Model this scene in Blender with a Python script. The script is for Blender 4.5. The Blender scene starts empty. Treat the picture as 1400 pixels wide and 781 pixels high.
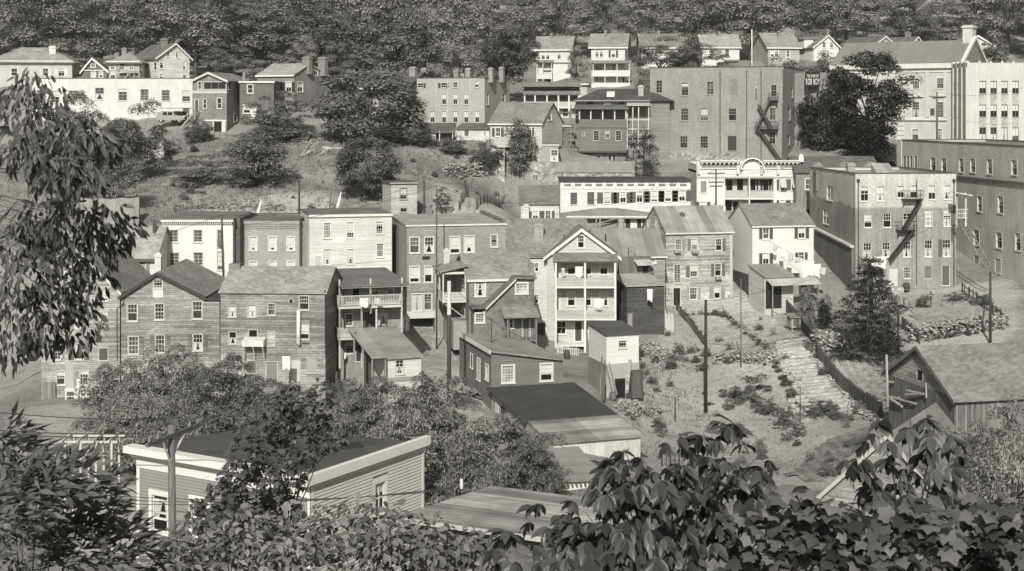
import bpy, bmesh, math, random
import numpy as np
from mathutils import Vector, Matrix, Quaternion
random.seed(7)
RNG = np.random.default_rng(11)
SC = bpy.context.scene
COL = SC.collection
# ---------------------------------------------------------------- camera model (a level view camera with lens drop)
F, CX, HY, ZC = 1980.0, 700.0, 150.0, 30.0
def W(px, py, Y):
    return Vector(((px - CX) / F * Y, Y, ZC - (py - HY) / F * Y))
TILES = {}
for r, oy in (('a', 0), ('b', 190), ('c', 380)):
    for k in range(4):
        TILES[r + str(k + 1)] = (350 * k, oy, 3.9057)
for k in range(4):
    TILES['d' + str(k + 1)] = (350 * k, 570, 3.7)
TILES.update(p=(0, 0, 1.0), e2=(690, 300, 6.009), e3=(560, 340, 4.883), e4=(940, 200, 7.778), e5=(640, 450, 3.55), e6=(780, 100, 6.008),
             e7=(200, 140, 4.88), e8=(16, 500, 2.946), f1=(1090, 220, 4.339), f2=(140, 340, 3.906), f3=(860, 390, 3.719), f4=(170, 570, 4.004),
             f5=(400, 280, 7.8125), f6=(980, 270, 5.207))
def PX(T, x, y):
    o = TILES[T]
    return o[0] + x / o[2], o[1] + y / o[2]
# ---------------------------------------------------------------- materials
TINT = (1.0, 0.962, 0.872)
def alb(v):
    return v if v < .45 else .45 + (v - .45) * .58
def tint(v):
    return (v * TINT[0], v * TINT[1], v * TINT[2], 1)
class NT:
    def __init__(s, name, rough=0.8, spec=0.25):
        s.m = bpy.data.materials.new(name); s.m.use_nodes = True
        s.nt = s.m.node_tree; s.b = s.nt.nodes['Principled BSDF']
        s.b.inputs['Roughness'].default_value = rough
        s.b.inputs['Specular IOR Level'].default_value = spec
        s._tc = None
    def n(s, typ, ins=(), **props):
        nd = s.nt.nodes.new(typ)
        for k, v in props.items(): setattr(nd, k, v)
        for i, v in enumerate(ins):
            if v is None: continue
            s.set(nd.inputs[i], v)
        return nd
    def set(s, sock, v):
        if hasattr(v, 'links') or isinstance(v, bpy.types.NodeSocket): s.nt.links.new(v, sock)
        else: sock.default_value = v
    def math(s, op, a, b=None, c=None, clamp=False):
        nd = s.n('ShaderNodeMath', (a, b, c), operation=op); nd.use_clamp = clamp
        return nd.outputs[0]
    def coords(s):
        if s._tc is None:
            tc = s.n('ShaderNodeTexCoord')
            sep = s.n('ShaderNodeSeparateXYZ', (tc.outputs['Object'],))
            s._tc = (tc.outputs['Object'], sep.outputs[0], sep.outputs[1], sep.outputs[2])
        return s._tc
    def hz(s, fx, fz):
        """wall coordinates: along the wall, and up"""
        v, x, y, z = s.coords()
        h = s.math('ADD', x, y)
        return s.n('ShaderNodeCombineXYZ', (s.math('MULTIPLY', h, fx), 0.0, s.math('MULTIPLY', z, fz))).outputs[0]
    def noise(s, vec, scale=1.0, detail=3.0, rough=0.55):
        nd = s.n('ShaderNodeTexNoise'); s.set(nd.inputs['Vector'], vec)
        nd.inputs['Scale'].default_value = scale; nd.inputs['Detail'].default_value = detail; nd.inputs['Roughness'].default_value = rough
        return nd.outputs[0]
    def ramp(s, v, a, b, lo=0.0, hi=1.0):
        nd = s.n('ShaderNodeMapRange', (v, lo, hi, a, b)); return nd.outputs[0]
    def color(s, v):
        nd = s.n('ShaderNodeVectorMath', ((TINT[0], TINT[1], TINT[2]),), operation='SCALE')
        s.set(nd.inputs['Scale'], v); s.set(s.b.inputs['Base Color'], nd.outputs[0])
        return s
    def bump(s, v, dist=0.02, st=0.6):
        nd = s.n('ShaderNodeBump'); nd.inputs['Strength'].default_value = st; nd.inputs['Distance'].default_value = dist
        s.set(nd.inputs['Height'], v); s.set(s.b.inputs['Normal'], nd.outputs[0]); return s
_MC = {}
def cached(fn):
    def g(*a):
        k = (fn.__name__,) + a
        if k not in _MC: _MC[k] = fn(*a)
        return _MC[k]
    return g
@cached
def m_plain(v, rough=0.75, var=0.14):
    v = alb(v)
    t = NT('paint', rough)
    n1 = t.noise(t.hz(1, .5), 0.9, 4); n2 = t.noise(t.hz(3, .4), 2.2, 3)
    a = t.math('MULTIPLY', t.ramp(n1, 1 - var, 1 + var, .25, .75), t.ramp(n2, 1 - var * .6, 1 + var * .6, .25, .75))
    return t.color(t.math('MULTIPLY', a, v)).m
@cached
def m_clap(v, wear=0.12, pitch=0.14, line=0.5):
    """painted clapboard; wear 0..1 = how far the paint has gone"""
    v = alb(v); t = NT('clapboard', 0.75)
    _, x, y, z = t.coords()
    q = t.math('DIVIDE', z, pitch); fr = t.math('FRACT', q); fl = t.math('FLOOR', q)
    ln = t.ramp(fr, line, 1.0, 0.0, 0.22)
    wn = t.n('ShaderNodeTexWhiteNoise', noise_dimensions='2D')
    h = t.math('ADD', x, y)
    seg = t.math('FLOOR', t.math('MULTIPLY', t.math('ADD', h, t.math('MULTIPLY', fl, 1.37)), 0.31))
    t.set(wn.inputs['Vector'], t.n('ShaderNodeCombineXYZ', (fl, seg, 0.0)).outputs[0])
    brd = t.ramp(wn.outputs[0], 1 - wear * 1.0, 1 + wear * 0.7)
    st = t.noise(t.hz(1.5, 5.0), 1.6, 6, .75)
    stf = t.ramp(st, 1 - wear * 1.7, 1 + wear * 1.3, .28, .72)
    big = t.noise(t.hz(.22, .3), 1.0, 3)
    bf = t.ramp(big, 1 - wear * 1.2, 1 + wear * .8, .3, .7)
    a = t.math('MULTIPLY', t.math('MULTIPLY', ln, brd), t.math('MULTIPLY', stf, bf))
    return t.color(t.math('MULTIPLY', a, v, clamp=True)).bump(t.math('SUBTRACT', 1.0, fr), 0.02, .5).m
@cached
def m_brick(v, stain=0.2, light=0.0):
    t = NT('brick', 0.85, .2)
    br = t.n('ShaderNodeTexBrick'); t.set(br.inputs['Vector'], t.n('ShaderNodeCombineXYZ', (t.math('ADD', t.coords()[1], t.coords()[2]), t.coords()[3], 0.0)).outputs[0])
    br.inputs['Color1'].default_value = (.78, .78, .78, 1); br.inputs['Color2'].default_value = (1.12, 1.12, 1.12, 1); br.inputs['Mortar'].default_value = (1.35, 1.35, 1.35, 1)
    br.inputs['Scale'].default_value = 1.0; br.inputs['Mortar Size'].default_value = .008
    br.inputs['Brick Width'].default_value = .22; br.inputs['Row Height'].default_value = .075
    st = t.noise(t.hz(.3, .18), 1.0, 5, .6); st2 = t.noise(t.hz(1.6, .25), 1.3, 4, .6); sp = t.noise(t.hz(1.3, 3.2), 2.0, 5, .8)
    a = t.math('MULTIPLY', t.ramp(st, 1 - stain, 1 + stain, .3, .7), t.ramp(st2, 1 - stain * .6, 1 + stain * .6, .3, .7))
    a = t.math('MULTIPLY', a, t.ramp(sp, .68, 1.32, .3, .7))
    a = t.math('MULTIPLY', a, t.n('ShaderNodeSeparateColor', (br.outputs[0],)).outputs[0])
    return t.color(t.math('MULTIPLY', a, v)).bump(sp, .02, .35).m
@cached
def m_brick_coat(v, v2, zline, slope):
    """brick whose upper storey shows bare above an old coat of wash with a wandering edge"""
    t = NT('washed_brick', .85, .2)
    _, x, y, z = t.coords()
    ed = t.noise(t.hz(.35, .35), 1.0, 4, .6)
    zz = t.math('ADD', t.math('ADD', z, t.math('MULTIPLY', y, slope)), t.math('MULTIPLY', t.math('SUBTRACT', ed, .5), t.ramp(y, .5, 3.0, 0.0, 2.0)))
    up = t.ramp(zz, 0.0, 1.0, zline - .12, zline + .12)
    st = t.noise(t.hz(.4, .2), 1.0, 5, .65); sp = t.noise(t.hz(1.3, 3.0), 2.0, 5, .8); dr = t.noise(t.hz(1.8, .16), 1.2, 4, .6)
    a = t.math('MULTIPLY', t.math('MULTIPLY', t.ramp(st, .75, 1.25, .3, .7), t.ramp(sp, .62, 1.38, .3, .7)), t.ramp(dr, .86, 1.14, .3, .7))
    return t.color(t.math('MULTIPLY', a, t.ramp(up, v, v2))).bump(sp, .02, .3).m
@cached
def m_stone(v, scale=2.2):
    t = NT('rubble_stone', .9, .15)
    vo = t.n('ShaderNodeTexVoronoi'); t.set(vo.inputs['Vector'], t.hz(1, 1.5)); vo.inputs['Scale'].default_value = scale
    ve = t.n('ShaderNodeTexVoronoi', feature='DISTANCE_TO_EDGE'); t.set(ve.inputs['Vector'], t.hz(1, 1.5)); ve.inputs['Scale'].default_value = scale
    c = t.n('ShaderNodeSeparateColor', (vo.outputs['Color'],)).outputs[0]
    a = t.math('MULTIPLY', t.ramp(c, .6, 1.4), t.ramp(ve.outputs[0], .45, 1.0, 0.0, .07))
    n = t.noise(t.hz(1, 1), 1.2, 4); a = t.math('MULTIPLY', a, t.ramp(n, .75, 1.25, .3, .7))
    return t.color(t.math('MULTIPLY', a, v)).bump(ve.outputs[0], .06, .5).m
@cached
def m_shingle(v, axis='x', row=.2):
    t = NT('shingle', .9, .15)
    _, x, y, z = t.coords()
    al = t.math('ADD', x, y)
    q = t.math('DIVIDE', z, row * .55); fl = t.math('FLOOR', q); fr = t.math('FRACT', q)
    sg = t.math('FLOOR', t.math('ADD', t.math('MULTIPLY', al, 3.2), t.math('MULTIPLY', fl, .47)))
    wn = t.n('ShaderNodeTexWhiteNoise', noise_dimensions='2D'); t.set(wn.inputs['Vector'], t.n('ShaderNodeCombineXYZ', (fl, sg, 0.0)).outputs[0])
    big = t.noise(t.coords()[0], .45, 5, .65)
    a = t.math('MULTIPLY', t.ramp(wn.outputs[0], .8, 1.2), t.ramp(fr, .8, 1.0, 0.0, .25))
    a = t.math('MULTIPLY', a, t.ramp(big, .75, 1.25, .3, .7))
    return t.color(t.math('MULTIPLY', a, v)).bump(wn.outputs[0], .02, .3).m
@cached
def m_tin(v, axis='x', pitch=.55, rust=.18):
    """metal roofing in strips along the slope"""
    t = NT('metal_roofing', .55, .4)
    _, x, y, z = t.coords(); al = x if axis == 'x' else y
    q = t.math('DIVIDE', al, pitch); fr = t.math('FRACT', q); fl = t.math('FLOOR', q)
    wn = t.n('ShaderNodeTexWhiteNoise', noise_dimensions='1D'); t.set(wn.inputs['W'], t.math('FLOOR', t.math('DIVIDE', fl, 2.3)))
    seam = t.ramp(fr, .78, 1.0, 0.0, .1)
    n = t.noise(t.coords()[0], .6, 5, .65)
    sc = t.n('ShaderNodeCombineXYZ', (t.math('MULTIPLY', al, 3.0), 0.0, t.math('MULTIPLY', z, .3))).outputs[0]
    stn = t.noise(sc, 1.2, 4, .6)
    a = t.math('MULTIPLY', seam, t.ramp(wn.outputs[0], 1 - rust, 1 + rust))
    a = t.math('MULTIPLY', a, t.math('MULTIPLY', t.ramp(n, 1 - rust, 1 + rust, .3, .7), t.ramp(stn, 1 - rust, 1 + rust, .3, .7)))
    return t.color(t.math('MULTIPLY', a, v)).bump(seam, .03, .4).m
@cached
def m_tar(v, rough=.85):
    t = NT('tar_paper', rough, .25)
    vv = t.coords()[0]
    n = t.noise(vv, .35, 5, .65); n2 = t.noise(vv, 3.0, 4, .7)
    a = t.math('MULTIPLY', t.ramp(n, .72, 1.28, .3, .7), t.ramp(n2, .85, 1.15, .3, .7))
    return t.color(t.math('MULTIPLY', a, v)).bump(n2, .02, .3).m
@cached
def m_wood(v, wear=.3):
    """bare vertical boards"""
    t = NT('bare_boards', .85, .2)
    _, x, y, z = t.coords()
    q = t.math('DIVIDE', t.math('ADD', x, y), .17); fr = t.math('FRACT', q); fl = t.math('FLOOR', q)
    wn = t.n('ShaderNodeTexWhiteNoise', noise_dimensions='1D'); t.set(wn.inputs['W'], fl)
    st = t.noise(t.hz(6, .5), 1.2, 4, .6)
    a = t.math('MULTIPLY', t.math('MULTIPLY', t.ramp(fr, .35, 1.0, 0.0, .12), t.ramp(wn.outputs[0], 1 - wear, 1 + wear * .6)), t.ramp(st, 1 - wear, 1 + wear, .3, .7))
    return t.color(t.math('MULTIPLY', a, v)).m
@cached
def m_pole(v):
    t = NT('pole_wood', .85, .2)
    vv = t.coords()[0]; s = t.n('ShaderNodeVectorMath', (vv, (9, 9, .6)), operation='MULTIPLY').outputs[0]
    n = t.noise(s, 1.5, 4, .65)
    return t.color(t.math('MULTIPLY', t.ramp(n, .55, 1.5, .3, .7), v)).bump(n, .02, .5).m
@cached
def m_glass(v=.012):
    t = NT('window_glass', .08, .5); t.b.inputs['Base Color'].default_value = tint(v)
    n = t.noise(t.coords()[0], .9, 2); t.color(t.ramp(n, v * .5, v * 2.2, .3, .7)); return t.m
@cached
def m_cloth(v):
    v = alb(v); t = NT('cloth', .9, .1); n = t.noise(t.hz(5, .6), 1.6, 3)
    return t.color(t.math('MULTIPLY', t.ramp(n, .82, 1.12, .3, .7), v)).m
@cached
def m_iron(v=.03):
    t = NT('iron', .6, .4); n = t.noise(t.coords()[0], 2.0, 3)
    return t.color(t.math('MULTIPLY', t.ramp(n, .7, 1.4, .3, .7), v)).m
@cached
def m_leaf(lo, hi, rough=.55, trans=.25):
    t = NT('leaf', rough, .3)
    g = t.n('ShaderNodeNewGeometry')
    oi = t.n('ShaderNodeObjectInfo')
    r = t.ramp(g.outputs['Random Per Island'], lo, hi)
    r = t.math('MULTIPLY', r, t.ramp(oi.outputs['Random'], .66, 1.32))
    c = t.n('ShaderNodeVectorMath', ((TINT[0], TINT[1], TINT[2]),), operation='SCALE'); t.set(c.inputs['Scale'], r)
    t.set(t.b.inputs['Base Color'], c.outputs[0])
    if trans > 0:
        tr = t.n('ShaderNodeBsdfTranslucent'); t.set(tr.inputs['Color'], c.outputs[0])
        mx = t.n('ShaderNodeMixShader', (trans,)); t.nt.links.new(t.b.outputs[0], mx.inputs[1]); t.nt.links.new(tr.outputs[0], mx.inputs[2])
        out = t.nt.nodes['Material Output']; t.nt.links.new(mx.outputs[0], out.inputs[0])
    return t.m
SPLIT = {'corner_board', 'lower_post', 'post', 'rib', 'porch_post', 'stone_base', 'basement', 'plaster_base', 'front_post', 'attic_window', 'upper_windows', 'upper_window', 'downpipe', 'insulator', 'loose_board', 'frieze', 'bracket', 'brace', 'cornice_panel', 'rafter'}
# ---------------------------------------------------------------- mesh building
class MB:
    def __init__(s): s.v = []; s.f = []
    def add(s, vs, fs):
        o = len(s.v); s.v += [tuple(v) for v in vs]; s.f += [tuple(i + o for i in f) for f in fs]; return s
    def box(s, x0, y0, z0, x1, y1, z1):
        return s.add([(x0, y0, z0), (x1, y0, z0), (x1, y1, z0), (x0, y1, z0), (x0, y0, z1), (x1, y0, z1), (x1, y1, z1), (x0, y1, z1)],
                     [(0, 3, 2, 1), (4, 5, 6, 7), (0, 1, 5, 4), (1, 2, 6, 5), (2, 3, 7, 6), (3, 0, 4, 7)])
    def prism(s, poly, axis, a, b):
        n = len(poly)
        mk = {'x': lambda p, t: (t, p[0], p[1]), 'y': lambda p, t: (p[0], t, p[1]), 'z': lambda p, t: (p[0], p[1], t)}[axis]
        vs = [mk(p, a) for p in poly] + [mk(p, b) for p in poly]
        fs = [tuple(range(n - 1, -1, -1)), tuple(range(n, 2 * n))] + [(i, (i + 1) % n, n + (i + 1) % n, n + i) for i in range(n)]
        return s.add(vs, fs)
    def quad(s, a, b, c, d): return s.add([a, b, c, d], [(0, 1, 2, 3)])
    def bar(s, p, q, w, h=None):
        p = Vector(p); q = Vector(q); h = h or w
        d = (q - p)
        if d.length < 1e-5: return s
        d.normalize(); up = Vector((0, 0, 1)) if abs(d.z) < .95 else Vector((0, 1, 0))
        a = d.cross(up).normalized() * (w / 2); b = a.cross(d).normalized() * (h / 2)
        vs = [p - a - b, p + a - b, p + a + b, p - a + b, q - a - b, q + a - b, q + a + b, q - a + b]
        return s.add(vs, [(0, 3, 2, 1), (4, 5, 6, 7), (0, 1, 5, 4), (1, 2, 6, 5), (2, 3, 7, 6), (3, 0, 4, 7)])
    def tube(s, pts, rad, n=8):
        pts = [Vector(p) for p in pts]
        if not hasattr(rad, '__len__'): rad = [rad] * len(pts)
        vs = []; fs = []
        for i, p in enumerate(pts):
            d = (pts[min(i + 1, len(pts) - 1)] - pts[max(i - 1, 0)]).normalized()
            up = Vector((0, 0, 1)) if abs(d.z) < .9 else Vector((1, 0, 0))
            a = d.cross(up).normalized(); b = a.cross(d).normalized()
            for k in range(n):
                t = 2 * math.pi * k / n
                vs.append(p + (a * math.cos(t) + b * math.sin(t)) * rad[i])
        for i in range(len(pts) - 1):
            for k in range(n):
                fs.append((i * n + k, i * n + (k + 1) % n, (i + 1) * n + (k + 1) % n, (i + 1) * n + k))
        fs.append(tuple(range(n - 1, -1, -1))); fs.append(tuple(range((len(pts) - 1) * n, len(pts) * n)))
        return s.add(vs, fs)
    def islands(s):
        up = list(range(len(s.v)))
        def fd(i):
            while up[i] != i: up[i] = up[up[i]]; i = up[i]
            return i
        for f in s.f:
            a = fd(f[0])
            for i in f[1:]: up[fd(i)] = a
        gr = {}
        for f in s.f: gr.setdefault(fd(f[0]), []).append(f)
        out = []
        for fs in gr.values():
            ids = sorted({i for f in fs for i in f}); mp = {i: k for k, i in enumerate(ids)}; m = MB(); m.v = [s.v[i] for i in ids]; m.f = [tuple(mp[i] for i in f) for f in fs]; out.append(m)
        return out
    def build(s, name, mat, parent=None, smooth=False):
        if name in SPLIT and parent is not None:
            for m in s.islands()[:-1]: m._build(name, mat, parent, smooth)
            return s.islands()[-1]._build(name, mat, parent, smooth)
        return s._build(name, mat, parent, smooth)
    def _build(s, name, mat, parent=None, smooth=False):
        me = bpy.data.meshes.new(name); me.from_pydata(s.v, [], s.f)
        if mat is not None: me.materials.append(mat)
        if smooth:
            for p in me.polygons: p.use_smooth = True
        me.update()
        o = bpy.data.objects.new(name, me); COL.objects.link(o)
        if parent is not None: o.parent = parent
        return o
def tag(o, label=None, cat=None, group=None, kind=None):
    if label: o['label'] = label
    if cat: o['category'] = cat
    if group: o['group'] = group
    if kind: o['kind'] = kind
    return o
def empty(name, loc, rz=0.0, label=None, cat=None, group=None):
    o = bpy.data.objects.new(name, None); COL.objects.link(o); o.empty_display_size = .2
    o.location = loc; o.rotation_euler = (0, 0, rz); return tag(o, label, cat, group)
def copy_tree(o, parent=None):
    c = o.copy(); COL.objects.link(c)
    if parent is not None:
        c.parent = parent
    for ch in list(o.children): copy_tree(ch, c)
    return c
# ---------------------------------------------------------------- buildings
TRIM = lambda: m_plain(.74, .6, .08)
WR = random.Random(42)
class Bld:
    """local frame: x along the front wall, y back into the building, z up from the base"""
    def __init__(s, name, label, cat, T, xl, xr, ye, yb, Yl, Yr=None, D=8.0, wall=None, trim=None, roof=None, group=None, sub=1.2, wd=None):
        s.T = T; Yr = Yr if Yr is not None else Yl
        pl, pe = PX(T, xl, ye); pr, _ = PX(T, xr, ye); _, pb = PX(T, xl, yb)
        A = W(pl, pe, Yl); B = W(pr, pe, Yr)
        s.base = ZC - (pb - HY) / F * Yl
        s.H = A.z - s.base; s.D = D; s.sub = sub
        s.W = math.hypot(B.x - A.x, B.y - A.y); ang = math.atan2(B.y - A.y, B.x - A.x)
        s.root = empty(name, (A.x, A.y, s.base), ang, label, cat, group)
        s.M = Matrix.Translation((A.x, A.y, s.base)) @ Matrix.Rotation(ang, 4, 'Z'); s.Mi = s.M.inverted()
        s.o = s.Mi @ Vector((0, 0, ZC)); s.R = s.Mi.to_3x3()
        s.holes = {'F': [], 'L': [], 'R': []}
        s.wall = wall or m_clap(.6); s.trim = trim or TRIM(); s.roof = roof or m_shingle(.16)
        s.wd = dict(m=(2, 1), cas=.1, sill=.06, rec=.11); s.wd.update(wd or {})
        s.clip = {'F': [], 'L': [], 'R': []}
    # ---- pixels to the wall planes
    def ray(s, x, y, T=None):
        px, py = PX(T or s.T, x, y)
        return s.R @ Vector(((px - CX) / F, 1.0, -(py - HY) / F))
    def f(s, x, y, off=0.0, T=None):
        d = s.ray(x, y, T); t = (off - s.o.y) / d.y; p = s.o + d * t; return p.x, p.z
    def side(s, x, y, xo, T=None):
        d = s.ray(x, y, T); t = (xo - s.o.x) / d.x; p = s.o + d * t; return p.y, p.z
    def uz(s, face, x, y, T=None):
        return s.f(x, y, 0, T) if face == 'F' else s.side(x, y, 0.0 if face == 'L' else s.W, T)
    def tf(s, face):
        if face == 'F': return lambda u, z, d: (u, d, z)
        if face == 'L': return lambda u, z, d: (d, u, z)
        return lambda u, z, d: (s.W - d, u, z)
    def part(s, name, mb, mat, parent=None): return mb.build(name, mat, parent or s.root)
    # ---- windows and doors
    def w(s, face, x0, y0, x1, y1, m=None, blind=0, open=False, cur=False, sh=None, shm=None, board=None, door=None, cas=None, sill=None, arch=False, T=None, box=False, fm=None, shs=None, gl=None, mid=True, cap=False):
        d = s.wd; m = m or d['m']; cas = d['cas'] if cas is None else cas; sill = d['sill'] if sill is None else sill; rec = d['rec']
        a = s.uz(face, x0, y0, T); b = s.uz(face, x1, y1, T)
        u0, u1 = sorted((a[0], b[0])); z1, z0 = max(a[1], b[1]), min(a[1], b[1])
        lim = s.W if face == 'F' else s.D
        u0 = max(u0, .05); u1 = min(u1, lim - .05)
        if u1 - u0 < .15: return
        tf = s.tf(face); s.holes[face].append((u0, z0, u1, z1))
        def tb(mb, ua, za, da, ub, zb, db):
            p = tf(ua, za, da); q = tf(ub, zb, db)
            mb.box(min(p[0], q[0]), min(p[1], q[1]), min(p[2], q[2]), max(p[0], q[0]), max(p[1], q[1]), max(p[2], q[2]))
        fr = MB(); fm = fm or s.wd.get('fm') or s.trim
        if cas > 0:
            tb(fr, u0 - cas, z0, -.035, u0 - .002, z1, .01); tb(fr, u1 + .002, z0, -.035, u1 + cas, z1, .01)
            tb(fr, u0 - cas, z1 + .002, -.045, u1 + cas, z1 + cas * 1.2, .01)
        if cap:
            tb(fr, u0 - .25, z1 + .16, -.16, u1 + .25, z1 + .3, .01)
        if arch:
            n = 6; uc = (u0 + u1) / 2; hw = (u1 - u0) / 2 + .06
            for k in range(n):
                t0 = math.pi * (0.22 + .56 * k / n); t1 = math.pi * (0.22 + .56 * (k + 1) / n); R = hw / math.cos(math.pi * .22)
                zc = z1 - R * math.sin(math.pi * .22) + .03
                p = [(uc - R * math.cos(t0), zc + R * math.sin(t0)), (uc - R * math.cos(t1), zc + R * math.sin(t1))]
                pa = tf(p[0][0], p[0][1] + .08, -.02); pb = tf(p[1][0], p[1][1] + .08, -.02); fr.bar(pa, pb, .06, .14)
        if sill > 0: tb(fr, u0 - cas - .05, z0 - .09, -.1, u1 + cas + .05, z0 - .002, rec * .5)
        sw = .055
        if board:
            o = fr.build('window', fm, s.root); bm = MB(); tb(bm, u0, z0, .035, u1, z1, .09); bm.build('board', board, o)
        elif door:
            tb(fr, u0, z0, .03, u0 + .05, z1, .1); tb(fr, u1 - .05, z0, .03, u1, z1, .1)
            o = fr.build('door', fm, s.root); dm = MB()
            tb(dm, u0 + .05, z0, .05, u1 - .05, z1, .09)
            hw = (u1 - u0) / 2
            for (ra, rb) in ((.12, .45), (.53, .9)):
                for (c0, c1) in ((.14, .46), (.54, .86)):
                    tb(dm, u0 + 2 * hw * c0, z0 + (z1 - z0) * ra, .035, u0 + 2 * hw * c1, z0 + (z1 - z0) * rb, .049)
            dm.build('door_leaf', door, o)
        else:
            if not blind and not cur and gl is None and z1 - z0 > .8:
                q = WR.random()
                if q < .3: blind = WR.choice((.25, .35, .5, .62))
                elif q < .42: cur = WR.choice((2, True))
                if WR.random() < .25 and not open: open = True
                gl = m_glass(WR.choice((.008, .012, .03, .06)))
            for (ua, za, ub, zb) in ((u0, z0, u0 + sw, z1), (u1 - sw, z0, u1, z1), (u0 + sw, z0, u1 - sw, z0 + sw * 1.3), (u0 + sw, z1 - sw, u1 - sw, z1)):
                tb(fr, ua, za, .04, ub, zb, .1)
            zm = (z0 + z1) / 2
            if mid: tb(fr, u0 + sw, zm - .03, .045, u1 - sw, zm + .03, .098)
            c, r = m
            for hi in (0, 1):
                if hi == 0 and open: continue
                za, zb = (z0, zm) if hi == 0 else (zm, z1)
                for k in range(1, c):
                    uu = u0 + (u1 - u0) * k / c; tb(fr, uu - .016, za + .05, .055, uu + .016, zb - .05, .096)
                for k in range(1, r):
                    zz = za + (zb - za) * k / r; tb(fr, u0 + sw, zz - .016, .056, u1 - sw, zz + .016, .095)
            o = fr.build('window', fm, s.root)
            pn = MB(); pn.quad(tf(u0, z0, rec), tf(u1, z0, rec), tf(u1, z1, rec), tf(u0, z1, rec)); pn.build('pane', gl or m_glass(), o)
            if blind:
                bl = MB(); zb = z1 - (z1 - z0) * blind
                tb(bl, u0 + sw, zb, rec - .012, u1 - sw, z1 - sw, rec - .006); bl.build('blind', m_cloth(.62), o)
            if cur:
                cu = MB(); uc = (u0 + u1) / 2; zt = z0 + (z1 - z0) * (.5 if cur == 2 else .97); zb = z0 + .03; k = (u1 - u0) * WR.choice((.3, .4, .6, .8, 1.0))
                for sg, ue in ((1, u0 + sw), (-1, u1 - sw)):
                    cu.add([tf(ue, zt, rec - .01), tf(uc - sg * .02, zt, rec - .01), tf(ue + sg * k * .35, zb, rec - .01), tf(ue, zb, rec - .01)], [(0, 1, 2, 3)])
                cu.build('curtain', m_cloth(.55), o)
        if sh:
            wv = shs or (u1 - u0) * .5
            for sd in sh:
                ua = u0 - cas - .01 - wv if sd == 'l' else u1 + cas + .01
                sm = MB(); tb(sm, ua, z0, -.05, ua + wv, z1, -.004)
                zn = 3
                for k in range(zn):
                    tb(sm, ua + .05, z0 + (z1 - z0) * (k + .08) / zn, -.07, ua + wv - .05, z0 + (z1 - z0) * (k + .92) / zn, -.051)
                sm.build('shutter', shm or m_plain(.07, .7, .3), s.root)
        return o
    def row(s, face, y0, y1, xs, wd, **k):
        for x in xs: s.w(face, x - wd / 2, y0, x + wd / 2, y1, **k)
    # ---- walls with real openings
    def _grid(s, mb, U, H, holes, tf, clips):
        us = sorted({0.0, U} | {h[0] for h in holes} | {h[2] for h in holes}); zs = sorted({-s.sub, H} | {min(h[1], H) for h in holes} | {min(h[3], H) for h in holes})
        us = [u for u in us if -1e-6 <= u <= U + 1e-6]
        bm = bmesh.new()
        for i in range(len(us) - 1):
            for j in range(len(zs) - 1):
                if us[i + 1] - us[i] < 1e-5 or zs[j + 1] - zs[j] < 1e-5: continue
                cu = (us[i] + us[i + 1]) / 2; cz = (zs[j] + zs[j + 1]) / 2
                if any(h[0] < cu < h[2] and h[1] < cz < h[3] for h in holes): continue
                bm.faces.new([bm.verts.new((u, 0, z)) for u, z in ((us[i], zs[j]), (us[i + 1], zs[j]), (us[i + 1], zs[j + 1]), (us[i], zs[j + 1]))])
        for co, no in clips:
            bmesh.ops.bisect_plane(bm, geom=bm.verts[:] + bm.edges[:] + bm.faces[:], plane_co=(co[0], 0, co[1]), plane_no=(no[0], 0, no[1]), clear_outer=True)
        bm.verts.index_update()
        mb.add([tf(v.co.x, v.co.z, 0.0) for v in bm.verts], [[v.index for v in f.verts] for f in bm.faces]); bm.free()
        for hh in holes:
            a, b, c, d = hh[:4]; r = hh[4] if len(hh) > 4 else s.wd['rec'] + .01
            for p, q in (((a, b), (c, b)), ((c, b), (c, d)), ((c, d), (a, d)), ((a, d), (a, b))):
                mb.quad(tf(p[0], p[1], 0), tf(q[0], q[1], 0), tf(q[0], q[1], r), tf(p[0], p[1], r))
    def finish(s, kind='flat', peak=None, yr=None, ov=.3, rake=.2, t=.14, par=0.0, back=None, fascia=None, ridge_in=None, roof=True, rakeboard=None, wallmats=None):
        Wd, D, H = s.W, s.D, s.H
        Hf = H; Hl = H; s.kind = kind
        if kind == 'gf':
            up, zp = s.f(*peak); zp = max(zp, H + .3); s.zp = zp; s.up = up
            sl, sr = (zp - H) / up, (zp - H) / (Wd - up)
            Hf = zp
            s.clip['F'] = [((0, H), (-sl, 1)), ((Wd, H), (sr, 1))]
            prof = [(-ov, H - sl * ov), (up, zp), (Wd + ov, H - sr * ov)]
        elif kind == 'gs':
            zp = s.f((0), yr, D / 2)[1] if not hasattr(yr, '__len__') else s.f(yr[0], yr[1], D / 2)[1]
            zp = max(zp, H + .3); s.zp = zp; sl = (zp - H) / (D / 2); Hl = zp
            s.clip['L'] = s.clip['R'] = [((0, H), (-sl, 1)), ((D, H), (sl, 1))]
            prof = [(-ov, H - sl * ov), (D / 2, zp), (D + ov, H - sl * ov)]
        elif kind == 'shed':
            zb = back if back is not None else s.f(yr[0], yr[1], D)[1]
            sl = (zb - H) / D; Hl = max(H, zb); s.zb = zb; zp = zb
            s.clip['L'] = s.clip['R'] = [((0, H), (-sl, 1))]
            prof = [(-ov, H - sl * ov), (D + .1, zb + sl * .1)]
        elif kind == 'rake':
            (ua, za), (ub, zb_) = s.f(*peak[0]), s.f(*peak[1])
            if ub < ua: ua, za, ub, zb_ = ub, zb_, ua, za
            zl = za; zr_ = zb_; Hf = max(H, za, zb_) + .05; nx = -(zb_ - za) / (ub - ua)
            flo = min(za, zb_)
            s.clip['F'] = [((ua, za), (nx, 1))] if rakeboard is None else []
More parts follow.
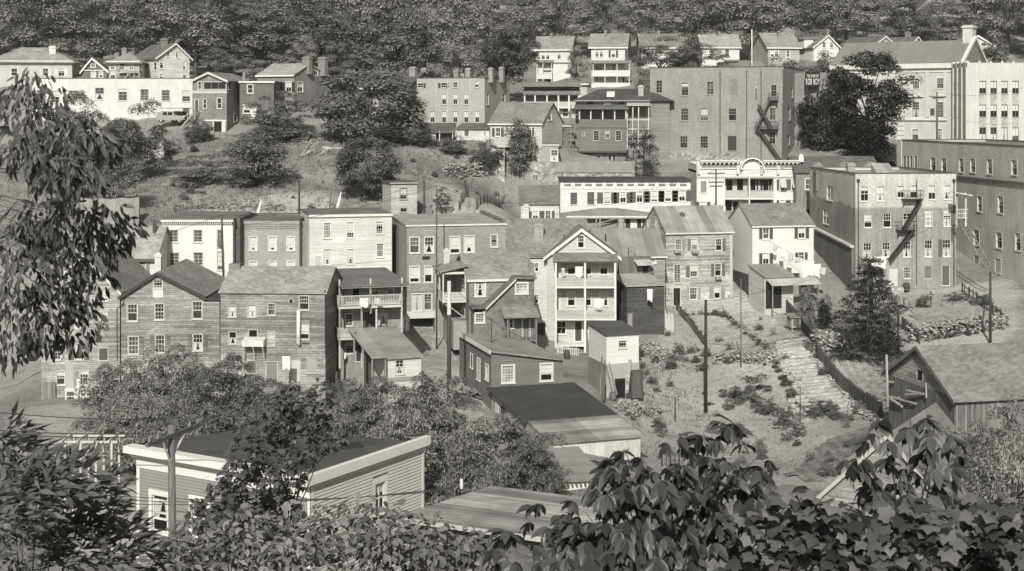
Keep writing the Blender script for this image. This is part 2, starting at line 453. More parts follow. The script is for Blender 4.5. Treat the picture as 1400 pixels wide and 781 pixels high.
            rk = [(-rake, za - (ua + rake) * -nx) if rakeboard is None else (ua, za), (Wd + rake, zb_ + (Wd + rake - ub) * -nx) if rakeboard is None else (ub, zb_)]
            s.Hside = {'L': za + ua * nx, 'R': zb_ + (Wd - ub) * -nx}
        elif kind == 'hip':
            zp = s.f(yr[0], yr[1], D / 2)[1]; zp = max(zp, H + .3)
        s.sl = locals().get('sl', 0)
        for face, U, hh in (('F', Wd, Hf), ('L', D, Hl), ('R', D, Hl)):
            mb = MB() if (wallmats or face == 'F') else mbw
            if kind == 'rake' and face != 'F': hh = s.Hside[face]
            if face == 'F': mbw = mb
            s._grid(mb, U, hh, s.holes[face], s.tf(face), s.clip[face])
            if wallmats: mb.build('wall', wallmats.get(face, s.wall), s.root)
        if wallmats: mbw = MB()
        if kind == 'gf': mbw.add([(0, D, -s.sub), (Wd, D, -s.sub), (Wd, D, H), (s.up, D, zp), (0, D, H)], [(0, 1, 2, 3, 4)])
        elif kind == 'rake': mbw.add([(0, D, -s.sub), (Wd, D, -s.sub), (Wd, D, s.Hside['R']), (0, D, s.Hside['L'])], [(0, 1, 2, 3)])
        else:
            hb = s.zb if kind == 'shed' else H
            mbw.quad((0, D, -s.sub), (Wd, D, -s.sub), (Wd, D, hb), (0, D, hb))
        mbw.build('wall', s.wall, s.root)
        if not roof: return s
        rb = MB()
        if kind in ('gf', 'gs', 'shed'):
            lo = [(p[0], p[1] + .01) for p in prof]; hi = [(p[0], p[1] + t) for p in prof]
            poly = lo + hi[::-1]
            if kind == 'gf': rb.prism(poly, 'y', -rake, D + rake)
            else: rb.prism(poly, 'x', -rake, Wd + rake)
        elif kind == 'rake':
            lo = [(p[0], p[1] + .01) for p in rk]; rb.prism(lo + [(p[0], p[1] + t) for p in rk[::-1]], 'y', -ov, D + .1)
        elif kind == 'flat':
            if par > 0:
                pr = MB()
                for (a, b, c, d) in ((0, 0, Wd, .3), (0, D - .3, Wd, D), (0, .3, .3, D - .3), (Wd - .3, .3, Wd, D - .3)): pr.box(a + .004, b + .004, H, c - .004, d - .004, H + par)
                pr.build('parapet', s.wall, s.root)
                rb.box(.01, .01, H - .12, Wd - .01, D - .01, H + .02)
                cp = MB()
                for (a, b, c, d) in ((-.08, -.08, Wd + .08, .36), (-.08, D - .36, Wd + .08, D + .08), (-.08, .36, .36, D - .36), (Wd - .36, .36, Wd + .08, D - .36)): cp.box(a, b, H + par + .003, c, d, H + par + .1)
                cp.build('coping', s.trim if fascia else m_tar(.1), s.root)
            else:
                rb.box(-rake, -ov, H, Wd + rake, D + ov * .3, H + t)
        elif kind == 'hip':
            ri = ridge_in if ridge_in is not None else min(D / 2, Wd / 2 - .1)
            z0 = H - (zp - H) / (D / 2) * ov; a, b = (-ov, -ov), (Wd + ov, D + ov)
            vs = [(a[0], a[1], z0), (b[0], a[1], z0), (b[0], b[1], z0), (a[0], b[1], z0), (ri, D / 2, zp), (Wd - ri, D / 2, zp)]
            vs += [(v[0], v[1], v[2] + t) for v in vs[:4]] + [(ri, D / 2, zp + t), (Wd - ri, D / 2, zp + t)]
            rb.add(vs, [(6, 7, 11, 10), (7, 8, 11), (8, 9, 10, 11), (9, 6, 10), (0, 1, 7, 6), (1, 2, 8, 7), (2, 3, 9, 8), (3, 0, 6, 9), (0, 3, 2, 1)])
        s.roofo = rb.build('roof', s.roof, s.root)
        if fascia and not (kind == 'flat' and par > 0):
            fb = MB(); th = .2 if fascia is True else fascia
            if kind == 'gf':
                for yy in (-rake - .04,):
                    for (p, q) in ((prof[0], prof[1]), (prof[1], prof[2])):
                        fb.add([(p[0], yy, p[1] - th * .8), (q[0], yy, q[1] - th * .8), (q[0], yy, q[1] + t + .02), (p[0], yy, p[1] + t + .02),
                                (p[0], yy + .038, p[1] - th * .8), (q[0], yy + .038, q[1] - th * .8), (q[0], yy + .038, q[1] + t + .02), (p[0], yy + .038, p[1] + t + .02)],
                               [(0, 1, 2, 3), (4, 7, 6, 5), (0, 4, 5, 1), (3, 2, 6, 7), (0, 3, 7, 4), (1, 5, 6, 2)])
            else:
                z = H - s.sl * ov if kind in ('gs', 'shed') else H
                fb.box(-rake - .01, -ov - .04, z - th + t * .4, Wd + rake + .01, -ov - .002, z + t * .75)
            fb.build('fascia', s.trim, s.root)
        return s
    def recess(s, x0, y0, x1, y1, r, mat, T=None, face='F'):
        """an opening r deep whose back wall is a part of its own"""
        a = s.uz(face, x0, y0, T); b = s.uz(face, x1, y1, T); u0, u1 = sorted((a[0], b[0])); z0, z1 = min(a[1], b[1]), max(a[1], b[1])
        u0 = max(u0, .05); u1 = min(u1, (s.W if face == 'F' else s.D) - .05)
        s.holes[face].append((u0, z0, u1, z1, r)); tf = s.tf(face)
        mb = MB(); mb.quad(tf(u0, z0, r), tf(u1, z0, r), tf(u1, z1, r), tf(u0, z1, r)); return mb.build('recess_wall', mat, s.root)
    def absorb(s, c):
        for ch in list(c.root.children):
            ch.parent = s.root; ch.matrix_basis = s.Mi @ c.M @ ch.matrix_basis
        bpy.data.objects.remove(c.root)
    # ---- extras
    def chim(s, x0, y0, x1, y1, off, d=.7, mat=None, cap=True, T=None):
        a, zt = s.f(x0, y0, off, T); b, zb = s.f(x1, y1, off, T)
        mb = MB(); mb.box(a, off, zb - 1.0, b, off + d, zt)
        if cap: mb.box(a - .07, off - .07, zt - .28, b + .07, off + d + .07, zt - .06)
        mb.box(a + .12, off + .12, zt, b - .12, off + d - .12, zt + .12)
        return mb.build('chimney', mat or m_brick(.2), s.root)
    def blk(s, name, x0, y0, x1, y1, ya, yb, mat, T=None, parent=None):
        a, zt = s.f(x0, y0, ya, T); b, zb = s.f(x1, y1, ya, T)
        mb = MB(); mb.box(a, ya, zb, b, yb, zt); return mb.build(name, mat, parent or s.root)
    def porch(s, x0, x1, posts, decks=(), roof=None, d=1.8, base=None, rail=.85, pm=None, bal=.0, apron=None, rmat=None, pw=.12, T=None, inset=0.0, solid=None, rthick=.12, ceil=None):
        """posts: pixel x; decks: pixel y of each floor edge; roof: (pixel y of its front edge, pixel y where it meets the wall)"""
        pm = pm or s.trim; y = -d
        a, zr = s.f(x0, roof[0] if roof else decks[0], y, T); b, _ = s.f(x1, roof[0] if roof else decks[0], y, T)
        zd = [s.f(x0, q, y, T)[1] for q in decks]; zb = s.f(x0, base, y, T)[1] if base is not None else (zd[-1] if zd else 0)
        top = zr if roof else zd[0] + 2.4
        pc = MB()
        first = pc
        P = MB(); P.box(a, y + .05, (zd[0] if zd else zb) - .2, b, -.01, (zd[0] if zd else zb))
        root = P.build('porch', pm, s.root)
        for z in zd[1:]:
            q = MB(); q.box(a, y + .05, z - .2, b, -.01, z); q.build('deck', pm, root)
        for px in posts:
            u, _ = s.f(px, (roof[0] if roof else decks[0]), y, T); u = min(max(u, a + pw / 2), b - pw / 2)
            q = MB(); q.box(u - pw / 2, y, zb - (.6 if base is not None else 0), u + pw / 2, y + pw, top); q.build('post', pm, root)
        for z in zd:
            if rail:
                q = MB(); q.box(a, y + .02, z + rail - .07, b, y + .1, z + rail); q.box(a, y + .02, z + .1, b, y + .09, z + .16)
                for xx in (a, b): q.box(xx - .04, y + .1, z + rail - .07, xx + .04, -.02, z + rail); q.box(xx - .03, y + .1, z + .1, xx + .03, -.02, z + .16)
                if solid:
                    pass
                elif bal:
                    n = int((b - a) / bal)
                    for k in range(1, n): u = a + (b - a) * k / n; q.box(u - .025, y + .035, z + .1, u + .025, y + .075, z + rail - .05)
                    for xx in (a, b):
                        for k in range(1, int(d / bal)): q.box(xx - .02, y + k * bal, z + .1, xx + .02, y + k * bal + .04, z + rail - .05)
                q.build('rail', pm, root)
                if solid:
                    q = MB(); q.box(a, y + .03, z, b, y + .07, z + rail - .08); q.box(a - .02, y + .08, z, a + .02, -.03, z + rail - .08); q.box(b - .02, y + .08, z, b + .02, -.03, z + rail - .08); q.build('apron', solid, root)
        if roof:
            zw = s.f((x0 + x1) / 2, roof[1], 0, T)[1]; sl = (zw - zr) / d; o = .25
            q = MB(); q.prism([(y - o, zr - sl * o), (-.01, zw), (-.01, zw + rthick), (y - o, zr - sl * o + rthick)], 'x', a - .2, b + .2); q.build('porch_roof', rmat or s.roof, root)
            q = MB(); q.box(a, y + .001, zr - .22, b, y + .13, zr - sl * o * 0 - .005); q.build('beam', pm, root)
        return root
    def wp(s, x, y, off, T=None):
        u, z = s.f(x, y, off, T); return Vector((u, off, z))
def stairs(mb, p, q, w, n, side=Vector((0, 1, 0)), st=.08, tread=.24):
    """a straight flight between two points: two stringers and n treads, w wide along side"""
    p = Vector(p); q = Vector(q); side = Vector(side).normalized() * w
    for o in (Vector(), side): mb.bar(p + o, q + o, st, .2)
    for k in range(n):
        c = p.lerp(q, (k + .5) / n); mb.bar(c, c + side, tread, .05)
# ================================================================ hilltop row
WHITE = m_plain(.72, .6, .07)
# 1 stucco house with hipped roof
B = Bld('house', 'pale stucco house with a hipped roof and one tall chimney, behind the long white building', 'house', 'a1', -60, 385, 326, 440, 250, 252, D=9, wall=m_plain(.42), roof=m_shingle(.26), trim=m_plain(.6))
B.w('F', 228, 366, 258, 406, sh='lr', shm=m_plain(.6)); B.w('F', 312, 367, 344, 408, sh='lr', shm=m_plain(.6)); B.w('F', 60, 366, 92, 406)
B.finish('hip', yr=(150, 258), ov=.6, fascia=.18); B.chim(262, 248, 298, 318, 2.2, mat=m_brick(.5))
# 2 long white flat building
B = Bld('commercial_building', 'long low white flat-roofed building with a row of dark windows below the wooded hill', 'building', 'a1', 172, 1028, 432, 650, 225, D=9, wall=m_plain(.6, .6, .12), trim=m_plain(.5), roof=m_tar(.2), wd=dict(cas=0.03, m=(2, 2)))
for (a, b, c, d) in ((174, 487, 220, 546), (270, 487, 317, 548), (366, 485, 413, 536), (508, 470, 555, 532), (632, 475, 678, 538), (750, 478, 794, 538), (863, 482, 907, 540), (973, 485, 1015, 543), (355, 598, 406, 646), (250, 600, 300, 646)):
    B.w('F', a, b, c, d)
B.w('F', 975, 578, 1012, 640, door=m_plain(.1), cas=.05)
B.blk('belt_course', 850, 570, 1028, 577, -.12, -.002, m_plain(.55))
B.finish('flat', par=.35)
# 3 small dark gabled house
B = Bld('house', 'small dark shingled house with a white-trimmed front gable beside the white building', 'house', 'a1', 440, 572, 377, 434, 240, D=9, wall=m_shingle(.14), roof=m_shingle(.13))
B.w('F', 487, 327, 508, 360); B.w('F', 488, 384, 510, 426, door=m_plain(.5)); B.w('F', 530, 386, 548, 416)
B.blk('belt', 436, 374, 576, 379, -.2, -.003, WHITE)
B.finish('gf', peak=(494, 312), fascia=.3, ov=.35, rake=.35)
B.part('cross_roof', MB().prism([(2.0, B.H), (5, B.zp - .1), (8, B.H)], 'x', B.W * .5, B.W * 1.7), m_shingle(.13))
# 4 hip porch house
B = Bld('house', 'weathered house with a two-level porch and outside stair under a low hipped roof', 'house', 'a1', 580, 745, 330, 440, 240, D=7, wall=m_clap(.45, .3), roof=m_shingle(.26))
B.w('F', 590, 345, 612, 372); B.w('F', 640, 340, 665, 372, door=m_plain(.1)); B.w('F', 590, 402, 615, 432); B.w('F', 690, 342, 712, 372)
B.finish('hip', yr=(660, 287), ov=.7, fascia=.15)
B.porch(620, 745, (622, 680, 715, 743), decks=(436, 384), roof=None, d=1.8, base=440, rail=.9, bal=.3, pm=m_clap(.42, .3), pw=.14)
mb = MB(); stairs(mb, B.wp(640, 436, -2), B.wp(700, 390, -2), .9, 10); B.part('stair', mb, m_wood(.3))
B.chim(612, 284, 634, 320, 3); B.chim(650, 258, 675, 300, 4.5)
# 5 large white gable house turned towards the town
B = Bld('house', 'big white clapboard house with a steep dark roof at the foot of the wood', 'house', 'a1', 838, 1012, 306, 440, 241, 244.6, D=9.5, wall=m_clap(.66, .15), roof=m_shingle(.13))
for (a, b, c, d) in ((893, 277, 905, 305), (939, 280, 953, 307), (854, 320, 873, 367), (977, 330, 993, 372), (855, 395, 872, 438), (978, 402, 994, 440)): B.w('F', a, b, c, d, cas=.08, m=(1, 1))
for (a, b, c, d) in ((768, 338, 784, 380), (820, 335, 835, 375), (768, 400, 784, 438), (820, 405, 834, 436)): B.w('L', a, b, c, d, m=(1, 1))
B.finish('gf', peak=(935, 234), ov=.45, rake=.4, fascia=.2)
B.chim(868, 206, 895, 250, 2); B.chim(935, 222, 960, 240, 6)
# 6 low-gabled brown house with garage
B = Bld('house', 'narrow two-storey house with a recessed dark balcony, low gable and a white-framed garage opening', 'house', 'a1', 1030, 1211, 432, 700, 214, 213, D=9, wall=m_shingle(.2), roof=m_shingle(.2), trim=m_plain(.5), wd=dict(m=(1, 1)))
B.w('F', 1088, 440, 1206, 478, m=(3, 1), gl=m_plain(.02), mid=False, cas=.12, fm=m_plain(.4)); B.w('F', 1058, 438, 1074, 478)  # wide near-black pane paints the shade inside the balcony recess
B.w('F', 1086, 530, 1102, 580); B.w('F', 1160, 526, 1182, 580); B.w('F', 1040, 535, 1060, 582, door=m_plain(.08))
B.w('F', 1085, 648, 1136, 704, board=m_plain(.16)); B.w('F', 1143, 650, 1184, 706, board=m_plain(.015)); B.w('F', 1112, 402, 1126, 418, cas=.06, sill=0)
B.w('R', 1220, 438, 1237, 478); B.w('R', 1250, 610, 1264, 650, board=m_plain(.03))
B.blk('belt', 1028, 484, 1212, 500, -.1, -.003, m_plain(.42)); B.blk('lintel', 1078, 640, 1206, 648, -.12, -.003, m_plain(.7)); B.blk('garage_post', 1186, 648, 1204, 706, -.1, -.004, m_plain(.6))
B.finish('gf', peak=(1116, 390), ov=.35, rake=.4, fascia=.22)
mb = MB(); stairs(mb, B.wp(958, 690, -2.2), B.wp(1040, 596, -.9), 1.1, 14, (.5, .8, 0)); mb.bar(B.wp(958, 655, -2.2), B.wp(1040, 562, -.9), .07); mb.bar(B.wp(1042, 640, -.9), B.wp(1042, 560, -.9), .12); mb.bar(B.wp(1003, 640, -1.5), B.wp(1003, 606, -1.5), .1)
B.part('stair', mb, m_wood(.4))
# 7 dark flat house
B = Bld('house', 'dark flat-roofed brick house between the narrow house and the conifer', 'house', 'a1', 1280, 1462, 438, 660, 216, D=8, wall=m_brick(.13, .25), roof=m_tar(.12), wd=dict(m=(1, 1)))
B.w('F', 1322, 453, 1350, 498, cas=.09); B.w('F', 1300, 563, 1336, 605, blind=.6, cas=.1); B.w('F', 1345, 563, 1366, 640, door=m_plain(.55))
B.finish('flat', ov=.2, rake=.15, fascia=.2)
B.blk('stove_pipe', 1296, 385, 1310, 440, 2, 2.4, m_brick(.2))
# 8 house with two chimneys
B = Bld('house', 'brick house with a light roof, dark shutters and two chimneys on its end gable', 'house', 'a2', 8, 204, 402, 560, 225, 221.5, D=8, wall=m_brick(.2), roof=m_shingle(.3), wd=dict(m=(2, 1)))
for x in (112, 174, 236): B.w('F' if x < 200 else 'R', x - 14, 440, x + 14, 492, sh='lr' if x < 200 else None, blind=.5, shm=m_plain(.04))
B.w('R', 306, 362, 330, 405, shm=m_plain(.04))
B.finish('gs', yr=(100, 346), ov=.3, fascia=.2)
B.chim(247, 306, 284, 362, 3.0, d=.8); B.chim(331, 308, 367, 372, 6.5, d=.8)
# 9 dark brick house in the trees
B = Bld('house', 'dark brick house half hidden by the spreading tree, its white gable trim showing', 'house', 'a2', 490, 815, 468, 735, 224, 219, D=9, wall=m_brick(.1, .2), roof=m_shingle(.09), wd=dict(m=(2, 2)))
for (a, b, c, d) in ((508, 600, 536, 640), (620, 605, 650, 642), (688, 600, 704, 640), (618, 533, 650, 565), (700, 668, 716, 712), (730, 668, 745, 712), (755, 670, 772, 712)): B.w('F', a, b, c, d)
B.finish('gs', yr=(640, 392), ov=.3, fascia=.2)
B.chim(818, 360, 848, 432, 3, mat=m_brick(.26)); B.chim(882, 366, 906, 416, 6, mat=m_brick(.26))
# 10 apartment block
B = Bld('apartment_building', 'plain grey four-storey apartment block with a row of chimneys along its flat roof', 'building', 'a2', 858, 1221, 428, 700, 215.8, 212, D=10.5, wall=m_plain(.34, .8, .1), roof=m_tar(.07), trim=m_plain(.5), wd=dict(cas=.04, m=(2, 1)))
B.w('F', 862, 446, 893, 470, sh='lr', shs=.35, shm=m_plain(.05)); B.w('F', 988, 444, 1014, 470, sh='lr', shs=.4, shm=m_plain(.05)); B.w('F', 1053, 441, 1075, 468); B.w('F', 1167, 434, 1188, 468, blind=.5)
for x in (1004, 1064, 1122): B.w('F', x - 11, 502, x + 11, 559, blind=.45)
for x in (942, 1004, 1064, 1122, 1181): B.w('F', x - 11, 595, x + 11, 656, blind=.5)
B.w('R', 1230, 500, 1243, 560); B.w('R', 1326, 430, 1340, 476); B.w('R', 1312, 500, 1330, 545)
mb = MB()
for x in (962, 1025, 1145):
    p = B.wp(x, 430, -.06); q = B.wp(x, 690, -.06); mb.bar(p, q, .12)
B.part('downpipe', mb, m_plain(.48))
B.finish('flat', par=.25, ov=.1)
for (a, b, c, d, o) in ((1055, 376, 1080, 415, 4), (1118, 366, 1142, 412, 4), (1240, 364, 1262, 405, 1.5), (1297, 360, 1320, 405, 6), (1090, 396, 1112, 412, 6)): B.chim(a, b, c, d, o, mat=m_brick(.24))
# 11 annexes at its foot
B = Bld('shed', 'small white shed with a dark lean-to roof at the foot of the apartment block', 'shed', 'a2', 1072, 1246, 690, 752, 205, 204, D=4, wall=m_clap(.62, .2), roof=m_tar(.12))
B.w('F', 1113, 697, 1137, 727, board=m_plain(.1)); B.w('F', 1215, 700, 1227, 727)
B.finish('shed', yr=(1150, 662), ov=.3, rake=.2)
B = Bld('shed', 'open-fronted shed with a dark sloping roof on posts, left of the small white shed', 'shed', 'a2', 898, 1055, 700, 752, 206, D=4, wall=m_wood(.1), roof=m_tar(.1))
B.finish('shed', yr=(965, 662), ov=1.2, rake=.25)
mb = MB()
for x in (905, 980, 1050): mb.bar(B.wp(x, 700, -1), B.wp(x, 775, -1), .16)
B.part('post', mb, m_wood(.4)); B.blk('apron', 905, 706, 960, 750, -.9, -.8, m_clap(.6, .2))
# 12 gabled house near the centre
B = Bld('house', 'house with a broad dark roof and pale end gable, left of the dark porch house', 'house', 'a3', -118, 160, 656, 742, 203, 200, D=8, wall=m_clap(.5, .15), roof=m_shingle(.2))
B.w('F', 82, 684, 104, 726, sh='r', shm=m_plain(.1)); B.w('F', -88, 684, -62, 730, sh='lr', shm=m_plain(.06)); B.w('F', -10, 684, 16, 728)
B.w('R', 193, 600, 212, 642, m=(1, 1))
B.finish('gs', yr=(50, 552), ov=.3, fascia=.15)
B.chim(700, 500, 740, 560, 4) if False else None
# 13-17 the row of frame houses on the terrace above
G_ = 'frame houses on the upper terrace'
B = Bld('house', 'white frame house of the upper terrace with a lower white wing beside its porch', 'house', 'a3', 130, 311, 262, 430, 285, 284, D=8, wall=m_clap(.7, .1), roof=m_shingle(.24), group=G_)
B.w('F', 157, 281, 176, 318, blind=.4); B.w('F', 182, 281, 200, 318, blind=.4); B.w('F', 242, 281, 261, 316, blind=.3); B.w('F', 165, 356, 213, 388, m=(4, 1)); B.w('F', 258, 352, 277, 386, cap=True, cas=.12)
B.w('F', 180, 418, 212, 440, board=m_plain(.03))
B.finish('gs', yr=(215, 197), ov=.4, rake=.5, fascia=.2); B.chim(203, 178, 217, 222, 3)
B.porch(130, 213, (134, 165, 211), decks=(416,), roof=(332, 322), d=1.3, base=440, rail=.8, solid=m_clap(.7, .1))
B.blk('wing', 220, 338, 318, 436, -1.5, -.01, m_clap(.74, .08)); B.blk('wing_roof', 216, 333, 321, 338, -1.7, -.01, m_tar(.2))
B = Bld('house', 'tall white frame house of the upper terrace with a double-decked porch', 'house', 'a3', 423, 603, 250, 472, 280, 279, D=9, wall=m_clap(.72, .1), roof=m_shingle(.24), group=G_)
B.w('F', 445, 269, 463, 306, blind=.3); B.w('F', 468, 269, 486, 306, blind=.3); B.w('F', 530, 269, 552, 308, sh='lr', shm=m_plain(.06)); B.w('F', 445, 340, 483, 378, m=(4, 1)); B.w('F', 535, 340, 552, 378)
B.w('F', 550, 412, 583, 472, door=m_plain(.7)); B.w('F', 446, 415, 463, 440); B.w('F', 590, 414, 600, 470, board=m_plain(.05))
B.finish('gs', yr=(505, 183), ov=.4, rake=.6, fascia=.2); B.chim(492, 166, 505, 208, 3)
B.porch(425, 630, (433, 496, 561, 626), decks=(470, 403), roof=(336, 326), d=1.8, base=474, rail=.95, solid=m_clap(.74, .08))
B = Bld('house', 'white frame house of the upper terrace, mostly behind tree crowns', 'house', 'a3', 690, 885, 250, 360, 290, D=8, wall=m_clap(.66, .1), roof=m_shingle(.19), group=G_)
B.w('F', 720, 268, 740, 300); B.w('F', 840, 268, 860, 300)
B.finish('gs', yr=(785, 184), ov=.4, rake=.4, fascia=.2); B.chim(778, 166, 791, 206, 3)
B = Bld('house', 'white frame house of the upper terrace with a pale roof, left of the tall flagpole', 'house', 'a3', 1016, 1214, 250, 370, 286, D=8, wall=m_clap(.72, .08), roof=m_shingle(.3), group=G_)
B.w('F', 1137, 264, 1160, 304); B.w('F', 1138, 330, 1150, 362, blind=.5); B.w('F', 1165, 328, 1188, 364, door=m_plain(.6)); B.w('F', 1060, 264, 1082, 304)
B.blk('porch_hood', 1135, 318, 1214, 327, -1.0, -.004, m_plain(.2))
B.finish('gs', yr=(1112, 188), ov=.4, rake=.4, fascia=.15); B.chim(1100, 170, 1113, 208, 3)
B = Bld('house', 'grey clapboard house of the upper terrace above the brick loft building', 'house', 'a4', 0, 168, 250, 330, 275, 276, D=9, wall=m_clap(.36, .1), roof=m_shingle(.26), group=G_)
for x in (23, 46, 107): B.w('F', x - 9, 269, x + 9, 306)
B.finish('gs', yr=(85, 180), ov=.4, rake=.4, fascia=.18); B.chim(55, 166, 68, 202, 3)
# 18 white gable
B = Bld('house', 'small white house with a steep gable and a dormer, left of the big government roof', 'house', 'a4', 243, 378, 250, 330, 278, 280, D=9, wall=m_clap(.75, .06), roof=m_shingle(.18))
B.w('F', 292, 226, 308, 256, blind=.0); B.w('F', 332, 226, 348, 256); B.w('F', 290, 280, 308, 310)
B.finish('gf', peak=(318, 190), ov=.4, rake=.4, fascia=.2); B.chim(315, 156, 326, 190, 3)
mb = MB(); dm = Vector((-.2, 2.0, B.H)); mb.box(-.8, 2, B.H - .2, B.W * .22, 5, B.H + 1.5); B.part('dormer', mb, m_clap(.75, .06))
B.part('dormer_roof', MB().box(-1.1, 1.8, B.H + 1.5, B.W * .35, 5.2, B.H + 1.65), m_shingle(.2))
# 19, 20 far gables
for (xl, xr, pk, ch, lab) in ((570, 676, (625, 196), (548, 186, 569, 222), 'far frame house with a wide white-edged gable peeping over the big government roof'), (762, 826, (797, 198), (747, 172, 765, 200), 'smaller far house with a narrow white-edged gable peeping over the big government roof')):
    B = Bld('house', lab, 'house', 'a4', xl, xr, 236, 300, 300, 304 if xl < 600 else 303, D=9, wall=m_clap(.42, .1), roof=m_shingle(.12), group='far gables over the government roof')
    B.w('F', (xl + xr) / 2 - 16, 222, (xl + xr) / 2 + 20, 237, m=(3, 1)) if xl < 600 else None
    B.finish('gf', peak=pk, ov=.35, rake=.3, fascia=.25); B.chim(*ch, 5)
# 21 white house at far end
B = Bld('house', 'white house with a low gable behind the pilastered office block', 'house', 'a4', 1040, 1206, 246, 340, 285, D=8, wall=m_clap(.62, .1), roof=m_shingle(.2))
B.w('F', 1138, 229, 1162, 259, cas=.12); B.w('F', 1080, 229, 1104, 259)
B.finish('gf', peak=(1120, 192), ov=.3, rake=.4, fascia=.25)
# 22 low hipped porch building
B = Bld('house', 'low building with a long columned porch and hipped roof below the white terrace houses', 'house', 'a3', 198, 400, 450, 560, 241, D=7, wall=m_clap(.5, .15), roof=m_shingle(.18))
B.w('F', 212, 456, 236, 470, m=(2, 1)); B.w('F', 278, 454, 300, 470, m=(2, 1)); B.w('F', 340, 454, 360, 466)
B.finish('hip', yr=(300, 422), ov=.5, fascia=.2)
C = Bld('house', 'columned porch house with a shallow pitched roof, in front of the low hipped building', 'house', 'a3', 66, 360, 548, 640, 233, D=5, wall=m_clap(.42, .2), roof=m_shingle(.2))
C.w('F', 235, 572, 250, 640, door=m_plain(.1)); C.w('F', 270, 580, 300, 625, m=(2, 1)); C.w('F', 120, 580, 150, 625)
C.finish('flat', ov=.1, roof=False)
C.porch(64, 360, (66, 123, 187, 248, 304, 358), decks=(572,), roof=(502, 482), d=1.5, rail=.85, solid=m_clap(.5, .2), pw=.22, base=575)
C.part('upper_wall', MB().box(0.0, 0.001, C.H, C.W, 4.9, C.H + 2.6), m_clap(.28, .2))
C.part('upper_window', MB().box(.8, -.04, C.H + .6, 2.2, .0, C.H + 1.9).box(C.W * .3, -.04, C.H + .6, C.W * .3 + 1.2, 0, C.H + 1.9).box(C.W * .75, -.04, C.H + .6, C.W * .75 + 1.2, 0, C.H + 1.9), m_glass())
C.part('upper_roof', MB().prism([(-1.6, C.H + 2.5), (2.5, C.H + 3.4), (5.3, C.H + 2.5)], 'x', -.3, C.W + .3), m_shingle(.2))
# 23 dark porch house
B = Bld('house', 'dark hipped-roof house with a skylight, a screened upper porch and a stout pale chimney', 'house', 'a3', 357, 612, 640, 858, 209, 208.4, D=2.6, wall=m_clap(.17, .12), roof=m_tar(.1), trim=m_plain(.36))
for (a, b, c, d) in ((436, 700, 464, 752), (499, 700, 520, 740), (554, 700, 583, 752), (375, 705, 388, 727)): B.w('F', a, b, c, d, m=(2, 2), cas=.06)
for (a, b, c, d) in ((340, 832, 372, 882), (392, 832, 424, 885), (438, 832, 475, 885)): B.w('F', max(a, 360), b, c, d, m=(2, 2)) if c > 365 else None
B.w('F', 515, 826, 530, 882, board=m_plain(.03)); B.w('F', 540, 826, 552, 882, board=m_plain(.03))
B.blk('belt', 352, 676, 616, 682, -.14, -.003, m_clap(.2)); B.blk('skirt_roof', 330, 806, 615, 816, -.9, -.004, m_tar(.08))
B.finish('flat', roof=False, ov=.1)
B.part('porch_floor', MB().box(.02, .02, B.H, B.W - .02, 2.5, B.H + .05), m_plain(.2))
mb = MB()
for x in (360, 421, 484, 548, 608): u, _ = B.f(x, 600); mb.box(u - .09, .02, B.H + .05, u + .09, .2, B.f(x, 582)[1])
B.part('porch_post', mb, m_plain(.55)); zt = B.f(480, 584)[1]
B.part('porch_roof', MB().prism([(-.5, zt), (2.59, zt + .55), (2.59, zt + .7), (-.5, zt + .15)], 'x', -.7, B.W + .3), m_tar(.12))
zz = B.f(480, 540, 2.6)[1]
mm = MB(); mm.box(-.6, 2.61, -1, B.W + 6.2, 9.5, zz); B.part('main_block', mm, m_clap(.22, .15))
pk = B.f(500, 476, 6)[1]; rb = MB(); a0, b0 = -1.2, B.W + 6.9
rb.add([(a0, 2.0, zz), (b0, 2.0, zz), (b0, 10, zz), (a0, 10, zz), (a0 + 4, 6, pk), (b0 - 4, 6, pk)], [(0, 1, 5, 4), (1, 2, 5), (2, 3, 4, 5), (3, 0, 4), (0, 3, 2, 1)]); B.part('roof', rb, m_shingle(.07))
mb = MB(); sl = (pk - zz) / 4; yc = 4.0; zc = zz + (yc - 2) * sl
u0, _ = B.f(506, 508, yc); u1, _ = B.f(548, 508, yc); mb.prism([(yc - .7, zc - .7 * sl + .03), (yc + .8, zc + .8 * sl + .03), (yc + .8, zc + .8 * sl + .16), (yc - .7, zc - .7 * sl + .16)], 'x', u0, u1); B.part('skylight', mb, m_plain(.8, .2))
for (a, c) in ((398, 430), (488, 530), (572, 600), (640, 668)): B.blk('attic_window', a, 545, c, 559, 2.56, 2.605, m_plain(.04) if a != 488 else m_plain(.5))
B.blk('fascia', 335, 536, 737, 541, 1.9, 1.99, m_plain(.3))
B.chim(674, 458, 702, 520, 3.6, d=.9, mat=m_plain(.34)); B.chim(402, 512, 438, 560, 2.6, d=.5, mat=m_brick(.09))
mb = MB()
for x in (616, 645, 676, 730): p = B.wp(x, 572, .5); q = B.wp(x, 800, .5); mb.bar(p, q, .16)
mb.bar(B.wp(612, 640, .5), B.wp(735, 640, .5), .15); mb.bar(B.wp(612, 690, .5), B.wp(735, 690, .5), .15); mb.bar(B.wp(612, 720, .5), B.wp(735, 720, .5), .1)
B.part('side_porch', mb, m_plain(.45)); a, z1 = B.f(612, 566, .3); b, _ = B.f(738, 566, .3)
B.part('side_porch_roof', MB().prism([(0.1, z1), (2.6, z1 + .4), (2.6, z1 + .55), (.1, z1 + .15)], 'x', a, b), m_plain(.4))
